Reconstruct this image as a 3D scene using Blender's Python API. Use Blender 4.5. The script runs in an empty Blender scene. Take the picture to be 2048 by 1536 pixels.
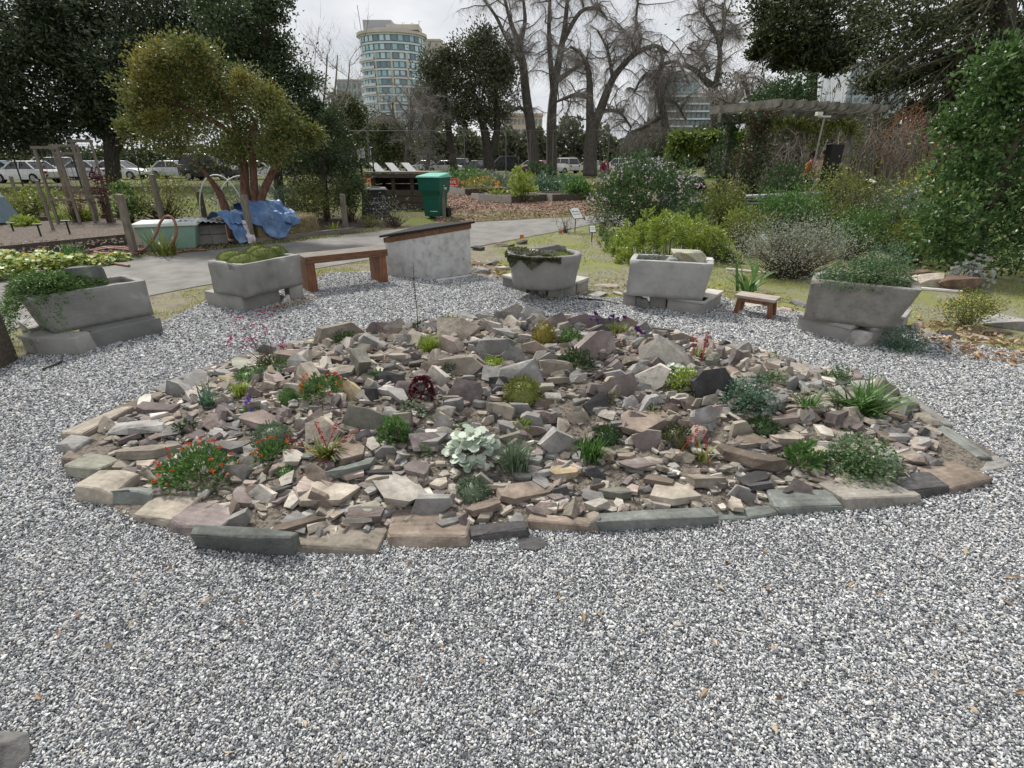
import bpy, bmesh, math, random
import numpy as np
from mathutils import Vector, Matrix, noise

# ---------------------------------------------------------------- camera, sky, sun, exposure
SC = bpy.context.scene
COL = SC.collection
F, CAMH, YH = 1050.0, 1.5, 320.0                      # focal length in photo pixels, eye height, horizon row
PITCH = math.atan((768 - YH) / F)
CP, SP = math.cos(PITCH), math.sin(PITCH)
cam = bpy.data.cameras.new('camera'); cam.sensor_width = 36; cam.lens = 36 * F / 2048
cam.clip_start = 0.05; cam.clip_end = 3000
camo = bpy.data.objects.new('camera', cam); COL.objects.link(camo)
camo.location = (0, 0, CAMH); camo.rotation_euler = (math.pi / 2 - PITCH, 0, 0)
SC.camera = camo

SUN_EL, SUN_AZ = math.radians(52), math.radians(-38)   # azimuth from +Y (straight ahead), negative = left
wd = bpy.data.worlds.new('World'); SC.world = wd; wd.use_nodes = True
N, Lk = wd.node_tree.nodes, wd.node_tree.links
N.clear()
def wn(t, **k):
    n = N.new(t)
    for a, b in k.items(): setattr(n, a, b)
    return n
sky = wn('ShaderNodeTexSky', sky_type='NISHITA', sun_disc=False)
sky.sun_elevation = SUN_EL; sky.sun_rotation = SUN_AZ; sky.air_density = 1.3; sky.dust_density = 2.0
tc = wn('ShaderNodeTexCoord')
sep = wn('ShaderNodeSeparateXYZ'); Lk.new(tc.outputs['Generated'], sep.inputs[0])
mx = wn('ShaderNodeMath', operation='MAXIMUM'); Lk.new(sep.outputs['Z'], mx.inputs[0]); mx.inputs[1].default_value = 0.0
ad = wn('ShaderNodeMath', operation='ADD'); Lk.new(mx.outputs[0], ad.inputs[0]); ad.inputs[1].default_value = 0.22
dv = wn('ShaderNodeVectorMath', operation='DIVIDE'); Lk.new(tc.outputs['Generated'], dv.inputs[0])
cb = wn('ShaderNodeCombineXYZ')
for i in range(3): Lk.new(ad.outputs[0], cb.inputs[i])
Lk.new(cb.outputs[0], dv.inputs[1])
nz = wn('ShaderNodeTexNoise'); nz.inputs['Scale'].default_value = 1.5; nz.inputs['Detail'].default_value = 7; nz.inputs['Roughness'].default_value = 0.55
Lk.new(dv.outputs[0], nz.inputs['Vector'])
cov = wn('ShaderNodeValToRGB'); cov.color_ramp.elements[0].position = 0.34; cov.color_ramp.elements[1].position = 0.50
cov.color_ramp.elements[0].color = (.6, .6, .6, 1); cov.color_ramp.elements[1].color = (1, 1, 1, 1)
Lk.new(nz.outputs[0], cov.inputs[0])
nz2 = wn('ShaderNodeTexNoise'); nz2.inputs['Scale'].default_value = 1.7; nz2.inputs['Detail'].default_value = 6
Lk.new(dv.outputs[0], nz2.inputs['Vector'])
shade = wn('ShaderNodeValToRGB')
shade.color_ramp.elements[0].position = .36; shade.color_ramp.elements[0].color = (6.6, 6.85, 7.3, 1)
shade.color_ramp.elements[1].position = .66; shade.color_ramp.elements[1].color = (8.9, 9.05, 9.25, 1)
Lk.new(nz2.outputs[0], shade.inputs[0])
mix = wn('ShaderNodeMix', data_type='RGBA'); Lk.new(cov.outputs[0], mix.inputs['Factor'])
Lk.new(sky.outputs[0], mix.inputs[6]); Lk.new(shade.outputs[0], mix.inputs[7])
bg = wn('ShaderNodeBackground'); bg.inputs['Strength'].default_value = 0.058
Lk.new(mix.outputs[2], bg.inputs['Color'])
wo = wn('ShaderNodeOutputWorld'); Lk.new(bg.outputs[0], wo.inputs[0])

sun = bpy.data.lights.new('sun', 'SUN'); sun.energy = 2.6; sun.angle = math.radians(10); sun.color = (1.0, .965, .90)
suno = bpy.data.objects.new('sun', sun); COL.objects.link(suno)
sd = Vector((math.sin(SUN_AZ) * math.cos(SUN_EL), math.cos(SUN_AZ) * math.cos(SUN_EL), math.sin(SUN_EL)))
suno.rotation_euler = (-sd).to_track_quat('-Z', 'Y').to_euler(); suno.location = (-8, 10, 20)

SC.view_settings.view_transform = 'Standard'; SC.view_settings.look = 'None'
SC.view_settings.gamma = 1; SC.view_settings.exposure = 0.84
SC.render.engine = 'CYCLES'
SC.cycles.max_bounces = 5; SC.cycles.diffuse_bounces = 3; SC.cycles.glossy_bounces = 2
SC.cycles.transmission_bounces = 4; SC.cycles.transparent_max_bounces = 8
SC.cycles.caustics_reflective = False; SC.cycles.caustics_refractive = False
SC.cycles.use_denoising = True

# ---------------------------------------------------------------- helpers
R0 = np.random.default_rng(7); random.seed(7)
PI = math.pi
def ray(x, y):
    u = (x - 1024) / F; v = (768 - y) / F
    return (u, CP + v * SP, -SP + v * CP)
def G(x, y, z=0.0):                                    # where the sight line of a photo point meets height z
    d = ray(x, y); t = (z - CAMH) / d[2]
    return Vector((d[0] * t, d[1] * t, z))
def A(x, y, Y):                                        # the same sight line at distance Y
    d = ray(x, y); t = Y / d[1]
    return Vector((d[0] * t, Y, CAMH + d[2] * t))
def PX(x, y, Y):                                       # metres per photo pixel there
    p = A(x, y, Y); return (Y * CP - (p.z - CAMH) * SP) / F

def lin(r, g, b):
    return tuple(((c / 255 + .055) / 1.055) ** 2.4 if c > 10 else c / 3295 for c in (r, g, b))

MATS = {}
def _nodes(name):
    m = bpy.data.materials.new(name); m.use_nodes = True
    n, l = m.node_tree.nodes, m.node_tree.links
    return m, n, l, n['Principled BSDF']
def mat(name, cols, scale=8, detail=6, rough=.85, bump=.3, bscale=None, stretch=(1, 1, 1), metal=0, spec=.35, dist=.02, contrast=(.3, .7), rand=0.0):
    """Noise-mixed colours plus noise relief, in object coordinates."""
    if name in MATS: return MATS[name]
    m, n, l, b = _nodes(name)
    tc = n.new('ShaderNodeTexCoord'); mp = n.new('ShaderNodeMapping'); mp.inputs['Scale'].default_value = stretch
    l.new(tc.outputs['Object'], mp.inputs[0])
    oi = n.new('ShaderNodeObjectInfo')
    va = n.new('ShaderNodeVectorMath'); va.operation = 'ADD'; l.new(mp.outputs[0], va.inputs[0])
    ml = n.new('ShaderNodeMath'); ml.operation = 'MULTIPLY'; ml.inputs[1].default_value = 37; l.new(oi.outputs['Random'], ml.inputs[0])
    l.new(ml.outputs[0], va.inputs[1])
    t = n.new('ShaderNodeTexNoise'); t.inputs['Scale'].default_value = scale; t.inputs['Detail'].default_value = detail; t.inputs['Roughness'].default_value = .62
    l.new(va.outputs[0], t.inputs['Vector'])
    r = n.new('ShaderNodeValToRGB'); e = r.color_ramp.elements
    while len(e) < len(cols): e.new(.5)
    for i, c in enumerate(cols):
        e[i].position = contrast[0] + (contrast[1] - contrast[0]) * i / max(1, len(cols) - 1); e[i].color = (*c, 1)
    l.new(t.outputs[0], r.inputs[0])
    src = r.outputs[0]
    if rand:
        hs = n.new('ShaderNodeHueSaturation'); mr = n.new('ShaderNodeMapRange')
        mr.inputs[3].default_value = 1 - rand; mr.inputs[4].default_value = 1 + rand
        l.new(oi.outputs['Random'], mr.inputs[0]); l.new(mr.outputs[0], hs.inputs['Value']); l.new(src, hs.inputs['Color']); src = hs.outputs[0]
    l.new(src, b.inputs['Base Color'])
    b.inputs['Roughness'].default_value = rough; b.inputs['Metallic'].default_value = metal
    b.inputs['Specular IOR Level'].default_value = spec
    if bump:
        t2 = n.new('ShaderNodeTexNoise'); t2.inputs['Scale'].default_value = bscale or scale * 4; t2.inputs['Detail'].default_value = 8; t2.inputs['Roughness'].default_value = .65
        l.new(va.outputs[0], t2.inputs['Vector'])
        bp = n.new('ShaderNodeBump'); bp.inputs['Strength'].default_value = bump; bp.inputs['Distance'].default_value = dist
        l.new(t2.outputs[0], bp.inputs['Height']); l.new(bp.outputs[0], b.inputs['Normal'])
    MATS[name] = m; return m

def leafmat(name, cols, trans=.3, rough=.45, spec=.4):
    """Leaves: one colour for each leaf, a little light comes through."""
    if name in MATS: return MATS[name]
    m, n, l, b = _nodes(name)
    g = n.new('ShaderNodeNewGeometry'); r = n.new('ShaderNodeValToRGB'); e = r.color_ramp.elements
    while len(e) < len(cols): e.new(.5)
    for i, c in enumerate(cols):
        e[i].position = i / max(1, len(cols) - 1); e[i].color = (*[min(.8, v * (1.45 if max(c) < .3 else 1)) for v in c], 1)
    tc = n.new('ShaderNodeTexCoord'); nt = n.new('ShaderNodeTexNoise'); nt.inputs['Scale'].default_value = 3.2; nt.inputs['Detail'].default_value = 2; l.new(tc.outputs['Object'], nt.inputs['Vector'])
    m1 = n.new('ShaderNodeMath'); m1.operation = 'MULTIPLY_ADD'; m1.inputs[1].default_value = .9; m1.inputs[2].default_value = -.45; l.new(nt.outputs[0], m1.inputs[0])
    m2 = n.new('ShaderNodeMath'); m2.operation = 'ADD'; m2.use_clamp = True; l.new(g.outputs['Random Per Island'], m2.inputs[0]); l.new(m1.outputs[0], m2.inputs[1]); l.new(m2.outputs[0], r.inputs[0])
    l.new(r.outputs[0], b.inputs['Base Color']); b.inputs['Roughness'].default_value = rough; b.inputs['Specular IOR Level'].default_value = spec
    if trans:
        tr = n.new('ShaderNodeBsdfTranslucent'); l.new(r.outputs[0], tr.inputs['Color'])
        ms = n.new('ShaderNodeMixShader'); ms.inputs[0].default_value = trans
        out = n['Material Output']; l.new(b.outputs[0], ms.inputs[1]); l.new(tr.outputs[0], ms.inputs[2]); l.new(ms.outputs[0], out.inputs[0])
    MATS[name] = m; return m

def plain(name, c, rough=.6, metal=0, spec=.4):
    if name in MATS: return MATS[name]
    m, n, l, b = _nodes(name)
    t = n.new('ShaderNodeTexNoise'); t.inputs['Scale'].default_value = 9; t.inputs['Detail'].default_value = 5
    tc = n.new('ShaderNodeTexCoord'); l.new(tc.outputs['Object'], t.inputs['Vector'])
    mr = n.new('ShaderNodeMapRange'); mr.inputs[1].default_value = .3; mr.inputs[2].default_value = .7; mr.inputs[3].default_value = .88; mr.inputs[4].default_value = 1.08
    l.new(t.outputs[0], mr.inputs[0])
    hs = n.new('ShaderNodeHueSaturation'); hs.inputs['Color'].default_value = (*c, 1); l.new(mr.outputs[0], hs.inputs['Value'])
    l.new(hs.outputs[0], b.inputs['Base Color']); b.inputs['Roughness'].default_value = rough; b.inputs['Metallic'].default_value = metal
    b.inputs['Specular IOR Level'].default_value = spec
    MATS[name] = m; return m

def tag(o, label=None, cat=None, group=None, kind=None):
    if label: o['label'] = label
    if cat: o['category'] = cat
    if group: o['group'] = group
    if kind: o['kind'] = kind
    return o
def thing(name, label, cat, loc=(0, 0, 0), rz=0, group=None):
    o = bpy.data.objects.new(name, None); o.empty_display_size = .1; COL.objects.link(o)
    o.location = loc; o.rotation_euler = (0, 0, rz); tag(o, label, cat, group); return o
def link(name, me, m=None, parent=None, loc=None):
    o = bpy.data.objects.new(name, me); COL.objects.link(o)
    if m and not me.materials: me.materials.append(m)
    if parent: o.parent = parent
    if loc is not None: o.location = loc
    return o
def mesh_np(name, V, Fs, m, parent=None, loc=None, smooth=False, stuff=False):
    """V (n,3); Fs list of (k,s) index arrays."""
    me = bpy.data.meshes.new(name); V = np.asarray(V, np.float32)
    me.vertices.add(len(V)); me.vertices.foreach_set('co', V.ravel())
    tot = sum(f.size for f in Fs); npoly = sum(len(f) for f in Fs)
    me.loops.add(tot); me.polygons.add(npoly)
    me.loops.foreach_set('vertex_index', np.concatenate([f.ravel() for f in Fs]).astype(np.int32))
    st = np.concatenate([np.full(len(f), f.shape[1]) for f in Fs]); ls = np.concatenate([[0], np.cumsum(st)[:-1]])
    me.polygons.foreach_set('loop_start', ls.astype(np.int32))
    me.polygons.foreach_set('use_smooth', np.full(npoly, smooth))
    me.update(calc_edges=True); me.validate(); o = link(name, me, m, parent, loc)
    if stuff and parent: o['kind'] = 'stuff'
    return o

class MB:
    def __init__(s): s.v = []; s.f = []
    def add(s, vs, fs):
        o = len(s.v); s.v += [tuple(v) for v in vs]; s.f += [tuple(i + o for i in f) for f in fs]; return s
    def box(s, c, d, R=None):
        c = Vector(c); h = [x / 2 for x in d]
        P = [Vector((x * h[0], y * h[1], z * h[2])) for z in (-1, 1) for y in (-1, 1) for x in (-1, 1)]
        if R is not None: P = [R @ p for p in P]
        return s.add([c + p for p in P], [(0, 2, 3, 1), (4, 5, 7, 6), (0, 1, 5, 4), (2, 6, 7, 3), (0, 4, 6, 2), (1, 3, 7, 5)])
    def bar(s, a, b, w, h):
        a, b = Vector(a), Vector(b); d = b - a
        q = d.to_track_quat('X', 'Z').to_matrix()
        return s.box((a + b) / 2, (d.length, w, h), q)
    def hexa(s, bot, top):
        return s.add(list(bot) + list(top), [(3, 2, 1, 0), (4, 5, 6, 7), (0, 1, 5, 4), (1, 2, 6, 5), (2, 3, 7, 6), (3, 0, 4, 7)])
    def tube(s, pts, rad, n=6, cap=True):
        pts = [Vector(p) for p in pts]; m = len(pts)
        if not hasattr(rad, '__len__'): rad = [rad] * m
        up = None; rings = []
        for i, p in enumerate(pts):
            d = (pts[min(i + 1, m - 1)] - pts[max(i - 1, 0)])
            if d.length < 1e-9: d = Vector((0, 0, 1))
            d.normalize()
            if up is None:
                up = Vector((0, 0, 1)) if abs(d.z) < .9 else Vector((1, 0, 0))
            x = (up - d * up.dot(d)); x = x.normalized() if x.length > 1e-6 else d.orthogonal().normalized()
            y = d.cross(x); up = x
            rings.append([p + (x * math.cos(2 * PI * k / n) + y * math.sin(2 * PI * k / n)) * rad[i] for k in range(n)])
        vs = [v for r in rings for v in r]
        fs = [(i * n + k, i * n + (k + 1) % n, (i + 1) * n + (k + 1) % n, (i + 1) * n + k) for i in range(m - 1) for k in range(n)]
        if cap: fs += [tuple(range(n - 1, -1, -1)), tuple((m - 1) * n + k for k in range(n))]
        return s.add(vs, fs)
    def lathe(s, prof, n=24, c=(0, 0, 0)):
        vs = []; 
        for r, z in prof: vs += [(c[0] + r * math.cos(2 * PI * k / n), c[1] + r * math.sin(2 * PI * k / n), c[2] + z) for k in range(n)]
        fs = [(i * n + k, i * n + (k + 1) % n, (i + 1) * n + (k + 1) % n, (i + 1) * n + k) for i in range(len(prof) - 1) for k in range(n)]
        return s.add(vs, fs)
    def build(s, name, m, parent=None, smooth=False, loc=None, bevel=0, seg=2, sharp=True):
        me = bpy.data.meshes.new(name); me.from_pydata(s.v, [], s.f); me.update()
        if bevel:
            bm = bmesh.new(); bm.from_mesh(me)
            bmesh.ops.bevel(bm, geom=[e for e in bm.edges if len(e.link_faces) == 2 and e.calc_face_angle(0) > .5], offset=bevel, segments=seg, affect='EDGES', profile=.6)
            bm.to_mesh(me); bm.free()
        me.polygons.foreach_set('use_smooth', np.full(len(me.polygons), smooth))
        return link(name, me, m, parent, loc)

def unit(a): return a / np.maximum(np.linalg.norm(a, axis=1, keepdims=True), 1e-9)
def rvec(rng, n): return unit(rng.normal(size=(n, 3)))
def leaves(name, P, D, L, W, m, parent=None, rng=R0, bend=.15, seg=1):
    """Rhombic leaves from base P along D."""
    n = len(P); P = np.asarray(P, float); D = unit(np.asarray(D, float))
    L = np.broadcast_to(np.asarray(L, float).reshape(-1, 1), (n, 1)); W = np.broadcast_to(np.asarray(W, float).reshape(-1, 1), (n, 1))
    S = unit(np.cross(D, rvec(rng, n))); Nn = np.cross(S, D)
    V = np.stack([P, P + D * L * .5 + S * W * .5 + Nn * L * bend, P + D * L, P + D * L * .5 - S * W * .5 + Nn * L * bend], 1).reshape(-1, 3)
    return mesh_np(name, V, [np.arange(4 * n).reshape(n, 4)], m, parent)
def blades(name, P, D, L, W, m, parent=None, rng=R0, droop=.6, k=4):
    """Strap leaves: k segments that arch over."""
    n = len(P); P = np.asarray(P, float); D = unit(np.asarray(D, float))
    L = np.broadcast_to(np.asarray(L, float).reshape(-1, 1), (n, 1)); W = np.broadcast_to(np.asarray(W, float).reshape(-1, 1), (n, 1))
    dr = np.broadcast_to(np.asarray(droop, float).reshape(-1, 1), (n, 1))
    out = D * [1, 1, 0]; out = unit(out + 1e-6); S = unit(np.cross(out, [0, 0, 1.0])); V = []
    for i in range(k + 1):
        t = i / k
        c = P + D * L * t + out * L * dr * .35 * t * t + np.array([0, 0, -1]) * L * dr * t * t * .62
        w = W * .5 * (1.0 if t < .01 else math.sin(PI * (.3 + .7 * t)) ** .7 if t < 1 else .04)
        V += [c - S * w, c + S * w]
    V = np.stack(V, 1).reshape(-1, 3); m2 = 2 * (k + 1)
    base = np.arange(n)[:, None] * m2
    Fs = [np.hstack([base + 2 * i, base + 2 * i + 1, base + 2 * i + 3, base + 2 * i + 2]) for i in range(k)]
    return mesh_np(name, V, Fs, m, parent)
def twigs(name, P0, P1, r, m, parent=None):
    """Thin three-sided tapered twigs."""
    n = len(P0); P0 = np.asarray(P0, float); P1 = np.asarray(P1, float); d = unit(P1 - P0)
    a = unit(np.cross(d, np.array([.31, .17, .93]))); b = np.cross(d, a)
    r = np.broadcast_to(np.asarray(r, float).reshape(-1, 1), (n, 1))
    V = np.stack([P0 + a * r, P0 + (-.5 * a + .87 * b) * r, P0 + (-.5 * a - .87 * b) * r, P1], 1).reshape(-1, 3)
    i = np.arange(n)[:, None] * 4
    return mesh_np(name, V, [np.hstack([i, i + 1, i + 3]), np.hstack([i + 1, i + 2, i + 3]), np.hstack([i + 2, i, i + 3])], m, parent, stuff=True)
def crown_pts(rng, c, r, nc, per, cr, shell=.55, flat=.7, lump=.25):
    """Clumps of leaves through an uneven ellipsoid: leaf bases, directions, clump centres."""
    u = rvec(rng, nc); rad = (shell + (1 - shell) * rng.random((nc, 1))) * (1 + lump * rng.normal(size=(nc, 1)).clip(-1.6, 1.3))
    C = np.asarray(c) + u * rad * np.asarray(r)
    o = rng.normal(size=(nc, per, 3)) * cr * np.array([1, 1, flat]) * (.6 + .8 * rng.random((nc, 1, 1)))
    P = (C[:, None, :] + o).reshape(-1, 3); D = unit(o.reshape(-1, 3)) + .8 * rvec(rng, nc * per) + np.array([0, 0, .25])
    return P, D, C
def poly_sheet(name, pts, m, z=0.0, kind='structure', parent=None):
    me = bpy.data.meshes.new(name); me.from_pydata([(p[0], p[1], z) for p in pts], [], [tuple(range(len(pts)))]); me.update()
    bm = bmesh.new(); bm.from_mesh(me); bmesh.ops.triangulate(bm, faces=bm.faces)
    for f in bm.faces:
        if f.normal.z < 0: f.normal_flip()
    bm.to_mesh(me); bm.free()
    o = link(name, me, m, parent)
    if kind: o['kind'] = kind
    return o
def inside(poly, X, Y):
    X = np.asarray(X); Y = np.asarray(Y); r = np.zeros(X.shape, bool); n = len(poly)
    for i in range(n):
        x0, y0 = poly[i][0], poly[i][1]; x1, y1 = poly[(i + 1) % n][0], poly[(i + 1) % n][1]
        c = ((y0 > Y) != (y1 > Y)); r ^= c & (X < (x1 - x0) * (Y - y0) / ((y1 - y0) if y1 != y0 else 1e-9) + x0)
    return r
def hull(pts, name, m, parent=None, loc=None, bevel=0):
    bm = bmesh.new()
    for p in pts: bm.verts.new(p)
    r = bmesh.ops.convex_hull(bm, input=bm.verts)
    bmesh.ops.delete(bm, geom=[v for v in bm.verts if not v.link_faces], context='VERTS')
    if bevel: bmesh.ops.bevel(bm, geom=list(bm.edges), offset=bevel, segments=1, affect='EDGES')
    me = bpy.data.meshes.new(name); bm.to_mesh(me); bm.free()
    return link(name, me, m, parent, loc)
# ---------------------------------------------------------------- ground, path, gravel
def ground_mat():
    m, n, l, b = _nodes('ground_earth'); tc = n.new('ShaderNodeTexCoord')
    def noi(s, d=6, r=.6):
        t = n.new('ShaderNodeTexNoise'); t.inputs['Scale'].default_value = s; t.inputs['Detail'].default_value = d; t.inputs['Roughness'].default_value = r
        l.new(tc.outputs['Object'], t.inputs['Vector']); return t
    def ramp(src, a, b_, pa, pb):
        r = n.new('ShaderNodeValToRGB'); e = r.color_ramp.elements; e[0].position = pa; e[1].position = pb; e[0].color = (*a, 1); e[1].color = (*b_, 1); l.new(src, r.inputs[0]); return r
    soil = ramp(noi(9).outputs[0], (.05, .04, .03), (.15, .12, .09), .3, .7)
    turf = ramp(noi(23).outputs[0], (.05, .07, .02), (.17, .2, .05), .3, .7)
    mask = ramp(noi(.55, 8, .7).outputs[0], (0, 0, 0), (1, 1, 1), .42, .56)
    mx = n.new('ShaderNodeMix'); mx.data_type = 'RGBA'; l.new(mask.outputs[0], mx.inputs[0]); l.new(soil.outputs[0], mx.inputs[6]); l.new(turf.outputs[0], mx.inputs[7])
    l.new(mx.outputs[2], b.inputs['Base Color']); b.inputs['Roughness'].default_value = .95; b.inputs['Specular IOR Level'].default_value = .1
    bp = n.new('ShaderNodeBump'); bp.inputs['Distance'].default_value = .03; bp.inputs['Strength'].default_value = .6; l.new(noi(40).outputs[0], bp.inputs['Height']); l.new(bp.outputs[0], b.inputs['Normal'])
    return m
poly_sheet('ground', [(-900, -300), (900, -300), (900, 1500), (-900, 1500)], ground_mat(), 0.0)

asphalt = mat('asphalt_worn', [(.13, .125, .118), (.19, .18, .168), (.235, .225, .21)], scale=3, detail=9, rough=.9, bump=.35, bscale=180, dist=.006, contrast=(.3, .72))
far = [(-700, 690), (-250, 598), (0, 548), (100, 534), (250, 518), (400, 503), (600, 482), (760, 462), (950, 445), (1150, 434), (1300, 428)]
near = [(1300, 446), (1190, 447), (1130, 460), (960, 492), (780, 512), (600, 543), (400, 572), (300, 592), (0, 665), (-250, 730), (-700, 880)]
PATH = [G(*p) for p in far + near]
poly_sheet('path', PATH, asphalt, .005)
dirt = mat('verge_dirt', [(.13, .11, .075), (.2, .175, .13), (.17, .18, .07)], scale=6, detail=9, rough=.95, bump=.5, bscale=90, dist=.012, contrast=(.33, .68))
soil = mat('dark_soil', [(.035, .026, .02), (.075, .055, .042), (.13, .1, .08)], scale=11, detail=9, rough=.95, bump=.8, bscale=60, dist=.03, contrast=(.32, .7))
mulch = mat('bark_mulch', [(.09, .05, .035), (.19, .12, .085), (.3, .22, .16)], scale=26, detail=8, rough=.95, bump=.8, bscale=60, dist=.03, contrast=(.33, .68))
lawnm = mat('mossy_turf', [(.21, .195, .165), (.20, .19, .13), (.17, .175, .07), (.19, .205, .06)], scale=1.3, detail=10, rough=.95, bump=.6, bscale=70, dist=.015, contrast=(.36, .62))
poly_sheet('verge', [G(*p) for p in [(-250, 735), (0, 668), (300, 594), (400, 574), (600, 545), (780, 514), (960, 494), (1010, 485), (1010, 570), (850, 575), (600, 600), (330, 660), (0, 740), (-250, 830)]], dirt, .003)
poly_sheet('soil_bed', [G(*p) for p in [(-500, 640), (-250, 594), (0, 545), (100, 531), (250, 515), (400, 500), (600, 480), (760, 460), (800, 440), (700, 430), (500, 440), (300, 455), (0, 480), (-400, 540)]], soil, .003)
MULCHP = [G(*p) for p in [(870, 446), (950, 443), (1150, 432), (1300, 427), (1230, 396), (1000, 378), (905, 378), (880, 400)]]
poly_sheet('mulch_ground', MULCHP, mulch, .003)
LAWN = [G(*p) for p in [(985, 490), (1130, 462), (1190, 449), (1300, 448), (1500, 470), (1900, 520), (2300, 560), (2500, 700), (2300, 760), (1950, 700), (1700, 660), (1500, 625), (1250, 608), (1150, 585), (1000, 560)]]
poly_sheet('lawn', LAWN, lawnm, .004)

# gravel sheet below the loose stones
def gravel_mat():
    m, n, l, b = _nodes('gravel_bed'); tc = n.new('ShaderNodeTexCoord')
    v = n.new('ShaderNodeTexVoronoi'); v.inputs['Scale'].default_value = 95; l.new(tc.outputs['Object'], v.inputs['Vector'])
    s = n.new('ShaderNodeSeparateColor'); l.new(v.outputs['Color'], s.inputs[0])
    r = n.new('ShaderNodeValToRGB'); e = r.color_ramp.elements; e[0].position = .1; e[0].color = (.07, .075, .085, 1); e[1].position = .95; e[1].color = (.6, .61, .62, 1)
    x = e.new(.45); x.color = (.25, .26, .28, 1)
    l.new(s.outputs[0], r.inputs[0]); l.new(r.outputs[0], b.inputs['Base Color']); b.inputs['Roughness'].default_value = .8
    bp = n.new('ShaderNodeBump'); bp.invert = True; bp.inputs['Distance'].default_value = .008; l.new(v.outputs['Distance'], bp.inputs['Height']); l.new(bp.outputs[0], b.inputs['Normal'])
    return m
GRAVEL = [Vector((-3.4, -1.6, 0)), Vector((3.8, -1.6, 0)), Vector((5.2, 1.0, 0)), Vector((6.0, 3.6, 0))] + \
    [G(*p) for p in [(2150, 722), (1950, 690), (1850, 664), (1700, 645), (1560, 618), (1480, 612), (1440, 592), (1250, 598), (1190, 598), (1130, 588), (1180, 572), (1000, 558), (945, 549), (855, 552), (800, 545), (740, 543), (660, 546), (605, 568), (560, 585), (410, 606), (330, 645), (200, 690), (50, 716), (-150, 760)]] + [Vector((-4.8, 1.6, 0))]
poly_sheet('gravel_yard', GRAVEL, gravel_mat(), .008)

BEDC = Vector((0.05, 3.62, 0))
BED = [G(*p) for p in [(118, 905), (140, 950), (170, 1000), (270, 1045), (390, 1092), (580, 1100), (760, 1092), (940, 1078), (1190, 1052), (1440, 1040), (1690, 1008), (1890, 980), (1985, 945), (2025, 925), (1900, 858), (1820, 805), (1740, 770), (1620, 738), (1480, 700)]] + \
    [Vector((1.5, 4.68, 0)), Vector((.8, 4.98, 0)), Vector((0, 5.08, 0)), Vector((-.8, 5.0, 0)), Vector((-1.45, 4.72, 0))] + [G(*p) for p in [(560, 700), (430, 742), (320, 782), (200, 838)]]
def bed_r(x, y):
    """0 at the heart of the bed, 1 on its outline."""
    d = Vector((x - BEDC.x, y - BEDC.y)); L = d.length
    if L < 1e-6: return 0.0
    d /= L; best = 9
    for i in range(len(BED)):
        p, q = BED[i], BED[(i + 1) % len(BED)]
        ex, ey = q.x - p.x, q.y - p.y; det = d.x * (-ey) + d.y * ex
        if abs(det) < 1e-9: continue
        px_, py_ = p.x - BEDC.x, p.y - BEDC.y
        t = (px_ * (-ey) + py_ * ex) / det; u = (d.x * py_ - d.y * px_) / det
        if t > 0 and -1e-6 <= u <= 1 + 1e-6: best = min(best, t)
    return L / best
def bed_h(x, y):
    r = bed_r(x, y)
    if r >= 1: return 0.0
    k = min(1, max(0, (1 - r) / .86)); k = k * k * (3 - 2 * k)
    return .03 + .285 * k + .018 * noise.noise((x * 2.3, y * 2.3, 3.1))

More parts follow.
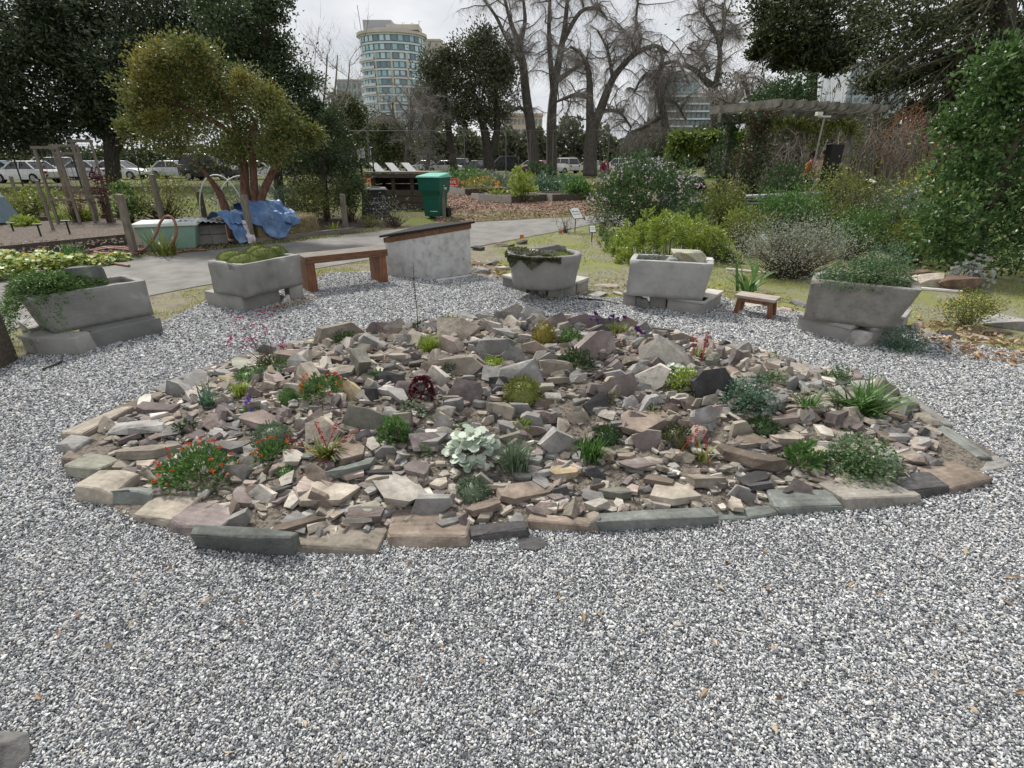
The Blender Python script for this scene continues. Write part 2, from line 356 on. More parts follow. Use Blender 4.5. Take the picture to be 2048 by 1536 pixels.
# loose gravel: real stones set on a cloud of points
def gravel_stones():
    rng = np.random.default_rng(3); pts = []; siz = []
    for y0, y1, sp in ((.55, 1.2, .0058), (1.2, 1.9, .0065), (1.9, 2.9, .0084), (2.9, 4.2, .0098), (4.2, 7.6, .0122)):
        nx = int(11 / sp); ny = int((y1 - y0) / sp)
        hw = (y1 * CP + CAMH * SP) * 1.12
        nx = int(2 * hw / sp)
        gx, gy = np.meshgrid(np.linspace(-hw, hw, nx), np.linspace(y0, y1, ny, endpoint=False))
        x = gx.ravel() + rng.uniform(-.5, .5, gx.size) * sp; y = gy.ravel() + rng.uniform(-.5, .5, gx.size) * sp
        k = inside(GRAVEL, x, y) & ~inside([BEDC + (p - BEDC) * .985 for p in BED], x, y)
        x, y = x[k], y[k]
        pts.append(np.stack([x, y, .010 + rng.uniform(0, .006, len(x))], 1)); siz.append(np.full(len(x), sp) * rng.lognormal(-.02, .26, len(x)))
    P = np.concatenate(pts); S = np.concatenate(siz) * .62
    me = bpy.data.meshes.new('gravel'); me.vertices.add(len(P)); me.vertices.foreach_set('co', P.astype(np.float32).ravel())
    a = me.attributes.new('scl', 'FLOAT_VECTOR', 'POINT')
    sv = S[:, None] * np.stack([rng.uniform(.9, 1.6, len(S)), rng.uniform(.6, 1.05, len(S)), rng.uniform(.4, .8, len(S))], 1)
    a.data.foreach_set('vector', sv.astype(np.float32).ravel())
    a = me.attributes.new('rot', 'FLOAT_VECTOR', 'POINT')
    a.data.foreach_set('vector', np.stack([rng.normal(0, .55, len(S)), rng.normal(0, .55, len(S)), rng.uniform(0, 6.3, len(S))], 1).astype(np.float32).ravel())
    a = me.attributes.new('shade', 'FLOAT', 'POINT'); a.data.foreach_set('value', rng.random(len(S)).astype(np.float32))
    me.update()
    m, n, l, b = _nodes('gravel_stone')
    at = n.new('ShaderNodeAttribute'); at.attribute_type = 'INSTANCER'; at.attribute_name = 'shade'
    r = n.new('ShaderNodeValToRGB'); e = r.color_ramp.elements
    e[0].position = 0; e[0].color = (.055, .058, .064, 1); e[1].position = 1; e[1].color = (.72, .72, .71, 1)
    for p, c in ((.2, (.13, .135, .145)), (.42, (.26, .268, .278)), (.66, (.45, .458, .465)), (.86, (.66, .66, .655)), (.95, (.42, .37, .31))):
        x = e.new(p); x.color = (*c, 1)
    l.new(at.outputs['Fac'], r.inputs[0]); l.new(r.outputs[0], b.inputs['Base Color']); b.inputs['Roughness'].default_value = .72; b.inputs['Specular IOR Level'].default_value = .35
    o = link('gravel', me); tag(o, 'loose grey and white gravel covering the yard', 'gravel', kind='stuff')
    ng = bpy.data.node_groups.new('gravel_scatter', 'GeometryNodeTree'); gn = ng.nodes; gl = ng.links
    ng.interface.new_socket('Geometry', in_out='INPUT', socket_type='NodeSocketGeometry'); ng.interface.new_socket('Geometry', in_out='OUTPUT', socket_type='NodeSocketGeometry')
    gi = gn.new('NodeGroupInput'); go = gn.new('NodeGroupOutput')
    jo = gn.new('GeometryNodeGeometryToInstance')
    for k in range(6):
        ico = gn.new('GeometryNodeMeshIcoSphere'); ico.inputs['Radius'].default_value = 1; ico.inputs['Subdivisions'].default_value = 1 if k % 2 else 2
        no = gn.new('ShaderNodeTexNoise'); no.noise_dimensions = '4D'; no.inputs['W'].default_value = k * 7.3; no.inputs['Scale'].default_value = .9; no.inputs['Detail'].default_value = 1
        sb = gn.new('ShaderNodeVectorMath'); sb.operation = 'SUBTRACT'; sb.inputs[1].default_value = (.5, .5, .5); gl.new(no.outputs['Color'], sb.inputs[0])
        sc = gn.new('ShaderNodeVectorMath'); sc.operation = 'SCALE'; sc.inputs['Scale'].default_value = 1.5; gl.new(sb.outputs[0], sc.inputs[0])
        sp = gn.new('GeometryNodeSetPosition'); gl.new(ico.outputs['Mesh'], sp.inputs['Geometry']); gl.new(sc.outputs[0], sp.inputs['Offset'])
        sm = gn.new('GeometryNodeSetMaterial'); sm.inputs['Material'].default_value = m; gl.new(sp.outputs[0], sm.inputs[0]); gl.new(sm.outputs[0], jo.inputs[0])
    ip = gn.new('GeometryNodeInstanceOnPoints'); ip.inputs['Pick Instance'].default_value = True
    ri = gn.new('FunctionNodeRandomValue'); ri.data_type = 'INT'
    [s for s in ri.inputs if s.name == 'Min' and s.type == 'INT'][0].default_value = 0; [s for s in ri.inputs if s.name == 'Max' and s.type == 'INT'][0].default_value = 5
    gl.new([s for s in ri.outputs if s.type == 'INT'][0], ip.inputs['Instance Index'])
    def attr(nm):
        q = gn.new('GeometryNodeInputNamedAttribute'); q.data_type = 'FLOAT_VECTOR'; q.inputs['Name'].default_value = nm
        return [s for s in q.outputs if s.type == 'VECTOR'][0]
    gl.new(attr('scl'), ip.inputs['Scale'])
    er = gn.new('FunctionNodeEulerToRotation'); gl.new(attr('rot'), er.inputs[0]); gl.new(er.outputs[0], ip.inputs['Rotation'])
    gl.new(gi.outputs[0], ip.inputs['Points']); gl.new(jo.outputs[0], ip.inputs['Instance']); gl.new(ip.outputs[0], go.inputs[0])
    md = o.modifiers.new('scatter', 'NODES'); md.node_group = ng
    return len(S)
gravel_stones()
# ---------------------------------------------------------------- the rock garden
def rockmat(name, c, k=1.0):
    """Sandstone and shale: blotches, bedding bands, fine grain; each piece a little lighter or darker."""
    if name in MATS: return MATS[name]
    m, n, l, b = _nodes(name); c = np.array(c) * .80
    tc = n.new('ShaderNodeTexCoord'); oi = n.new('ShaderNodeObjectInfo'); ge = n.new('ShaderNodeNewGeometry')
    rr = n.new('ShaderNodeMath'); rr.operation = 'ADD'; l.new(oi.outputs['Random'], rr.inputs[0]); l.new(ge.outputs['Random Per Island'], rr.inputs[1])
    fr = n.new('ShaderNodeMath'); fr.operation = 'FRACT'; l.new(rr.outputs[0], fr.inputs[0])
    ml = n.new('ShaderNodeMath'); ml.operation = 'MULTIPLY'; ml.inputs[1].default_value = 41; l.new(fr.outputs[0], ml.inputs[0])
    va = n.new('ShaderNodeVectorMath'); va.operation = 'ADD'; l.new(tc.outputs['Object'], va.inputs[0]); l.new(ml.outputs[0], va.inputs[1])
    def noi(s, d, r):
        t = n.new('ShaderNodeTexNoise'); t.inputs['Scale'].default_value = s; t.inputs['Detail'].default_value = d; t.inputs['Roughness'].default_value = r; l.new(va.outputs[0], t.inputs['Vector']); return t
    t1, t2 = noi(7, 8, .6), noi(46, 6, .7)
    wv = n.new('ShaderNodeTexWave'); wv.bands_direction = 'Y'; wv.inputs['Scale'].default_value = 9; wv.inputs['Distortion'].default_value = 5; wv.inputs['Detail'].default_value = 3; l.new(va.outputs[0], wv.inputs['Vector'])
    a1 = n.new('ShaderNodeMath'); a1.operation = 'MULTIPLY_ADD'; a1.inputs[1].default_value = .45; l.new(t2.outputs[0], a1.inputs[0]); l.new(t1.outputs[0], a1.inputs[2])
    a2 = n.new('ShaderNodeMath'); a2.operation = 'MULTIPLY_ADD'; a2.inputs[1].default_value = .07; l.new(wv.outputs[1], a2.inputs[0]); l.new(a1.outputs[0], a2.inputs[2])
    r = n.new('ShaderNodeValToRGB'); e = r.color_ramp.elements; e[0].position = .48; e[1].position = 1.0; e.new(.66); e.new(.82)
    for i, q in enumerate((c * .35, c * .82, c * 1.08, np.minimum(c * 1.5 + .03, .75))): e[i].color = (*q, 1)
    l.new(a2.outputs[0], r.inputs[0])
    hs = n.new('ShaderNodeHueSaturation'); mr = n.new('ShaderNodeMapRange'); mr.inputs[3].default_value = .62; mr.inputs[4].default_value = 1.3; l.new(fr.outputs[0], mr.inputs[0]); l.new(mr.outputs[0], hs.inputs['Value']); l.new(r.outputs[0], hs.inputs['Color'])
    l.new(hs.outputs[0], b.inputs['Base Color']); b.inputs['Roughness'].default_value = .88; b.inputs['Specular IOR Level'].default_value = .25
    bp = n.new('ShaderNodeBump'); bp.inputs['Strength'].default_value = .9; bp.inputs['Distance'].default_value = .012; l.new(a2.outputs[0], bp.inputs['Height']); l.new(bp.outputs[0], b.inputs['Normal'])
    MATS[name] = m; return m
ROCK = [rockmat('sandstone_tan', (.37, .325, .265)), rockmat('sandstone_buff', (.50, .46, .40)), rockmat('sandstone_plum', (.235, .195, .185)),
        rockmat('shale_grey', (.29, .28, .265)), rockmat('shale_olive', (.27, .265, .215)), rockmat('shale_dark', (.10, .095, .095)),
        rockmat('sandstone_pink', (.42, .34, .30)), rockmat('sandstone_ochre', (.43, .35, .22)), rockmat('sandstone_brown', (.25, .20, .16)), rockmat('quartz_pale', (.60, .57, .53)), rockmat('slate_green', (.22, .235, .215))]
ROCKW = [.20, .11, .16, .19, .06, .10, .05, .02, .09, .01, .01]
def slab_pts(rng, w, h, t, n=7, rough=.25):
    """Broken slab standing in its local x-z plane, thickness along y."""
    pts = []; a0 = rng.uniform(0, 6.28)
    rr = [(1 + rng.uniform(-rough, rough * .5)) for _ in range(n)]; an = [a0 + 2 * PI * (k + rng.uniform(-.3, .3)) / n for k in range(n)]
    for s in (-1, 1):
        sh = rng.uniform(-.1, .1); sc = rng.uniform(.78, 1.0)
        for k in range(n):
            p = abs(math.cos(an[k])) ** .75 * math.copysign(1, math.cos(an[k])); q = abs(math.sin(an[k])) ** .75 * math.copysign(1, math.sin(an[k]))
            pts.append((p * rr[k] * sc * w / 2 + sh * w * .3, s * t / 2 * rng.uniform(.55, 1.1), q * rr[k] * sc * h / 2 + rng.uniform(-.05, .05) * h))
    for _ in range(2): pts.append((rng.uniform(-.25, .25) * w, rng.choice([-1, 1]) * t * rng.uniform(.5, .62), rng.uniform(-.25, .25) * h))
    return pts
GARDEN = thing('rock_garden', 'low oval rock garden mound of broken slabs in the middle of the gravel yard', 'rock garden', BEDC)
def rg_stone(name, rng, pos, w, h, t, yaw, lean, m, roll=0.0, n=7, rough=.25):
    o = hull(slab_pts(rng, w, h, t, n, rough), name, m, GARDEN)
    o.location = Vector(pos) - BEDC; o.rotation_euler = (Matrix.Rotation(yaw, 3, 'Z') @ Matrix.Rotation(lean, 3, 'X') @ Matrix.Rotation(roll, 3, 'Y')).to_euler()
    return o
def build_garden():
    rng = np.random.default_rng(21)
    # soil body
    V = [(0, 0, bed_h(BEDC.x, BEDC.y))]; Fq = []; Ft = []; na, nr = 96, 26
    ang = [2 * PI * k / na for k in range(na)]; rad = []
    for a in ang:
        t = 1.0 / bed_r(BEDC.x + math.cos(a), BEDC.y + math.sin(a)); rad.append(t)
    for i in range(1, nr + 1):
        for k in range(na):
            q = rad[k] * i / nr; x, y = BEDC.x + q * math.cos(ang[k]), BEDC.y + q * math.sin(ang[k])
            V.append((x - BEDC.x, y - BEDC.y, (bed_h(x, y) if i < nr else .009) + rng.uniform(0, .006)))
    for k in range(na): Ft.append((0, 1 + k, 1 + (k + 1) % na))
    for i in range(nr - 1):
        for k in range(na): Fq.append((1 + i * na + k, 1 + (i + 1) * na + k, 1 + (i + 1) * na + (k + 1) % na, 1 + i * na + (k + 1) % na))
    sm = mat('garden_grit', [(.05, .04, .032), (.12, .10, .08), (.26, .225, .185), (.07, .055, .045)], scale=45, detail=8, rough=.95, bump=1.0, bscale=70, dist=.02, contrast=(.3, .7))
    mesh_np('soil_mound', V, [np.array(Ft), np.array(Fq)], sm, GARDEN)
    # kerb of larger stones, traced along the outline: two base points, depth inwards, height, rock, lean
    E_ = [((110, 905), (160, 912),   .10, .09, 3, 0), ((128, 935), (150, 925), .12, .10, 8, 0), ((138, 955), (208, 965), .12, .11, 4, 0), ((158, 1000), (232, 1012), .16, .13, 0, 0),
          ((196, 1012), (302, 1020), .05, .10, 10, -.35), ((265, 1042), (352, 1058), .17, .07, 0, 0), ((330, 1060), (442, 1085), .17, .08, 2, 0), ((388, 1100), (592, 1118), .06, .15, 10, .12),
          ((585, 1106), (762, 1112), .14, .06, 0, 0), ((768, 1100), (944, 1094), .19, .07, 8, 0), ((942, 1086), (1060, 1080), .06, .07, 5, 0), ((1056, 1064), (1186, 1068), .06, .08, 8, 0),
          ((1181, 1066), (1196, 1066), .06, .10, 0, 0), ((1196, 1068), (1432, 1052), .06, .085, 10, 0), ((1432, 1050), (1562, 1034), .10, .03, 10, 0), ((1548, 1032), (1688, 1026), .12, .075, 10, 0),
          ((1680, 1022), (1830, 1004), .18, .075, 1, 0), ((1812, 1004), (1902, 986), .12, .07, 5, 0), ((1888, 990), (1974, 968), .16, .085, 8, 0), ((1930, 955), (2032, 938), .10, .03, 3, 0),
          ((1985, 930), (1890, 858), .09, .06, 10, 0), ((1905, 862), (1822, 808), .06, .07, 3, 0), ((1830, 812), (1775, 788), .12, .06, 1, 0), ((1760, 778), (1690, 752), .10, .05, 0, 0), ((1680, 752), (1600, 732), .08, .06, 2, 0),
          ((1590, 730), (1520, 712), .08, .06, 8, 0), ((1500, 705), (1440, 690), .08, .06, 2, 0), ((128, 885), (240, 828), .13, .10, 0, 0), ((235, 832), (312, 798), .12, .09, 8, 0), ((310, 792), (400, 752), .12, .08, 3, 0),
          ((400, 752), (470, 728), .10, .07, 2, 0), ((475, 726), (560, 704), .10, .07, 4, 0), ((560, 702), (640, 688), .10, .08, 0, 0)]
    for (a, b, dep, h, ci, lean) in E_:
        A_, B_ = G(*a), G(*b)
        if A_.x > B_.x: A_, B_ = B_, A_
        d = B_ - A_; L = max(d.length * 1.03, .06); nrm = Vector((-d.y, d.x, 0)).normalized(); c = (A_ + B_) / 2
        if nrm.dot(BEDC - c) < 0: nrm = -nrm
        yaw = math.atan2(d.y, d.x)
        n = 4 + rng.integers(0, 3); pts = []
        for z in (0, 1):
            for (sx, sy) in ((-1, -1), (-.35, -1), (.4, -1), (1, -1), (1, 1), (.2, 1), (-1, 1)):
                pts.append((sx * L / 2 * (1 + rng.uniform(-.16, .05)), sy * dep * 1.2 / 2 * (1 + rng.uniform(-.35, .2)) * (1 - .12 * z), -.03 if z == 0 else h * .74 * rng.uniform(.66, 1.15)))
        o = hull(pts, 'edging_stone', ROCK[ci], GARDEN, bevel=.006)
        o.location = c + nrm * (dep / 2) - BEDC; o.rotation_euler = (lean + rng.uniform(-.05, .05), rng.uniform(-.05, .05), yaw)
    # standing slabs and lying slabs, big first, no two on the same spot
    placed = []
    def free(x, y, r):
        return all(((x - a) / (r + c)) ** 2 + ((y - b) / ((r + c) * .48)) ** 2 > 1 for a, b, c in placed) and all((x - a) ** 2 + (y + .3 * c - b) ** 2 > (c * .75 + r * .25) ** 2 for a, b, c in PLANTED)
    def one(x, y, w, q, name='stone'):
        z = bed_h(x, y); out = math.atan2(x - BEDC.x, -(y - BEDC.y))        # 0 when facing the camera
        yaw = (max(-.75, min(.75, .5 * out)) if y < BEDC.y + .3 else 0) + rng.normal(0, .25)
        ci = rng.choice(len(ROCK), p=ROCKW)
        if rng.random() < (.12 if q < .62 else .4 if q < .72 else .9):                          # lies flat
            t = rng.uniform(.018, .034) + .07 * w
            return rg_stone(name, rng, (x, y, z + t * .5), w * 1.25, w * rng.uniform(.5, .85), t, yaw + rng.normal(0, .5), PI / 2 + rng.normal(-.14, .16), ROCK[ci], rng.normal(0, .12), n=rng.integers(5, 8), rough=.24)
        h = w * rng.uniform(.52, .85) + .03; t = w * rng.uniform(.12, .28) + .016                # stands on edge, leaning back into the slope
        return rg_stone(name, rng, (x, y, z + h * .16), w * 1.3, h, t, yaw, -rng.uniform(.0, .55), ROCK[ci], rng.normal(0, .22), n=rng.integers(5, 8), rough=.3)
    for (n, wmin, wmax, tries) in ((34, .26, .36, 4000), (120, .16, .25, 14000), (146, .10, .16, 20000)):
        k = 0
        for _ in range(tries):
            if k >= n: break
            a = rng.uniform(0, 2 * PI); rr = math.sqrt(rng.uniform(.0, .97))
            x = BEDC.x + 2.7 * rr * math.cos(a); y = BEDC.y + (1.95 if math.sin(a) < 0 else 1.5) * rr * math.sin(a)
            q = bed_r(x, y)
            if q > .955 or (wmin > .2 and q > .9): continue
            w = rng.uniform(wmin, wmax)
            if not free(x, y, w * .5): continue
            placed.append((x, y, w * .5)); k += 1; one(x, y, w, q)
    # chips and rubble between them
    from_hull = []
    for _ in range(14):
        bm = bmesh.new()
        for p in slab_pts(rng, 1, rng.uniform(.5, .9), rng.uniform(.12, .3), 5, .35): bm.verts.new(p)
        bmesh.ops.convex_hull(bm, input=bm.verts); bmesh.ops.delete(bm, geom=[v for v in bm.verts if not v.link_faces], context='VERTS')
        bm.verts.index_update(); from_hull.append((np.array([v.co for v in bm.verts]), np.array([[v.index for v in f.verts] for f in bm.faces]))); bm.free()
    for ci, cnt2 in ((0, 3000), (1, 2300), (2, 1600), (3, 2000), (6, 1000), (9, 500)):
        Vs, Fs, o = [], [], 0
        for _ in range(cnt2):
            a = rng.uniform(0, 2 * PI); rr = math.sqrt(rng.uniform(0, 1)); x = BEDC.x + 2.75 * rr * math.cos(a); y = BEDC.y + (1.98 if math.sin(a) < 0 else 1.55) * rr * math.sin(a)
            q = bed_r(x, y)
            if q > .985: continue
            hv, hf = from_hull[rng.integers(14)]
            s = rng.lognormal(math.log(.040), .60); s = min(s, .14)
            M = np.array(Matrix.Rotation((rng.uniform(0, 6.3) if q > .7 else rng.normal(0, .5)), 3, 'Z') @ Matrix.Rotation(PI / 2 + (rng.normal(-.2, .4) if q > .7 or rng.random() < .45 else rng.uniform(-1.4, -.4)), 3, 'X'))
            Vs.append(hv @ M.T * s + np.array([x - BEDC.x, y - BEDC.y, bed_h(x, y) + s * .14])); Fs.append(hf + o); o += len(hv)
        c = mesh_np('stone_chips', np.concatenate(Vs), [np.concatenate(Fs)], ROCK[ci], GARDEN); c['kind'] = 'stuff'
    thin = []
    for _ in range(18):
        bm = bmesh.new()
        for p in slab_pts(rng, 1, rng.uniform(.5, .8), rng.uniform(.10, .2), rng.integers(5, 7), .3): bm.verts.new(p)
        bmesh.ops.convex_hull(bm, input=bm.verts); bmesh.ops.delete(bm, geom=[v for v in bm.verts if not v.link_faces], context='VERTS')
        bm.verts.index_update(); thin.append((np.array([v.co for v in bm.verts]), np.array([[v.index for v in f.verts] for f in bm.faces]))); bm.free()
    for ci, cnt2 in ((0, 520), (1, 260), (2, 420), (3, 520), (5, 200), (8, 300), (6, 160)):
        Vs, Fs, o = [], [], 0
        for _ in range(cnt2):
            a = rng.uniform(0, 2 * PI); rr = math.sqrt(rng.uniform(0, 1)); x = BEDC.x + 2.75 * rr * math.cos(a); y = BEDC.y + (1.98 if math.sin(a) < 0 else 1.55) * rr * math.sin(a)
            q = bed_r(x, y)
            if q > .965 or any((x - a_) ** 2 + (y - b_) ** 2 < (c_ * .6) ** 2 for a_, b_, c_ in PLANTED): continue
            hv, hf = thin[rng.integers(18)]; s = min(rng.lognormal(math.log(.105), .38), .22); out = math.atan2(x - BEDC.x, -(y - BEDC.y))
            flat = q > .72 and rng.random() < .75
            lean = PI / 2 + rng.normal(-.15, .2) if flat else -rng.uniform(.1, .95)
            M = np.array(Matrix.Rotation(max(-.75, min(.75, .5 * out)) + rng.normal(0, .8 if flat else .3), 3, 'Z') @ Matrix.Rotation(lean, 3, 'X') @ Matrix.Rotation(rng.normal(0, .2), 3, 'Y'))
            Vs.append(hv @ M.T * s + np.array([x - BEDC.x, y - BEDC.y, bed_h(x, y) + s * (.10 if flat else .14)])); Fs.append(hf + o); o += len(hv)
        c = mesh_np('slate_shards', np.concatenate(Vs), [np.concatenate(Fs)], ROCK[ci], GARDEN); c['kind'] = 'stuff'
PLANTED = []
# loose pieces out on the gravel
def boulder(name, label, loc, sx, sy, sz, m, seed, n=17, rz=0, sink=.15, cat='rock', group=None):
    n = min(n, 22); rng = np.random.default_rng(seed); u = rvec(rng, n); u = np.sign(u) * np.abs(u) ** .6
    pts = u * np.array([sx, sy, sz]) / 2 * rng.uniform(.7, 1.12, (n, 1)) + np.array([0, 0, sz * (.5 - sink)])
    o = hull([tuple(p) for p in pts], name, m, None, loc, bevel=min(sx, sz) * .02); o.rotation_euler.z = rz
    return tag(o, label, cat, group)
boulder('boulder', 'rough grey boulder cut off by the bottom left corner of the picture', G(-28, 1560), .22, .22, .11, ROCK[3], 5, 20)
boulder('flat_stone', 'dark purple flat stone lying on the gravel outside the front kerb', G(1063, 1092), .14, .1, .03, ROCK[5], 6)
# ---------------------------------------------------------------- troughs, blocks, bench, cabinet, stool
def concmat(name, c, scale=3.0, pit=.6, lichen=0.0):
    c = np.array(c); w = np.minimum(c * 1.5 + .06, .62)
    return mat(name, [tuple(c * .55), tuple(c * .82), tuple(c), tuple(c * 1.12), tuple(w if lichen else c * 1.25)], scale=scale, detail=14, rough=.93, bump=pit, bscale=26, dist=.012, contrast=(.26, .74))
CONC = [concmat('tufa_grey', (.25, .245, .23), 3.2, .8, 1), concmat('tufa_pale', (.34, .335, .32), 3.5, .6, 1), concmat('tufa_coarse', (.25, .238, .212), 9, 1.4), concmat('block_grey', (.31, .30, .28), 4, .5), concmat('block_dark', (.17, .17, .162), 4, .5), concmat('cap_pale', (.44, .42, .38), 5, .5)]
def displace(o, amp, sc, seed=0):
    for v in o.data.vertices:
        n = noise.noise_vector(v.co * sc + Vector((seed, 0, 0))) * .7 + noise.noise_vector(v.co * sc * 3.1 + Vector((0, seed, 0))) * .3
        v.co += n * amp
def basin(name, L, W, H, t, ang, m, parent, cuts=7, round_=.02, seed=1, wob=.007):
    """Hollow tapered tub; ang = how far the bottom draws in, as shares of (left, right, front, back)."""
    l, r, f, b = ang; bm = bmesh.new()
    def ring(x0, x1, y0, y1, z): return [bm.verts.new(p) for p in ((x0, y0, z), (x1, y0, z), (x1, y1, z), (x0, y1, z))]
    ob = ring(-L / 2 + l * L, L / 2 - r * L, -W / 2 + f * W, W / 2 - b * W, 0); ot = ring(-L / 2, L / 2, -W / 2, W / 2, H)
    it = ring(-L / 2 + t, L / 2 - t, -W / 2 + t, W / 2 - t, H); ib = ring(-L / 2 + t + l * L * .6, L / 2 - t - r * L * .6, -W / 2 + t, W / 2 - t, H * .45)
    bm.faces.new(ob[::-1]); bm.faces.new(ib)
    for A_, B_ in ((ob, ot), (ot, it), (it, ib)):
        for k in range(4): bm.faces.new((A_[k], A_[(k + 1) % 4], B_[(k + 1) % 4], B_[k]))
    bmesh.ops.bevel(bm, geom=[e for e in bm.edges if e.calc_face_angle(0) > .3], offset=round_, segments=2, affect='EDGES')
    bmesh.ops.subdivide_edges(bm, edges=[e for e in bm.edges if e.calc_length() > .06], cuts=cuts, use_grid_fill=True)
    me = bpy.data.meshes.new(name); bm.to_mesh(me); bm.free()
    o = link(name, me, m, parent); displace(o, wob, 9, seed)
    me.polygons.foreach_set('use_smooth', np.ones(len(me.polygons), bool)); return o
def soil_fill(parent, L, W, z, m, seed=0, hump=.03):
    rng = np.random.default_rng(seed); n = 14; V = []
    for j in range(n):
        for i in range(n):
            u, v = i / (n - 1) * 2 - 1, j / (n - 1) * 2 - 1
            V.append((u * L / 2, v * W / 2, z + hump * (1 - u * u) * (1 - v * v) + rng.uniform(-.006, .006)))
    Fq = np.array([(j * n + i, j * n + i + 1, (j + 1) * n + i + 1, (j + 1) * n + i) for j in range(n - 1) for i in range(n - 1)])
    return mesh_np('soil', V, [Fq], m, parent)
def block(label, a, b, dep, z0, z1, m, group, cap=None, jit=.006, seed=0, lean=0.0):
    """A masonry block whose front base edge runs from photo point a to b (left to right), dep metres deep."""
    rng = np.random.default_rng(seed + int(a[0] * 3 + a[1])); A_, B_ = G(*a), G(*b); d = (B_ - A_); L = d.length; yaw = math.atan2(d.y, d.x)
    T = thing('concrete_block', label, 'block', (A_.x, A_.y, 0), yaw, group)
    j = lambda: rng.uniform(-jit, jit)
    q = MB(); q.hexa([(j(), j(), z0), (L + j(), j(), z0), (L + j(), dep + j(), z0), (j(), dep + j(), z0)], [(lean + j(), j(), z1 - (.032 if cap else 0)), (L + lean + j(), j(), z1 - (.032 if cap else 0)), (L + lean + j(), dep + j(), z1 - (.032 if cap else 0)), (lean + j(), dep + j(), z1 - (.032 if cap else 0))])
    o = q.build('body', m, T, bevel=.008)
    if cap:
        q = MB(); q.hexa([(-.012 + j(), -.012 + j(), z1 - .030), (L + .012, -.012, z1 - .030), (L + .012, dep + .01, z1 - .030), (-.012, dep + .01, z1 - .030)], [(-.008, -.008 + j(), z1), (L + .006, -.01 + j(), z1), (L + .008, dep, z1), (-.008, dep, z1)])
        q.build('cap_slab', cap, T, bevel=.006)
    return T
grit = mat('trough_grit', [(.06, .05, .04), (.2, .17, .14), (.4, .36, .31)], scale=40, detail=8, rough=.95, bump=1, bscale=60, dist=.02)
WOOD_R = mat('redwood_stained', [(.06, .03, .018), (.15, .072, .037), (.24, .12, .062)], scale=7, detail=9, rough=.6, bump=.35, bscale=16, dist=.006, stretch=(1, 6, 6), contrast=(.28, .72))
WOOD_G = mat('timber_grey', [(.10, .085, .07), (.19, .165, .14), (.28, .25, .21)], scale=6, detail=10, rough=.9, bump=.5, bscale=16, dist=.008, stretch=(1, 7, 7), contrast=(.28, .72))
WOOD_V = mat('timber_grey_upright', [(.11, .095, .075), (.2, .175, .145), (.29, .26, .215)], scale=6, detail=10, rough=.9, bump=.5, bscale=16, dist=.008, stretch=(7, 7, 1), contrast=(.28, .72))
WOOD_D = mat('timber_dark', [(.04, .033, .026), (.085, .07, .055), (.15, .125, .10)], scale=6, detail=10, rough=.9, bump=.5, bscale=16, dist=.008, stretch=(1, 7, 7), contrast=(.28, .72))
# left trough: front base edge from (108,666) to (306,627)
def trough(label, a, b, z0, W, H, ang, m, sd, t=.055, over=0):
    A_, B_ = G(*a, z0), G(*b, z0); d = B_ - A_; Lb = d.length; L = Lb / (1 - ang[0] - ang[1]); yaw = math.atan2(d.y, d.x)
    n = Vector((-d.y, d.x, 0)).normalized(); c = (A_ + B_) / 2 + n * (W * (.5 - ang[2])) + d.normalized() * L * (ang[1] - ang[0]) / 2
    T = thing('stone_trough', label, 'planter trough', (c.x, c.y, z0), yaw, 'concrete planter troughs')
    basin('basin', L, W, H, t, ang, m, T, seed=sd); soil_fill(T, L - 2 * t + .01, W - 2 * t + .01, H - .055, grit, sd)
    return T, L, W, H
T1 = trough('long grey concrete trough with white lichen stains, juniper spilling over its end', (108, 668), (308, 629), .155, .46, .325, (.10, 0.0, .02, .02), CONC[0], 1)
T2 = trough('grey concrete trough topped with round green moss cushions beside the wooden bench', (492, 596), (606, 568), .175, .55, .34, (-.02, .0, .03, .03), CONC[0], 2)
T4 = trough('pale concrete trough with a jagged yellowish rock in it, next to the small stool', (1252, 590), (1405, 601), .16, .43, .375, (-.01, .07, .0, .0), CONC[1], 4)
T5 = trough('coarse brown-grey trough full of ferny green plants, furthest to the right', (1606, 637), (1782, 660), .165, .42, .36, (.0, .16, .02, .02), CONC[2], 5)
T2[0]['label'] = 'grey concrete trough topped with round green moss cushions beside the wooden bench'
B = 'concrete blocks under the troughs'
block('tan paver block under the outer left end of the juniper trough', (52, 705), (88, 712), .16, .0, .15, CONC[3], B, CONC[3])
block('pale concrete block under the near corner of the juniper trough', (80, 712), (166, 712), .2, .0, .155, CONC[3], B, lean=-.01)
block('small dark block wedged in the gap under the juniper trough', (168, 700), (192, 694), .16, .0, .115, CONC[4], B)
block('long dark grey block under the right half of the juniper trough', (190, 700), (329, 667), .2, .0, .155, CONC[4], B, lean=.0)
block('rough block under the far corner of the juniper trough', (45, 672), (70, 690), .2, .0, .15, CONC[3], B)
block('grey block under the path side of the moss cushion trough', (414, 612), (488, 625), .2, .0, .17, CONC[3], B)
block('grey block under the front of the moss cushion trough', (492, 625), (562, 607), .2, .0, .17, CONC[0], B)
block('grey block at the bench end of the moss cushion trough', (582, 603), (609, 599), .2, .0, .17, CONC[3], B)
boulder('wedge_stone', 'pale stone wedged between blocks of the moss cushion trough', G(574, 607), .09, .14, .12, ROCK[9], 31)
block('dark block under the left side of the round trough', (1005, 574), (1052, 588), .3, .0, .16, CONC[4], B, CONC[5])
block('pale narrow block beside the gap of the round trough', (1082, 590), (1092, 592), .3, .0, .155, CONC[5], B)
block('pale front corner block under the round trough', (1096, 596), (1124, 598), .25, .0, .16, CONC[5], B, CONC[5])
block('mossy block under the right side of the round trough', (1126, 597), (1152, 589), .2, .0, .16, CONC[0], B, CONC[5])
block('grey block under the far right of the round trough', (1154, 589), (1176, 580), .2, .0, .16, CONC[3], B, CONC[5])
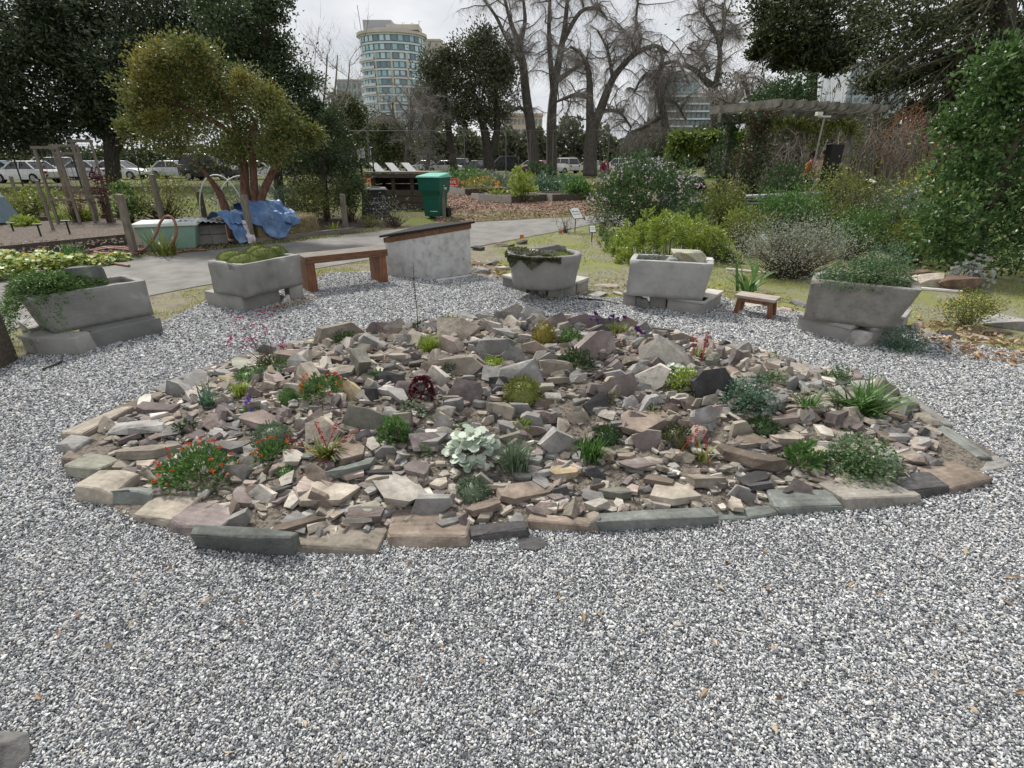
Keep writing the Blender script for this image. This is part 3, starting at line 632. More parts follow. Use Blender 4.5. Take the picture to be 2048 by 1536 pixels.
boulder('wedge_stone', 'rounded stone standing in the gap under the round trough', G(1068, 590), .10, .12, .15, ROCK[4], 32)
block('grey block under the left corner of the pale trough', (1245, 611), (1270, 614), .3, .0, .155, CONC[3], B, CONC[3])
block('grey square block in the middle under the pale trough', (1298, 617), (1331, 620), .3, .0, .155, CONC[3], B)
block('long grey block with pale cap under the front of the pale trough', (1333, 622), (1403, 632), .2, .0, .155, CONC[3], B, CONC[5])
block('grey block with pale cap under the right end of the pale trough', (1405, 631), (1441, 608), .16, .0, .155, CONC[3], B, CONC[5])
boulder('wedge_stone', 'dark green stone in the gap under the pale trough', G(1284, 617), .15, .15, .16, ROCK[10], 33)
block('long grey block with flat cap under the left of the coarse trough', (1590, 661), (1692, 688), .2, .0, .165, CONC[3], B, CONC[3])
block('pale block with flat cap under the right of the coarse trough', (1738, 692), (1800, 690), .2, .0, .165, CONC[3], B, CONC[3])
block('grey block with cap at the back under the coarse trough', (1800, 668), (1812, 650), .2, .0, .165, CONC[3], B, CONC[3])
boulder('wedge_stone', 'speckled round stone in the gap under the coarse trough', G(1715, 690), .19, .17, .17, ROCK[9], 34, 44)
# round trough
def round_trough():
    c = G(1088, 572, .16); T = thing('round_trough', 'round grey concrete trough with dark moss hanging over its rim', 'planter trough', (c.x, c.y + .05, .16), 0, 'concrete planter troughs')
    n = 40; prof = [(.02, 0), (.33, 0), (.355, .012), (.365, .05), (.385, .16), (.41, .28), (.425, .355), (.42, .375), (.38, .38), (.355, .37), (.35, .33), (.345, .2)]
    q = MB(); q.lathe([(r, z) for r, z in prof], n); o = q.build('basin', CONC[0], T, smooth=True)
    for v in o.data.vertices: v.co.x *= 1.0; v.co.y *= .86
    displace(o, .012, 7, 9)
    soil_fill(T, .56, .48, .315, grit, 12)
    return T, c
T3, T3C = round_trough()
# redwood bench
def bench():
    a, b = G(622, 588), G(778, 566); d = b - a; L = d.length; yaw = math.atan2(d.y, d.x); W, H = .36, .44
    T = thing('garden_bench', 'low redwood bench with three solid slabs between trough and concrete cabinet', 'bench', (a.x, a.y, 0), yaw)
    MB().box((L / 2, W / 2, H - .035), (L + .02, W, .07)).build('seat', WOOD_G, T, bevel=.008)
    tr = MB().box((L / 2, -.004, H - .04), (L + .03, .02, .085)).build('front_rail', WOOD_R, T, bevel=.004)
    for x in (.05, L - .05):
        o = MB().box((x, W / 2, (H - .072) / 2), (.10, W - .02, H - .072)).build('leg', WOOD_RV, T, bevel=.008)
WOOD_RV = mat('redwood_upright', [(.085, .038, .02), (.2, .088, .042), (.31, .145, .07)], scale=7, detail=9, rough=.55, bump=.35, bscale=16, dist=.006, stretch=(6, 6, 1), contrast=(.28, .72))
bench()
# concrete cabinet with a sloping felt roof
def cabinet():
    c0, l, r = G(857, 562), G(776, 552), G(943, 549)
    z0, zl, zr = .63, .50, .68
    back = l + (r - c0)
    T = thing('concrete_cabinet', 'pale concrete cabinet with sloping black roof beside the wooden bench', 'cabinet', (c0.x, c0.y, 0))
    pm = mat('plaster_pocked', [(.09, .09, .085), (.36, .355, .345), (.46, .455, .445), (.54, .535, .525)], scale=9, detail=11, rough=.9, bump=.5, bscale=30, dist=.008, contrast=(.24, .6))
    L_ = [Vector((p.x - c0.x, p.y - c0.y, 0)) for p in (c0, r, back, l)]
    hs = [z0 - .045, zr - .05, zr - .12, zl - .05]
    MB().hexa(L_, [Vector((p.x, p.y, h)) for p, h in zip(L_, hs)]).build('wall', pm, T, bevel=.006)
    cen = sum(L_, Vector()) / 4
    def grow(k): return [cen + (p - cen) * k for p in L_]
    MB().hexa([Vector((p.x, p.y, h + .002)) for p, h in zip(grow(1.03), hs)], [Vector((p.x, p.y, h + .07)) for p, h in zip(grow(1.03), hs)]).build('fascia_board', WOOD_R, T, bevel=.004)
    MB().hexa([Vector((p.x, p.y, h + .072)) for p, h in zip(grow(1.12), hs)], [Vector((p.x, p.y, h + .10)) for p, h in zip(grow(1.12), hs)]).build('roof', mat('roofing_felt', [(.012, .012, .013), (.03, .03, .032)], scale=40, rough=.9, bump=.4), T, bevel=.004)
    MB().box((.34, .10, .02), (.55, .025, .03), Matrix.Rotation(math.atan2(L_[1].y, L_[1].x), 3, 'Z')).build('base_strip', plain('white_plastic', (.7, .7, .68)), T)
cabinet()
def stool():
    a, b = G(1470, 630), G(1536, 641); d = b - a; L = d.length; yaw = math.atan2(d.y, d.x); W, H = .2, .215
    T = thing('wooden_stool', 'small low wooden stool with grey weathered top and reddish legs', 'stool', (a.x, a.y, 0), yaw)
    MB().box((L / 2, W / 2, H - .015), (L + .07, W + .02, .03)).build('seat', mat('stool_top', [(.2, .15, .12), (.36, .3, .26), (.48, .42, .38)], scale=7, detail=9, rough=.8, bump=.4, stretch=(1, 6, 6)), T, bevel=.005)
    for y in (.015, W - .015): MB().box((L / 2, y, H - .05), (L - .02, .02, .036)).build('rail', WOOD_RV, T)
    for x in (.015, L - .015):
        for y in (.02, W - .02):
            dx = -.02 if x < L / 2 else .02
            MB().hexa([(x + dx - .022, y - .02, 0), (x + dx + .022, y - .02, 0), (x + dx + .022, y + .02, 0), (x + dx - .022, y + .02, 0)], [(x - .02, y - .018, H - .031), (x + .02, y - .018, H - .031), (x + .02, y + .018, H - .031), (x - .02, y + .018, H - .031)]).build('leg', WOOD_RV, T)
stool()
def corner_bench():
    p = G(-14, 752); T = thing('garden_bench', 'dark brown bench end cut off by the left edge of the picture', 'bench', (p.x, p.y, 0), .25)
    MB().box((-.05, .17, .20), (.10, .34, .40)).build('leg', WOOD_D, T, bevel=.006); MB().box((-.6, .17, .435), (1.2, .36, .065)).build('seat', WOOD_G, T, bevel=.006)
    MB().box((-1.14, .17, .20), (.10, .34, .40)).build('leg', WOOD_D, T, bevel=.006)
corner_bench()
# ---------------------------------------------------------------- plants of the rock garden and the troughs
LM = {
 'green': leafmat('leaf_green', [(.035, .075, .018), (.06, .13, .03), (.09, .17, .045)]),
 'dark': leafmat('leaf_dark', [(.018, .035, .012), (.03, .06, .02), (.05, .085, .028)]),
 'lime': leafmat('leaf_lime', [(.12, .18, .03), (.2, .26, .04), (.28, .34, .06), (.15, .2, .04)]),
 'olive': leafmat('leaf_olive', [(.07, .085, .02), (.12, .14, .03), (.18, .19, .05)]),
 'gold': leafmat('leaf_gold', [(.12, .11, .02), (.2, .17, .03), (.13, .09, .02)]),
 'grey': leafmat('leaf_grey', [(.12, .13, .10), (.19, .20, .16), (.28, .29, .24)], .15),
 'greygreen': leafmat('leaf_greygreen', [(.06, .085, .055), (.10, .14, .085), (.15, .19, .12)], .2),
 'silver': leafmat('leaf_silver', [(.38, .44, .36), (.5, .56, .46), (.28, .36, .25)], .15),
 'white': leafmat('leaf_white', [(.55, .57, .54), (.7, .72, .69), (.42, .44, .41)], .1),
 'blue': leafmat('leaf_bluegreen', [(.035, .075, .05), (.06, .12, .075), (.10, .165, .10)]),
 'lace': leafmat('leaf_lace', [(.045, .08, .035), (.075, .13, .05), (.11, .165, .07)]),
 'moss': leafmat('leaf_moss', [(.06, .075, .025), (.09, .11, .035), (.13, .15, .055)], .1, .95, .05),
 'mossdark': leafmat('leaf_mossdark', [(.025, .03, .014), (.05, .055, .02), (.09, .095, .03)], .1),
 'straw': leafmat('leaf_straw', [(.3, .25, .13), (.42, .36, .2), (.5, .45, .28)], .15),
 'wine': leafmat('leaf_wine', [(.035, .006, .012), (.07, .012, .02), (.11, .02, .03)], .1),
 'juniper': leafmat('leaf_juniper', [(.035, .075, .02), (.07, .13, .03), (.11, .18, .05)], .2),
 'brown': leafmat('leaf_brown', [(.09, .055, .03), (.17, .105, .06), (.28, .19, .11)], .15),
 'orangef': leafmat('petal_orange', [(.5, .08, .015), (.62, .15, .03), (.42, .05, .015)], .25),
 'redf': leafmat('petal_red', [(.3, .015, .02), (.42, .03, .03), (.22, .01, .015)], .2),
 'pinkf': leafmat('petal_pink', [(.45, .06, .22), (.35, .03, .16), (.6, .16, .35)], .25),
 'purplef': leafmat('petal_purple', [(.045, .01, .075), (.09, .02, .14), (.03, .006, .05)], .2),
 'violetf': leafmat('petal_violet', [(.15, .06, .4), (.25, .12, .5)], .2),
 'poppy': leafmat('petal_poppy', [(.75, .28, .02), (.7, .36, .03)], .2),
 'yellowf': leafmat('petal_yellow', [(.7, .5, .02), (.75, .6, .06)], .25),
 'whitef': leafmat('petal_white', [(.72, .66, .7), (.8, .76, .78), (.6, .48, .56)], .2),
 'pinkwhite': leafmat('petal_blush', [(.7, .56, .62), (.55, .38, .48), (.75, .68, .7)], .2),
}
STEM = mat('stem_brown', [(.06, .045, .03), (.12, .09, .06)], scale=20, rough=.9, bump=0)
STEMG = mat('stem_green', [(.06, .09, .03), (.12, .15, .06)], scale=20, rough=.8, bump=0)
def on_bed(x, y):
    z = 0
    for _ in range(10): p = G(x, y, z); z = bed_h(p.x, p.y)
    return G(x, y, z)
def dome(rng, n, rx, ry, h, fill=.35, power=1.0):
    u = rvec(rng, n); u[:, 2] = np.abs(u[:, 2]); k = (1 - fill * rng.random((n, 1)) ** 1.5)
    lump = 1 + .16 * np.array([noise.noise((a * 2.1, b * 2.1, c * 2.1 + n)) for a, b, c in u])[:, None]
    return u * k * lump * np.array([rx, ry, h]), u
def flowers_on(T, rng, Pts, m, size, stem=.03, name='blossom'):
    """Small blossoms: a few petals round each point, on thin stalks."""
    n = len(Pts); k = 5; P = np.repeat(Pts + np.array([0, 0, stem]), k, 0); D = rvec(rng, n * k) + np.array([0, 0, .4])
    leaves(name, P, D, size * rng.uniform(.7, 1.2, n * k), size * .8, LM[m], T, rng)
    twigs('stem', Pts - np.array([0, 0, .01]), Pts + np.array([0, 0, stem]), .0018, STEMG, T)
def gplant(kind, cx, by, wp, hp, m, name, label, cat='plant', n=500, fl=None, loc=None, group=None, ls=1.0, depth=.8, Y=None, seed=None):
    p = loc if loc is not None else on_bed(cx, by); s = PX(cx, by, p.y); rx, h = wp * s / 2, hp * s
    rng = np.random.default_rng(seed or int(cx * 7 + by)); ry = rx * depth
    if loc is None: PLANTED.append((p.x, p.y, rx))
    T = thing(name, label, cat, p, 0, group); lm = LM[m]
    if kind == 'cush':
        P, u = dome(rng, n, rx, ry, h); L = (.012 + .10 * min(rx, .12)) * ls
        leaves('foliage', P, u + .6 * rvec(rng, n), L * rng.uniform(.6, 1.3, n), L * .42, lm, T, rng)
        q = MB().lathe([(rx * .8 * math.cos(a) + .001, h * .8 * math.sin(a)) for a in np.linspace(-.1, PI / 2, 6)], 12); q.build('heart', lm, T, smooth=True)
    elif kind == 'lace':
        P, u = dome(rng, n, rx, ry, h, .8); L = .021 * ls
        leaves('foliage', P, u * .4 + rvec(rng, n) * np.array([1, 1, .4]), L * rng.uniform(.6, 1.3, n), L * .62, lm, T, rng)
        k = min(90, n // 8); idx = rng.integers(0, n, k); twigs('stem', rng.normal(0, .012, (k, 3)) * [1, 1, 0], P[idx], .0022, STEMG, T)
    elif kind == 'tuft':
        P = rng.normal(0, .22, (n, 3)) * [rx, ry, 0]; D = rvec(rng, n) * [1, 1, 0] * (rx / max(h, .02)) * rng.random((n, 1)) * .9 + [0, 0, 1]
        blades('foliage', P, D, h * rng.uniform(.6, 1.25, n), .0042 * ls, lm, T, rng, droop=rng.uniform(.1, .7, n), k=3)
    elif kind == 'strap':
        P = rng.normal(0, .16, (n, 3)) * [rx, ry, 0]; a = rng.uniform(0, 2 * PI, n); sp = rng.uniform(.15, 1.0, n)
        D = np.stack([np.cos(a) * sp * rx, np.sin(a) * sp * ry, np.full(n, h * .9)], 1)
        L = np.sqrt((sp * rx) ** 2 + h * h) * rng.uniform(.75, 1.1, n)
        blades('foliage', P, D, L, .016 * ls, lm, T, rng, droop=rng.uniform(.05, .75, n), k=5)
    elif kind == 'leafy':
        P, u = dome(rng, n, rx * .85, ry * .85, h * .85, .6); L = .045 * ls
        leaves('foliage', P, u + .5 * rvec(rng, n) + [0, 0, .2], L * rng.uniform(.6, 1.2, n), L * .5, lm, T, rng, bend=.1)
        k = min(24, n); twigs('stem', rng.normal(0, .01, (k, 3)) * [1, 1, 0], P[:k], .0025, STEMG, T)
    elif kind == 'round':
        P, u = dome(rng, n, rx, ry, h, .3); a = rng.uniform(0, 6.3, n); L = .035 * ls
        D = np.stack([np.cos(a), np.sin(a), rng.normal(.05, .25, n)], 1); k = 6
        c = P; S_ = unit(D); N_ = unit(np.array([0, -.25, 1.0]) + .55 * rvec(rng, n)); B_ = unit(np.cross(N_, S_)); S_ = np.cross(B_, N_)
        r = L * .5 * rng.uniform(.7, 1.2, (n, 1)); V = np.stack([c + r * (S_ * math.cos(2 * PI * j / 7) + B_ * math.sin(2 * PI * j / 7)) for j in range(7)], 1).reshape(-1, 3)
        mesh_np('foliage', V, [np.arange(7 * n).reshape(n, 7)], lm, T)
        k = min(40, n); twigs('stem', rng.normal(0, .015, (k, 3)) * [1, 1, 0], P[:k], .002, STEMG, T)
    elif kind == 'semper':
        C, u = dome(rng, n, rx, ry, h, .15); k = 12; P = np.repeat(C, k, 0); U = np.repeat(u, k, 0)
        t = unit(np.cross(U, rvec(rng, n * k))); D = t + U * rng.uniform(.3, 1.4, (n * k, 1)); L = .022 * ls
        leaves('rosettes', P, D, L, L * .55, lm, T, rng)
    if fl:
        for (fm, fn, fs, st) in fl:
            P, u = dome(rng, fn, rx * .95, ry * .95, h, .1); P = P[P[:, 2] > h * .15] if len(P) > 4 else P
            flowers_on(T, rng, P, fm, fs, st)
    return T
def spikes(T, rng, n, rx, h, m, lean=.3, fl=14, size=.012):
    """Upright flower spikes with hanging bells."""
    B_ = rng.normal(0, .3, (n, 3)) * [rx, rx, 0]; tip = B_ + np.stack([rng.normal(0, lean * h, n), rng.normal(0, lean * h * .5, n), h * rng.uniform(.75, 1.1, n)], 1)
    twigs('stem', B_, tip, .003, LM['redf'], T)
    t = rng.uniform(.5, 1.0, (n, fl, 1)); P = (B_[:, None] * (1 - t) + tip[:, None] * t).reshape(-1, 3)
    leaves('blossom', P, rvec(rng, n * fl) * [1, 1, .5] + [0, 0, -.5], size * rng.uniform(.7, 1.3, n * fl), size * .5, LM[m], T, rng)
# ---- along the back of the mound
t = gplant('leafy', 545, 738, 80, 26, 'green', 'flowering_plant', 'airy pink flowers on tall thin stems at the back left of the mound', n=160, ls=.7)
rg = np.random.default_rng(5); n = 42; tip = np.stack([rg.normal(-.06, .13, n), rg.normal(0, .08, n), rg.uniform(.16, .40, n)], 1); B_ = rg.normal(0, .03, (n, 3)) * [1, 1, 0]
twigs('stem', B_, tip, .0022, STEM, t); flowers_on(t, rg, np.concatenate([tip, tip[:20] + rg.normal(0, .015, (20, 3))]), 'pinkf', .014, .004)
gplant('leafy', 690, 690, 60, 36, 'dark', 'shrub', 'small dark leafy shrublet at the back of the mound beside a seedling', n=420, ls=.55)
t = gplant('leafy', 757, 662, 24, 18, 'lime', 'seedling', 'pale green upright seedling at the back edge of the mound', n=16, ls=1.2)
t = gplant('leafy', 836, 668, 26, 26, 'dark', 'dry_stalk_plant', 'tall dry stalk rising from dark leaves at the back of the mound', n=30, ls=.9)
rg = np.random.default_rng(8); n = 26; z = rg.uniform(.25, .56, n); P0 = np.stack([.006 * np.sin(z * 20), 0 * z, z], 1)
MB().tube([(0, 0, 0), (.006, 0, .2), (-.004, .01, .4), (.004, 0, .58)], [.004, .0035, .003, .0015], 5).build('stem', STEM, t); twigs('twig', P0, P0 + np.stack([rg.normal(0, .03, n), rg.normal(0, .03, n), rg.uniform(.01, .05, n)], 1), .0016, STEM, t)
gplant('tuft', 860, 706, 66, 44, 'lime', 'grass_tuft', 'fine bright green grass tuft near the top of the mound', n=420, ls=.8)
gplant('cush', 900, 645, 62, 11, 'gold', 'moss_patch', 'flat yellow-green moss patch on the back crest of the mound', n=600, ls=.7)
gplant('tuft', 945, 640, 22, 18, 'green', 'grass_tuft', 'tiny grass tuft on the back crest of the mound', n=70, ls=.7)
gplant('cush', 1088, 684, 48, 44, 'gold', 'cushion_plant', 'golden brown bushy cushion on top of the mound', n=900, ls=.8)
gplant('leafy', 1142, 690, 58, 38, 'green', 'leafy_plant', 'green leafy plant on the crest right of the golden cushion', n=340, ls=.6)
gplant('leafy', 1150, 734, 80, 42, 'dark', 'leafy_plant', 'dark green leafy plant sprawling below the mound crest', n=380, ls=.6)
t = gplant('tuft', 1232, 672, 100, 32, 'olive', 'iris_clump', 'clump with dark purple flowers on the mound crest', n=260, ls=1.6)
rg = np.random.default_rng(9); P = np.array([(-.19, 0, .12), (-.16, .02, .15), (-.15, -.02, .1), (-.05, .03, .12), (-.02, .03, .13), (.01, .0, .12), (.06, .02, .12), (.14, -.06, .06), (.16, -.08, .05), (.19, -.1, .03), (.13, -.05, .07), (.21, -.1, .01), (.16, -.05, .06)])
flowers_on(t, rg, np.repeat(P, 2, 0) + rg.normal(0, .008, (26, 3)), 'purplef', .026, .012)
gplant('cush', 985, 735, 52, 20, 'lime', 'sedum_patch', 'pale green sedum in the middle of the mound', n=420, ls=1.0)
gplant('cush', 1045, 796, 84, 42, 'olive', 'sedum_patch', 'yellow-olive sedum mat spreading down the middle of the mound', n=900, ls=.9)
gplant('semper', 845, 800, 50, 50, 'wine', 'succulent', 'dark wine-red rosette succulent in the middle of the mound', n=70, ls=1.0)
gplant('leafy', 900, 745, 34, 20, 'dark', 'leafy_plant', 'small dark plant uphill of the wine-red succulent', n=120, ls=.5)
# ---- left half
gplant('leafy', 648, 792, 112, 46, 'green', 'flowering_plant', 'green plant with orange-red flowers in the left middle of the mound', n=420, ls=.7, fl=[('orangef', 26, .017, .012)])
gplant('cush', 578, 802, 38, 26, 'green', 'cushion_plant', 'small round bright green cushion on the left slope', n=700, ls=.7)
gplant('leafy', 755, 758, 36, 18, 'green', 'leafy_plant', 'tiny green plant beside slabs above the orange-flowered plant', n=90, ls=.6)
gplant('cush', 548, 748, 70, 14, 'greygreen', 'cushion_plant', 'low grey-green mat behind the left slope', n=350)
gplant('cush', 500, 760, 66, 24, 'green', 'cushion_plant', 'green mat near the left back kerb', n=420, ls=.9)
gplant('tuft', 484, 792, 60, 36, 'lime', 'grass_tuft', 'yellow-green grassy tuft on the left slope', n=150, ls=1.5)
gplant('strap', 418, 815, 90, 52, 'blue', 'strap_leaf_plant', 'blue-green strap-leaved clump near the left kerb', n=46, ls=.55)
gplant('leafy', 370, 862, 50, 24, 'dark', 'leafy_plant', 'dark green plant inside the left kerb', n=120, ls=.6)
t = gplant('tuft', 500, 828, 50, 22, 'green', 'iris_clump', 'small clump with one violet iris flower on the left slope', n=60, ls=1.2)
flowers_on(t, np.random.default_rng(3), np.array([(0, 0, .07), (.008, 0, .075), (.03, -.03, .03)]), 'violetf', .026, .012)
gplant('cush', 548, 885, 78, 42, 'greygreen', 'cushion_plant', 'grey-green fuzzy cushion on the lower left slope', n=900, ls=.8)
gplant('leafy', 400, 962, 180, 84, 'green', 'flowering_plant', 'large green mat with orange flowers near the front left kerb', n=1100, ls=.6, fl=[('orangef', 34, .016, .012)])
gplant('leafy', 545, 920, 90, 46, 'green', 'flowering_plant', 'small green mat with orange flowers right of the large one', n=300, ls=.6, fl=[('orangef', 12, .016, .012)])
gplant('cush', 570, 945, 40, 12, 'green', 'cushion_plant', 'tiny green sprout among slabs at the front left', n=120)
t = gplant('strap', 655, 915, 90, 48, 'olive', 'strap_leaf_plant', 'strappy plant with leaning red flower spikes on the lower left slope', n=44, ls=.8)
spikes(t, np.random.default_rng(4), 5, .12, .2, 'redf', .45, 22, .016)
gplant('leafy', 790, 880, 70, 56, 'green', 'leafy_plant', 'lush green leafy plant beside a pinkish slab', n=260, ls=.8)
gplant('leafy', 845, 905, 36, 20, 'green', 'leafy_plant', 'small green leafy sprout left of the silvery plant', n=50, ls=.7)
gplant('lace', 830, 830, 70, 36, 'greygreen', 'leafy_plant', 'wispy grey-green plant below the wine-red succulent', n=160)
# ---- front centre
gplant('round', 945, 915, 110, 66, 'silver', 'silver_plant', 'silvery round-leaved plant at the front centre of the mound', n=150, ls=1.25)
gplant('tuft', 1030, 940, 100, 66, 'greygreen', 'grass_tuft', 'grey-green spiky tuft right of the silvery plant', n=420, ls=1.0)
gplant('cush', 945, 988, 66, 34, 'greygreen', 'cushion_plant', 'grey-green cushion among stones near the front kerb', n=800, ls=.9)
gplant('leafy', 1045, 862, 44, 22, 'lime', 'leafy_plant', 'small yellow-green plant between dark slabs at the centre', n=40, ls=.9)
gplant('tuft', 1178, 918, 88, 52, 'green', 'rosette_plant', 'spiky bright green rosette at the front right of centre', n=130, ls=2.6)
gplant('cush', 1212, 880, 60, 28, 'dark', 'cushion_plant', 'dark green mossy plant behind the spiky rosette', n=500)
gplant('cush', 1352, 882, 62, 34, 'mossdark', 'cushion_plant', 'brownish green cushion on the right front slope', n=900, ls=.8)
t = gplant('strap', 1398, 920, 110, 34, 'olive', 'strap_leaf_plant', 'drooping strap-leaved plant with red flower spikes on the front right slope', n=16, ls=1.0)
spikes(t, np.random.default_rng(14), 3, .16, .22, 'redf', .25, 22, .015)
# ---- right half
gplant('leafy', 1368, 775, 90, 46, 'lime', 'leafy_plant', 'bright green bushy plant on the right slope', n=520, ls=.6)
gplant('round', 1345, 752, 110, 22, 'silver', 'silver_plant', 'silvery grey rosettes around the bright green bushy plant', n=90, ls=.9)
gplant('lace', 1495, 812, 120, 62, 'blue', 'ferny_plant', 'blue-green ferny plant on the right slope', n=1100)
gplant('lace', 1545, 770, 60, 34, 'lace', 'ferny_plant', 'small ferny plant behind the blue-green one', n=300)
gplant('lace', 1545, 722, 24, 22, 'lace', 'ferny_plant', 'tiny ferny sprig at the right back kerb', n=90)
t = gplant('strap', 1395, 718, 60, 30, 'olive', 'strap_leaf_plant', 'small plant with upright red spikes at the right back edge', n=14, ls=.7)
spikes(t, np.random.default_rng(24), 5, .1, .21, 'redf', .12, 18, .016)
gplant('strap', 1724, 828, 170, 78, 'green', 'strap_leaf_plant', 'large strap-leaved green clump near the right kerb', n=120, ls=.85)
gplant('strap', 1610, 822, 74, 46, 'green', 'strap_leaf_plant', 'smaller strap-leaved clump left of the large one', n=50, ls=.7)
gplant('lace', 1676, 760, 60, 30, 'lace', 'ferny_plant', 'ferny clump at the right back kerb above the straps', n=320)
gplant('leafy', 1600, 932, 88, 58, 'green', 'leafy_plant', 'broad-leaved green plant at the right front', n=190, ls=.95)
gplant('lace', 1712, 945, 160, 80, 'lace', 'ferny_plant', 'wide ferny mound at the right front', n=1700)
gplant('cush', 1525, 858, 70, 20, 'dark', 'cushion_plant', 'dark moss between pale rocks on the right slope', n=500)
gplant('leafy', 1305, 828, 40, 18, 'lime', 'leafy_plant', 'tiny lime plant among dark stones on the right slope', n=50, ls=.5)
gplant('leafy', 1215, 800, 60, 22, 'olive', 'leafy_plant', 'small olive plant among stones right of centre', n=80, ls=.5)
gplant('leafy', 920, 860, 30, 12, 'green', 'leafy_plant', 'tiny green weed below the wine-red succulent', n=16, ls=.8)
build_garden()
# ---- plants and stones in the troughs
def world(T, x, y, z): return T.matrix_basis @ Vector((x, y, z))
t1, L, W, H = T1
def juniper():
    rng = np.random.default_rng(40); T = thing('juniper', 'dark green creeping juniper spilling over the left end of the long trough', 'juniper', world(t1, -L * .25, 0, H - .05), t1.rotation_euler.z)
    k = 190; a = rng.uniform(0, 2 * PI, k); P = []; D = []
    for i in range(k):
        ln = rng.uniform(.2, .47) * (1.25 if math.cos(a[i]) < -.1 else .9); ca, sa = math.cos(a[i]), math.sin(a[i]) * .75
        for s in np.linspace(.12, 1, 22):
            z = .13 * math.sin(min(1, s * 1.25) * PI * .8) + rng.normal(0, .012) + .05 * (1 - s)
            x_, y_ = ca * ln * s, sa * ln * s
            edge = max(0, abs(x_ + .0) - (L * .23 if x_ < 0 else .6), 0) + max(0, abs(y_) - W * .46)
            z -= max(0, edge) * 1.5
            for _ in range(3): P.append((x_ + rng.normal(0, .01), y_ + rng.normal(0, .01), z + rng.normal(0, .008))); D.append((ca + rng.normal(0, .7), sa + rng.normal(0, .7), rng.normal(.15, .5)))
    n = len(P); leaves('foliage', P, D, .03 * rng.uniform(.6, 1.3, n), .010, LM['juniper'], T, rng)
    P = np.array(P); idx = rng.integers(0, n, 70); twigs('stem', np.zeros((70, 3)), P[idx], .004, STEM, T)
juniper()
boulder('trough_rock', 'grey-green rounded rock with white flank standing in the juniper trough', world(t1, .05, .0, H - .03), .34, .22, .24, ROCK[10], 41, 60, t1.rotation_euler.z, .1)
boulder('trough_rock', 'white crusted rock behind the grey-green rock in the juniper trough', world(t1, -.08, .09, H - .04), .22, .16, .21, ROCK[9], 47, 14, .9, .1)
t2, L2, W2, H2 = T2
for i, (x, y, r, h, lb) in enumerate([(-.17, -.08, .17, .13, 'front left'), (-.13, .16, .17, .14, 'back left'), (.08, -.02, .16, .15, 'middle'), (.14, .18, .14, .15, 'back right'), (.27, .04, .13, .13, 'right')]):
    p = world(t2, x * L2 / .62, y, H2 - .06); rng = np.random.default_rng(50 + i)
    T = thing('moss_cushion', f'{lb} moss cushion of the five in the trough beside the bench', 'moss cushion', p, 0, 'moss cushions in the trough')
    q = MB(); q.lathe([(r * math.cos(a) + .001, h * math.sin(a)) for a in np.linspace(-.2, PI / 2, 9)], 20); o = q.build('heart', LM['moss'], T, smooth=True); displace(o, .012, 12, i)
    n = 2600; P, u = dome(rng, n, r, r, h, .03); leaves('foliage', P, u + .5 * rvec(rng, n), .016 * rng.uniform(.6, 1.3, n), .004, LM['moss'], T, rng)
# round trough: moss hanging over the rim, slabs, a white label
def hang_moss():
    rng = np.random.default_rng(61); T = thing('hanging_moss', 'dark moss mat hanging over the left rim of the round trough', 'moss', world(T3, 0, 0, 0)); P = []; D = []
    for _ in range(5200):
        a = rng.uniform(PI * .93, PI * 1.62); rr = .40 + .03 * rng.random(); k = rng.random() ** 1.5
        drop = (.04 + .11 * (.5 + .5 * math.sin(a * 9)) * max(.25, math.sin((a - PI * .93) / (PI * .69) * PI))) * k
        if rng.random() < .35: rr = rng.uniform(.2, .42); drop = -.02 - .03 * rng.random()
        else: rr = .425 + .012 * rng.random()
        P.append((rr * math.cos(a), rr * .86 * math.sin(a), .385 - drop)); D.append((math.cos(a), math.sin(a) - .2, -.6))
    n = len(P); leaves('foliage', P, np.array(D) + .6 * rvec(rng, n), .022 * rng.uniform(.5, 1.3, n), .008, LM['mossdark'], T, rng)
hang_moss()
boulder('trough_rock', 'long grey slab leaning at the back of the round trough', world(T3, .1, .08, .33), .36, .14, .15, ROCK[3], 62, 40, .1)
boulder('trough_rock', 'dark slate piece at the front of the round trough', world(T3, .03, -.06, .33), .26, .12, .09, ROCK[5], 63, 36, -.2)
boulder('trough_rock', 'pale flat stone at the left of the round trough', world(T3, -.14, .04, .34), .2, .14, .07, ROCK[9], 64, 36, .4)
rng_ = np.random.default_rng(65)
gplant('cush', 1095, 500, 60, 14, 'moss', 'moss_patch', 'green moss in the right part of the round trough', loc=world(T3, .17, -.14, .335), n=500)
# pale trough
t4, L4, W4, H4 = T4
boulder('trough_rock', 'jagged pale yellow rock standing in the pale trough', world(t4, .17, .02, H4 - .05), .42, .22, .20, rockmat('rock_lichen', (.50, .48, .36)), 71, 46, .1, .12)
boulder('trough_rock', 'small dark green stone beside the jagged rock in the pale trough', world(t4, .02, -.09, H4 - .05), .18, .1, .1, ROCK[10], 72, 30)
boulder('trough_rock', 'small white stone right of the jagged rock in the pale trough', world(t4, .38, .02, H4 - .05), .12, .1, .09, ROCK[9], 73, 30)
gplant('lace', 1310, 515, 70, 26, 'greygreen', 'ferny_plant', 'wispy green plant in the left part of the pale trough', loc=world(t4, -.2, .06, H4 - .05), n=260)
t5, L5, W5, H5 = T5
gplant('lace', 1730, 565, 190, 66, 'lace', 'ferny_plant', 'wide mass of ferny leaves filling the coarse trough', loc=world(t5, .04, -.02, H5 - .06), n=3400, ls=1.15, depth=.55)
gplant('lace', 1650, 560, 90, 30, 'blue', 'ferny_plant', 'blue-green ferny patch at the left of the coarse trough', loc=world(t5, -.25, -.04, H5 - .05), n=700, depth=.7)
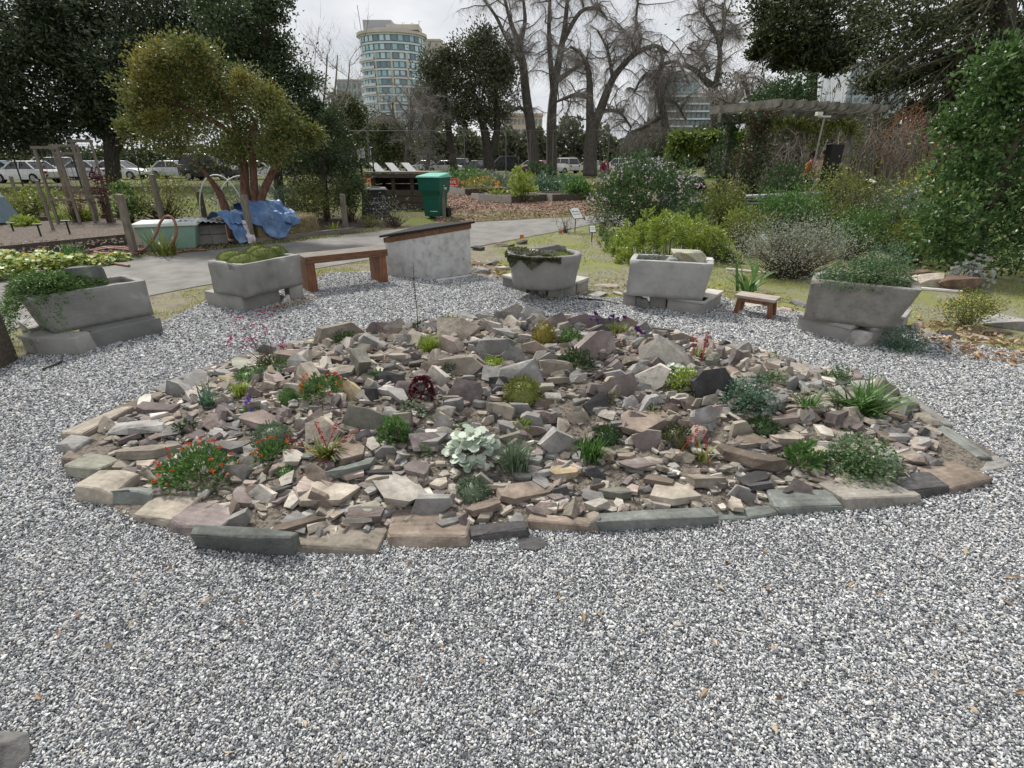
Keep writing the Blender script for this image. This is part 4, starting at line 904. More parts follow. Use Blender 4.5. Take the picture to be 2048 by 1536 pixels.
gplant('leafy', 1765, 545, 150, 110, 'blue', 'shrub', 'taller blue-green bushy plant behind the ferny mass of the coarse trough', loc=world(t5, .12, .12, H5 - .06), n=1300, ls=.55, depth=.5)
gplant('lace', 1800, 702, 100, 50, 'blue', 'ferny_plant', 'blue-green ferny clump growing in gravel beside the coarse trough', loc=G(1800, 702), n=1100)
gplant('strap', 1478, 585, 150, 84, 'green', 'agave_plant', 'spreading green sword-leaved plant behind the small stool', loc=G(1490, 588), n=18, ls=2.6)
# ---------------------------------------------------------------- allotment beds, bins and clutter left and centre
def at_ground(x, Y): p = A(x, 400, Y); d = ray(x, 400); return Vector((d[0] / d[1] * Y, Y, 0))
def base_at(cx, by, Y): 
    if Y is None: return G(cx, by)
    # column cx seen at distance Y, on the ground
    z = 0; y0, y1 = 300, 900
    for _ in range(40):
        m_ = (y0 + y1) / 2
        if G(cx, m_).y > Y if m_ > YH + 3 else True: y0 = m_
        else: y1 = m_
    return G(cx, y1)
def shrub(name, label, cx, by, wp, hp, m, n=2600, L=.05, W=.5, Y=None, nc=60, fl=None, depth=.85, group=None, cat='shrub', clump=.16, stems=12, flat=.75, up=.25, shell=.5, seed=None, topY=None, fill=True):
    p = base_at(cx, by, Y); s = PX(cx, by - hp * .5, p.y); rx, h = wp * s / 2, hp * s; rng = np.random.default_rng(seed or int(cx * 11 + by * 3))
    T = thing(name, label, cat, p, 0, group); per = max(4, n // nc)
    P, D, C = crown_pts(rng, (0, 0, h * .52), (rx * .9, rx * depth * .9, h * .48), nc, per, min(rx, h) * clump, shell, flat, .12)
    P[:, 2] = np.abs(P[:, 2]) + .01; k = len(P)
    leaves('foliage', P, D + np.array([0, 0, up]), L * rng.uniform(.6, 1.3, k), L * W, LM[m] if isinstance(m, str) else m, T, rng)
    if stems:
        idx = rng.integers(0, len(C), stems * 3); B_ = rng.normal(0, .12, (stems * 3, 3)) * [rx, rx * depth, 0]; C[:, 2] = np.abs(C[:, 2])
        twigs('stem', B_, C[idx], max(.004, .012 * h), STEM, T)
    if fl:
        for (fm, fn, fs) in fl:
            u = rvec(rng, fn); u[:, 2] = np.abs(u[:, 2]) - .15; Q = u * np.array([rx, rx * depth, h * .5]) * rng.uniform(.9, 1.08, (fn, 1)) + [0, 0, h * .52]
            Q = np.repeat(Q, 4, 0); kk = len(Q)
            leaves('blossom', Q + rng.normal(0, fs * .3, (kk, 3)), rvec(rng, kk) + [0, -.3, .4], fs * rng.uniform(.6, 1.2, kk), fs * .7, LM[fm], T, rng)
    return T
def post(label, bx, by, tx, ty, w, m=None, Y=None, name='wooden_post', group='old wooden posts', cat='post'):
    p = base_at(bx, by, Y); q = A(tx, ty, p.y); h = q.z; dx = (q.x - p.x) * .35      # most of the slant is perspective
    T = MB(); T.hexa([(-w / 2, -w / 2, -.05), (w / 2, -w / 2, -.05), (w / 2, w / 2, -.05), (-w / 2, w / 2, -.05)], [(dx - w / 2, -w / 2, h), (dx + w / 2, -w / 2, h - .012), (dx + w / 2, w / 2, h - .01), (dx - w / 2, w / 2, h + .004)])
    o = T.build(name, m or WOOD_V, None, loc=p, bevel=.005); return tag(o, label, cat, group)
post('tall weathered post in front of the pale green tub', 269, 508, 243, 388, .095)
post('grey post standing left of the pale green tub among vines', 327, 452, 307, 348, .10)
post('short dark post behind the corrugated sheet', 410, 440, 397, 382, .12, WOOD_D)
post('weathered post against the red-barked tree trunk', 505, 488, 487, 389, .10)
post('grey post at the right end of the straw bale bed', 692, 460, 686, 388, .10)
post('wooden stake standing right in front of the green bin', 889, 437, 880, 376, .09)
post('leaning post far left in the vegetable bed', 42, 425, 30, 352, .07)
post('thin post left of the wooden trellis', 92, 430, 78, 358, .06)
post('pale thin stake in front of the vegetable bed', 110, 470, 75, 360, .045, WOOD_G)
def board(name, label, a, b, h, t, m, cat='edging', parent=None, group='timber bed edgings'):
    A_, B_ = G(*a), G(*b); d = B_ - A_
    o = MB().box((d.length / 2, t / 2, h / 2), (d.length, t, h)).build(name, m, None, loc=A_, bevel=.004); o.rotation_euler.z = math.atan2(d.y, d.x)
    return tag(o, label, cat, group)
board('timber_edging', 'long dark timber edge of the near left vegetable bed', (-260, 545), (262, 488), .19, .05, WOOD_D)
board('timber_edging', 'grey timber edge in front of the straw bale', (498, 489), (712, 464), .10, .09, WOOD_G)
board('timber_edging', 'timber edge at the back of the left vegetable bed', (-200, 458), (262, 440), .16, .06, WOOD_D)
board('timber_edging', 'far timber edge behind the black label stakes', (-200, 492), (250, 463), .08, .05, WOOD_D)
def soil_mass(name, pts, z, m):
    return poly_sheet(name, [G(*p) for p in pts], m, z)
soil_mass('raised_soil', [(-260, 543), (262, 487), (262, 444), (-200, 466)], .12, mat('bed_soil', [(.06, .047, .038), (.13, .105, .085), (.24, .2, .17)], scale=18, detail=9, rough=.95, bump=1, bscale=50, dist=.03))
# black T label stakes
for (x, y0, y1, lb) in ((27, 462, 446, 'leftmost'), (82, 472, 448, 'middle'), (140, 468, 441, 'right')):
    p = G(x, y0, .12); q = A(x, y1, p.y); h = q.z - .12; T = thing('label_stake', f'{lb} black T-shaped label stake in the left vegetable bed', 'stake', p, .2, 'black label stakes')
    bk = plain('black_metal', (.012, .012, .013), .5); MB().box((0, 0, h / 2), (.03, .012, h)).build('stem', bk, T); MB().box((0, -.01, h), (.16, .03, .012), Matrix.Rotation(.35, 3, 'X')).build('plate', bk, T)
# lettuces
for i, (x, y, w, m, lb) in enumerate([(55, 462, 46, 'lime', 'left'), (140, 452, 60, 'lime', 'middle'), (178, 450, 50, 'lime', 'right'), (35, 425, 60, 'olive', 'far left')]):
    shrub('lettuce_clump', f'{lb} clump of bright salad leaves in the left vegetable bed', x, y, w, 26, m, 420, .10, .6, nc=26, fill=False, stems=0, cat='vegetables', group='salad clumps')
# yellow-green ground cover along the path
gr = np.random.default_rng(77)
for i, (x, y, w, h) in enumerate([(-30, 560, 110, 46), (30, 556, 90, 44), (80, 548, 80, 40), (122, 543, 70, 34), (160, 537, 70, 30), (200, 530, 60, 22), (238, 522, 50, 18), (20, 535, 80, 36), (90, 530, 80, 30)]):
    p = G(x, y); lb = ['cut off by the left edge', 'second from the left', 'third from the left', 'in front of the dry twig', 'below the grass tuft', 'small one before the hose', 'smallest next to the post', 'behind the second one', 'behind the third one'][i]
    gplant('round', x, y, w, h, 'lime', 'nasturtium', f'yellow-green round-leaved plant by the path, {lb}', loc=p, n=230, ls=1.9 if i < 5 or i > 6 else 1.5, group='round-leaved plants by the path', fl=[('yellowf', 5, .035, .02)])
gplant('tuft', 145, 524, 100, 46, 'green', 'grass_tuft', 'green grass tuft in front of the left timber edge', loc=G(145, 524), n=120, ls=3)
gplant('strap', 330, 512, 90, 62, 'olive', 'strap_leaf_plant', 'sword-leaved green plant in front of the pale green tub', loc=G(332, 512), n=34, ls=2.0)
gplant('strap', 668, 466, 56, 30, 'lime', 'strap_leaf_plant', 'small sword-leaved plant right of the straw bale', loc=G(668, 466), n=16, ls=1.8)
# pale green tub with white lid sheet
def tub():
    a, b = G(292, 503), G(392, 498); d = b - a; L = d.length; T = thing('plastic_tub', 'pale green plastic tub with a whitish lid behind the tall post', 'tub', (a.x, a.y, 0), math.atan2(d.y, d.x))
    gm = mat('tub_green', [(.22, .36, .29), (.30, .46, .37)], scale=3, rough=.5, bump=.1); W, H = .62, .46
    q = MB(); o = .09; q.hexa([(0, 0, 0), (L, 0, 0), (L, W, 0), (0, W, 0)], [(-o, -o * .6, H), (L + o, -o * .6, H), (L + o, W + o, H), (-o, W + o, H)]); q.build('body', gm, T, bevel=.03)
    q = MB(); q.hexa([(-o - .03, -o, H - .04), (L + o + .03, -o, H - .04), (L + o + .03, W + o + .03, H - .04), (-o - .03, W + o + .03, H - .04)], [(-o - .02, -o * .9, H + .015), (L + o + .02, -o * .9, H + .015), (L + o + .02, W + o, H + .015), (-o - .02, W + o, H + .015)]); q.build('lid', mat('lid_white', [(.5, .56, .52), (.66, .70, .66)], scale=5, rough=.6, bump=.2), T, bevel=.01)
    for x in (L * .05, L * .3): MB().box((x, -.03, H * .45), (.06, .02, H * .6), Matrix.Rotation(-.17, 3, 'X')).build('rib', gm, T, bevel=.008)
    # corrugated sheet
    n = 26; V = []; 
    for j in range(2):
        for i in range(n): V.append((L * .75 + i * .04, .25 + j * .6, H + .03 - i * .004 + .014 * math.sin(i * PI)))
    q = MB(); 
    for i in range(n):
        z = H + .035 - i * .004 + (.014 if i % 2 else -.014); q.v += [(L * .72 + i * .045, .15, z), (L * .72 + i * .045, .85, z)]
    q.f = [(2 * i, 2 * i + 2, 2 * i + 3, 2 * i + 1) for i in range(n - 1)]
    o = q.build('corrugated_sheet', mat('corrugated_white', [(.42, .44, .44), (.6, .62, .62)], scale=6, rough=.5, bump=.1)); o.matrix_world = T.matrix_basis.copy(); tag(o, 'white corrugated sheet lying across tub and cold frame', 'sheet')
tub()
def cold_frame():
    a, b = G(396, 492), G(458, 488); d = b - a; L = d.length; T = thing('cold_frame', 'low grey block cold frame with black lid right of the tub', 'cold frame', (a.x, a.y, 0), math.atan2(d.y, d.x))
    for r in range(2):
        for c in range(2): MB().box((L * (.25 + .5 * c), .3, .1 + .19 * r), (L * .49, .6, .18)).build('brick', CONC[3], T, bevel=.008)
    MB().box((L / 2, .3, .41), (L + .12, .7, .03), Matrix.Rotation(.08, 3, 'X')).build('lid', WOOD_D, T)
cold_frame()
# hose
hm = mat('hose_red', [(.20, .09, .07), (.32, .16, .12)], scale=8, rough=.5, bump=.1)
def smooth_path(pts, n=8):
    pts = [Vector(p) for p in pts]; out = []
    for i in range(len(pts) - 1):
        p0, p1, p2, p3 = pts[max(i - 1, 0)], pts[i], pts[i + 1], pts[min(i + 2, len(pts) - 1)]
        for k in range(n):
            t = k / n; out.append(.5 * ((2 * p1) + (p2 - p0) * t + (2 * p0 - 5 * p1 + 4 * p2 - p3) * t * t + (3 * p1 - p0 - 3 * p2 + p3) * t ** 3))
    return out + [pts[-1]]
hp = [G(180, 505), G(215, 497), G(262, 500), G(283, 508), G(240, 512), G(190, 507), G(220, 500), G(270, 504)] + [A(x, y, 9.15) for x, y in ((286, 500), (302, 485), (314, 464), (320, 446), (332, 433), (345, 436), (352, 452), (352, 470), (345, 490))] + [G(352, 507), G(380, 503), G(412, 503)]
for p in hp: p.z = max(p.z, .025)
tag(MB().tube(smooth_path(hp), .022, 6).build('garden_hose', hm, None, smooth=True), 'reddish garden hose coiled on soil and arching over the tub', 'hose')
tag(MB().tube(smooth_path([G(203, 520, .02), G(222, 526, .02), G(258, 532, .02)]), .022, 6).build('garden_hose', hm, None, smooth=True), 'short loose hose end lying near the path at left', 'hose')
# straw bale and blue tarp
def bale():
    a, b = G(522, 486), G(640, 470); d = b - a; L = d.length; yaw = math.atan2(d.y, d.x); T = thing('straw_bale', 'straw bale half covered by the blue tarp', 'straw bale', (a.x, a.y, 0), yaw); rng = np.random.default_rng(3)
    W, H = .55, .42; MB().box((L / 2, W / 2, H / 2), (L, W, H)).build('bale_body', mat('straw', [(.14, .10, .05), (.25, .19, .10), (.36, .29, .17)], scale=14, rough=.95, bump=1, bscale=40, stretch=(6, 6, 1)), T, bevel=.07, seg=3)
    n = 3000; P = np.stack([rng.uniform(0, L, n), np.where(rng.random(n) < .6, 0, rng.uniform(0, W, n)), rng.uniform(.02, H, n)], 1); P[P[:, 1] > 0, 2] = H - .01
    leaves('straw', P, rng.normal(size=(n, 3)) * [.4, .5, 1], .09, .008, LM['straw'], T, rng)
    # tarp draped over it: a folded cloth from the heap at its back down over the front
    T2 = thing('blue_tarp', 'crumpled blue tarp draped over the straw bale and heap', 'tarp', (a.x, a.y, 0), yaw)
    def cloth(nm, x0, x1, prof, m, seed, skew=0):
        nu, nv = 34, 26; V = []
        for j in range(nv):
            t = j / (nv - 1) * (len(prof) - 1); k = min(int(t), len(prof) - 2); f = t - k; y = prof[k][0] * (1 - f) + prof[k + 1][0] * f; z = prof[k][1] * (1 - f) + prof[k + 1][1] * f
            wv = prof[k][2] * (1 - f) + prof[k + 1][2] * f
            for i in range(nu):
                u = i / (nu - 1); x = x0 + (x1 - x0) * (.5 + (u - .5) * wv) + skew * j / nv
                w = .05 * noise.noise((x * 5 + seed, y * 4, z * 5)) + .03 * noise.noise((x * 13, y * 9 + seed, z * 12)) + .012 * math.sin(x * 26 + y * 6 + seed)
                V.append((x, y - w * 1.2, max(.02, z + w)))
        F_ = np.array([(j * nu + i, j * nu + i + 1, (j + 1) * nu + i + 1, (j + 1) * nu + i) for j in range(nv - 1) for i in range(nu - 1)])
        return mesh_np(nm, V, [F_], m, T2, smooth=True)
    bl = mat('tarp_blue', [(.06, .12, .26), (.10, .19, .36), (.24, .34, .50)], scale=3, rough=.45, bump=.3, bscale=9)
    cloth('sheet', -.12, L * .62, [(.75, .3, .9), (.6, .72, .85), (.4, .74, .9), (.1, .52, 1.0), (-.05, .40, .95), (-.07, .2, .55), (-.09, .05, .22)], bl, 1)
    cloth('loose_flap', L * .36, L * .70, [(.5, .42, .9), (.3, .55, .9), (.1, .50, 1), (-.06, .40, .9), (-.10, .30, .5)], bl, 5)
    cloth('far_flap', -.62, -.05, [(.7, .5, .8), (.4, .62, 1), (.15, .55, 1), (.02, .42, .9), (0, .05, .3)], bl, 9)
    cloth('white_lining', -.32, -.1, [(.1, .42, .8), (-.02, .4, 1), (-.04, .2, .8), (-.05, .03, .6)], mat('sack_white', [(.5, .48, .5), (.65, .62, .64)], scale=4, rough=.7, bump=.2), 3)
bale()
# white hoops of a cloche
for (x, w, y, Yd, lb) in ((450, 92, 408, 14.5, 'left'), (500, 122, 408, 13.6, 'middle'), (530, 78, 402, 14.8, 'right')):
    p = base_at(x, y, Yd); s = PX(x, y, Yd); r = w * s / 2; T = thing('cloche_hoop', f'{lb} white plastic hoop behind the red-barked tree', 'hoop', p, 0, 'white cloche hoops')
    MB().tube([(r * math.cos(a), 0, .1 + 1.05 * math.sin(a)) for a in np.linspace(0, PI, 20)], .017, 6).build('pipe', plain('white_pipe', (.7, .72, .7)), T, smooth=True)
# wooden trellises
def trellis(label, bx, by, Y, w, h, m=WOOD_V, wires=True, rz=0.0):
    p = base_at(bx, by, Y); T = thing('wooden_trellis', label, 'trellis', p, rz, 'wooden trellises')
    for x in (-w / 2, w / 2): MB().box((x, 0, h / 2), (.055, .045, h)).build('post', m, T)
    for z in (h - .02, h * .36): MB().box((0, -.025, z), (w + .1, .03, .06)).build('crossbar', WOOD_G, T)
    q = MB()
    for z in np.linspace(h * .1, h * .95, 9): q.box((0, .01, z), (w, .005, .005))
    for x in np.linspace(-w / 2, w / 2, 5)[1:-1]: q.box((x, .01, h / 2), (.005, .005, h * .98))
    q.build('wire_mesh', plain('wire', (.12, .12, .11)), T)
trellis('left pale wooden trellis in the vegetable bed', 142, 455, 13.0, .52, 1.78)
trellis('middle wooden trellis with dried vines', 178, 452, 13.6, .42, 1.66, rz=.3)
trellis('tallest wooden trellis at the right of the group', 212, 455, 13.2, .36, 1.92, rz=.5)
trellis('farther trellis with a white top rail', 170, 440, 16.5, .9, 1.9, rz=-.2)
# vine on trellises, bushes in the plots
shrub('vine', 'dark dried purple vine on the tallest trellis', 222, 450, 34, 120, 'wine', 500, .06, .6, Y=13.1, nc=40, depth=.6, cat='vine')
shrub('vine', 'brown dried vine on the left trellis', 160, 440, 60, 90, 'brown', 420, .06, .5, Y=13.3, nc=50, cat='vine')
shrub('shrub', 'pale leggy bush with bare twigs behind the tub', 330, 440, 170, 96, 'olive', 1700, .08, .45, Y=14.6, nc=60, stems=40)
shrub('shrub', 'light green bush between trellis and leggy bush', 262, 445, 70, 70, 'green', 800, .09, .6, Y=14.2, nc=30)
shrub('shrub', 'broad-leaved bush low at far left plot', 62, 425, 110, 60, 'olive', 800, .10, .6, Y=15.2, nc=40, stems=20)
shrub('shrub', 'grey-green leafy patch behind the hoops', 480, 420, 150, 60, 'greygreen', 1300, .08, .5, Y=17, nc=60)
shrub('shrub', 'yellow-flowered patch far left behind the posts', 90, 400, 100, 40, 'lime', 600, .10, .6, Y=18, nc=40)
# tapered blue box at the left edge
def painted_box():
    p = base_at(-14, 428, 12.6); T = thing('painted_cart', 'blue-grey tapered box with white and red upper part, cut off by left edge', 'cart', p, .15)
    bl = mat('paint_bluegrey', [(.14, .20, .25), (.2, .27, .32)], scale=4, rough=.5, bump=.1)
    MB().hexa([(-.9, 0, .15), (.30, 0, .15), (.30, .6, .15), (-.9, .6, .15)], [(-.9, .06, .72), (.13, .06, .72), (.13, .54, .72), (-.9, .54, .72)]).build('body', bl, T, bevel=.02)
    MB().hexa([(-.9, .07, .722), (.10, .07, .722), (.10, .53, .722), (-.9, .53, .722)], [(-.9, .1, 1.6), (-.14, .1, 1.6), (-.14, .5, 1.6), (-.9, .5, 1.6)]).build('upper_panel', plain('paint_white', (.62, .62, .6)), T, bevel=.02)
    MB().hexa([(-.13, .055, .724), (-.05, .055, .724), (-.05, .07, .724), (-.13, .07, .724)], [(-.32, .08, 1.58), (-.25, .08, 1.58), (-.25, .1, 1.58), (-.32, .1, 1.58)]).build('red_stripe', plain('paint_red', (.4, .02, .03)), T)
    rm = plain('emblem_red', (.3, .03, .05)); q = MB()
    for (x, z, w, h) in ((.05, .50, .12, .018), (.0, .47, .02, .05), (.06, .44, .09, .018), (.1, .40, .02, .06), (.05, .365, .11, .018)): q.box((x, .024 - .0, z), (w, .01, h))
    for v in range(len(q.v)):
        x, y, z = q.v[v]; q.v[v] = (x, y - .03 + (z - .15) * .105, z)
    q.build('emblem', rm, T)
painted_box()
# ---- bins by the path
def wheelie():
    p = G(872, 436); T = thing('wheelie_bin', 'tall dark green wheeled bin with lighter lid standing by the path', 'bin', (p.x, p.y, 0), -.28)
    gm = plain('bin_green', (.008, .10, .075), .45); w0, w1, d0, d1, H = .46, .62, .5, .74, 1.06
    q = MB(); prof = [(0.06, .46, .48), (.62, .53, .56), (.74, .62, .72), (H, .66, .78)]
    for i in range(len(prof) - 1):
        pass
    vs = []; 
    for z, w, d in prof: vs += [(-w / 2, -d / 2, z), (w / 2, -d / 2, z), (w / 2, d / 2, z), (-w / 2, d / 2, z)]
    fs = [(3, 2, 1, 0)] + [(i * 4 + k, i * 4 + (k + 1) % 4, (i + 1) * 4 + (k + 1) % 4, (i + 1) * 4 + k) for i in range(3) for k in range(4)] + [(12, 13, 14, 15)]
    q.add(vs, fs); q.build('body', gm, T, bevel=.025)
    q = MB(); q.hexa([(-.36, -.43, H), (.36, -.43, H), (.36, .43, H), (-.36, .43, H)], [(-.33, -.40, H + .05), (.33, -.40, H + .05), (.30, .36, H + .12), (-.30, .36, H + .12)]); q.build('lid', plain('bin_lid', (.12, .42, .32), .5), T, bevel=.02)
    for x in (-.27, .27):
        o = MB().tube([(x - .04, .26, .14), (x + .04, .26, .14)], .14, 16).build('wheel', plain('tyre_black', (.012, .012, .012), .8), T)
    MB().tube([(-.2, .42, H - .02), (.2, .42, H - .02)], .018, 6).build('handle', gm, T)
    wm = plain('bin_print', (.6, .65, .62))
    pr = thing_child = MB(); 
    for (x, z, w) in ((-.04, .70, .04), (.06, .70, .14), (-.02, .2, .04), (.09, .2, .16)): pr.box((x, -.285 if z > .5 else -.262, z), (w, .012, .02))
    pr.build('printed_mark', wm, T)
    pr = MB()
    for (y, z, w) in ((-.1, .86, .05), (-.02, .80, .2), (.0, .77, .14)): pr.box((.330, y, z), (.012, w, .022))
    pr.build('side_mark', wm, T)
wheelie()
def compost_bin():
    p = G(752, 434); T = thing('compost_bin', 'black ridged plastic compost bin with pale worn lid', 'bin', (p.x, p.y, 0), .25)
    bm_ = plain('plastic_black', (.012, .012, .014), .45); H = .74
    for i in range(7):
        z = .02 + i * .098; w = .40 - .012 * i
        MB().hexa([(-w, -w, z), (w, -w, z), (w, w, z), (-w, w, z)], [(-w + .03, -w + .03, z + .088), (w - .03, -w + .03, z + .088), (w - .03, w - .03, z + .088), (-w + .03, w - .03, z + .088)]).build('ridge', bm_, T)
    MB().box((0, 0, .36), (.66, .66, .72)).build('core', bm_, T)
    MB().hexa([(-.38, -.38, H), (.38, -.38, H), (.38, .38, H), (-.38, .38, H)], [(-.33, -.33, H + .05), (.33, -.33, H + .05), (.33, .33, H + .05), (-.33, .33, H + .05)]).build('lid', plain('lid_grey', (.13, .13, .135), .4), T, bevel=.01)
    MB().box((.06, -.05, H + .065), (.26, .16, .03)).build('handle', plain('lid_dark', (.03, .03, .03)), T)
compost_bin()
def compost_bays():
    p = base_at(752, 425, 18.2); L = 1.9; T = thing('compost_bays', 'dark timber compost bays with a slab roof behind the green bin', 'shed', (p.x, p.y, 0), -.06)
    for x in (0, .65, 1.27, L): MB().box((x, 0, .55), (.1, .1, 1.1)).build('post', WOOD_D, T); 
    for x in (0, L): MB().box((x, 1.2, .55), (.1, .1, 1.1)).build('post', WOOD_D, T)
    for i in range(4):
        for k, (x0, x1) in enumerate(((0, .65), (.65, 1.27), (1.27, L))):
            if i == 3 : continue
            MB().box(((x0 + x1) / 2, -.06, .12 + i * .2), (x1 - x0 - .02, .025, .185)).build('plank', WOOD_D, T)
        MB().box((L / 2, 1.25, .15 + i * .24), (L, .03, .225)).build('plank', WOOD_D, T)
        for x in (-.065, L + .065): MB().box((x, .6, .15 + i * .24), (.03, 1.2, .225)).build('plank', WOOD_D, T)
    MB().box((L / 2, .55, 1.135), (L + .45, 1.6, .05)).build('roof', WOOD_G, T, bevel=.01)
    MB().box((L / 2, -.2, 1.04), (L + .4, .05, .12)).build('front_beam', WOOD_D, T)
    wm = plain('sign_white', (.74, .74, .73))
    for k, x in enumerate((.1, .62, 1.15)):
        S_ = thing('tilted_sign', f'{["left", "middle", "right"][k]} tilted white sign board on the compost bay roof', 'sign', T.matrix_basis @ Vector((x, .1, 1.16)), .0, 'white tilted signs')
        MB().hexa([(.0, 0, .01), (.26, 0, .01), (.26, .03, .01), (0, .03, .01)], [(-.26, .2, .26), (-.02, .2, .26), (-.02, .23, .26), (-.26, .23, .26)]).build('panel', wm, S_)
        MB().box((-.1, .2, .1), (.04, .02, .2)).build('prop', WOOD_D, S_)
compost_bays()
def notice(label, x, Yd, ytop, w, h, side):
    p = base_at(x, 400, Yd); top = A(x, ytop, Yd).z; T = thing('notice_sign', label, 'sign', (p.x, p.y, 0), side)
    MB().box((0, 0, top / 2), (.045, .045, top)).build('post', plain('post_black', (.012, .012, .014)), T)
    pn = MB().box((w / 2 - .05, -.04, top - h / 2), (w, .015, h)).build('panel', plain('notice_white', (.72, .72, .74)), T)
    q = MB()
    for i in range(6): q.box((w / 2 - .02 + (.0 if i else 0), -.0485, top - h * (.2 + .12 * i)), (w * (.3 if i == 0 else .5), .002, h * (.10 if i == 0 else .035)))
    q.build('print', plain('print_grey', (.3, .3, .42)), T)
notice('white printed notice on a black post left of the compost bays', 732, 16.6, 297, .24, .26, -.35)
notice('narrow sign seen edge-on on a dark post behind the notice', 755, 18.0, 293, .24, .26, -1.35)
# red placard (its left edge is behind the bin)
def red_sign():
    p = base_at(905, 384, 28.0); T = thing('yard_sign', 'red yard sign with white letters beside the green bin', 'sign', (p.x, p.y, 0), 0)
    w, h, z = .66, .48, .42
    MB().box((-.02, 0, z), (w, .02, h)).build('panel', plain('sign_red', (.62, .03, .02)), T)
    wm = plain('sign_lettering', (.75, .72, .70)); q = MB()
    for (x, zz, a, b) in ((-.02, z + h / 2 - .02, w - .02, .02), (-.02, z - h / 2 + .02, w - .02, .02), (-.02 - w / 2 + .02, z, .02, h - .04), (-.02 + w / 2 - .02, z, .02, h - .04)): q.box((x, -.014, zz), (a, .006, b))
    q.build('border', plain('sign_border', (.75, .3, .24)), T)
    for txt, zz, sz in (('SAVE', z + .0, .2), ('CITRUS', z - .185, .17)):
        cu = bpy.data.curves.new('lettering', 'FONT'); cu.body = txt; cu.size = sz; cu.align_x = 'CENTER'; cu.extrude = .003; cu.offset = .004
        o = bpy.data.objects.new('lettering', cu); COL.objects.link(o); o.parent = T; o.location = (-.02, -.016, zz); o.rotation_euler = (PI / 2, 0, 0); cu.materials.append(wm)
    for x in (-.2, .16): MB().box((x, .0, .1), (.012, .012, .2)).build('leg', plain('wire_steel', (.3, .3, .3)), T)
red_sign()
# raised beds at the centre
def raised_bed(label, a, b, dep, h, ends=True):
    A_, B_ = G(*a), G(*b); d = B_ - A_; L = d.length; T = thing('raised_bed', label, 'planter', A_, math.atan2(d.y, d.x), 'low timber raised beds')
    for y in (0, dep): MB().box((L / 2, y, h / 2), (L, .05, h)).build('plank', WOOD_G if y else WOOD_D, T)
    for x in (-.027, L + .027): MB().box((x, dep / 2, h / 2 + .01), (.05, dep + .05, h + .02)).build('end_plank', mat('timber_pale', [(.3, .29, .26), (.46, .44, .41)], scale=6, rough=.9, bump=.3), T)
    MB().box((L / 2, dep / 2, h * .4), (L - .02, dep - .06, h * .8)).build('soil', soil, T)
raised_bed('far left raised bed with orange poppies behind it', (930, 391), (1012, 388), 2.2, .28)
raised_bed('small raised bed with pale ends and salad leaves', (982, 402), (1006, 401), 1.6, .2)
raised_bed('raised bed with broad bright green leaves in the middle', (1022, 407), (1092, 402), 1.8, .25)
raised_bed('right raised bed with yellow flowers beside the big flowering bush', (1104, 403), (1178, 400), 1.8, .25)
shrub('leafy_vegetable', 'bright green broad-leaved vegetable spilling from the middle raised bed', 1048, 412, 64, 62, 'lime', 420, .16, .7, Y=21.2, nc=30, cat='vegetables')
shrub('leafy_vegetable', 'low salad leaves in the small raised bed', 992, 397, 40, 16, 'lime', 200, .12, .6, Y=22.5, nc=20, cat='vegetables')
shrub('flower_patch', 'orange poppies behind the far left raised bed', 965, 382, 80, 34, 'olive', 900, .10, .35, Y=26, nc=50, fl=[('poppy', 22, .12)], cat='flowers')
shrub('flower_patch', 'yellow flowers in the right raised bed', 1165, 396, 44, 24, 'lime', 400, .10, .5, Y=23.5, nc=30, fl=[('yellowf', 22, .12)], cat='flowers')
for i, (x, y, w, h, m, Yd, lb) in enumerate([(925, 372, 120, 34, 'green', 34, 'spreading green bush behind the red yard sign'), (1010, 372, 90, 30, 'greygreen', 29, 'grey-green bush left of the dark round shrub'), (1082, 372, 56, 52, 'dark', 31, 'dark round shrub in front of the white cars'),
        (1100, 385, 90, 40, 'blue', 25, 'blue-green leafy patch behind the right raised bed'), (1140, 380, 60, 32, 'green', 27, 'green bush beside the purple-jacketed person'), (1058, 390, 60, 30, 'grey', 26, 'silvery thistle clump behind the middle bed'),
        (985, 352, 90, 22, 'grey', 40, 'pale flowering stems before the black van'), (1250, 362, 60, 40, 'lime', 30, 'light green bush beside the blue-jacketed person'), (1310, 362, 80, 20, 'olive', 33, 'olive bush left of the vine arch'), (870, 356, 90, 16, 'green', 42, 'low hedge before the silver car'),
        (1155, 395, 60, 34, 'green', 22.8, 'upright bright green clump beside yellow flowers'), (1200, 392, 60, 26, 'olive', 24, 'low olive patch behind the flowering bush')]):
    shrub('shrub', lb, x, y, w, h, m, 700, .16 if Yd < 32 else .2, .5, Y=Yd, nc=45, stems=8, group='garden plot bushes')
shrub('shrub', 'silvery leaved bush behind the compost bays', 800, 375, 100, 56, 'grey', 1500, .13, .35, Y=25, nc=60)
shrub('shrub', 'orange-leaved bush behind the notice post', 745, 370, 44, 40, 'orangef', 260, .14, .5, Y=26, nc=30)
shrub('shrub', 'feathery green bush left of the black compost bin', 700, 452, 90, 90, 'olive', 2000, .06, .3, Y=14.4, nc=80)
shrub('shrub', 'olive green bush behind the straw bale', 622, 455, 110, 90, 'olive', 2200, .06, .35, Y=13.8, nc=80)
shrub('shrub', 'blue-grey rosemary bush left of the olive bush', 575, 448, 60, 80, 'greygreen', 1500, .06, .25, Y=13.7, nc=60)
shrub('shrub', 'pale grey twiggy bush in front of the black compost bin', 790, 450, 110, 56, 'grey', 420, .04, .5, Y=13.3, nc=60, stems=34)
shrub('shrub', 'small green weed clump left of the sloping cabinet', 740, 452, 60, 22, 'olive', 400, .05, .4, Y=13.2, nc=30)
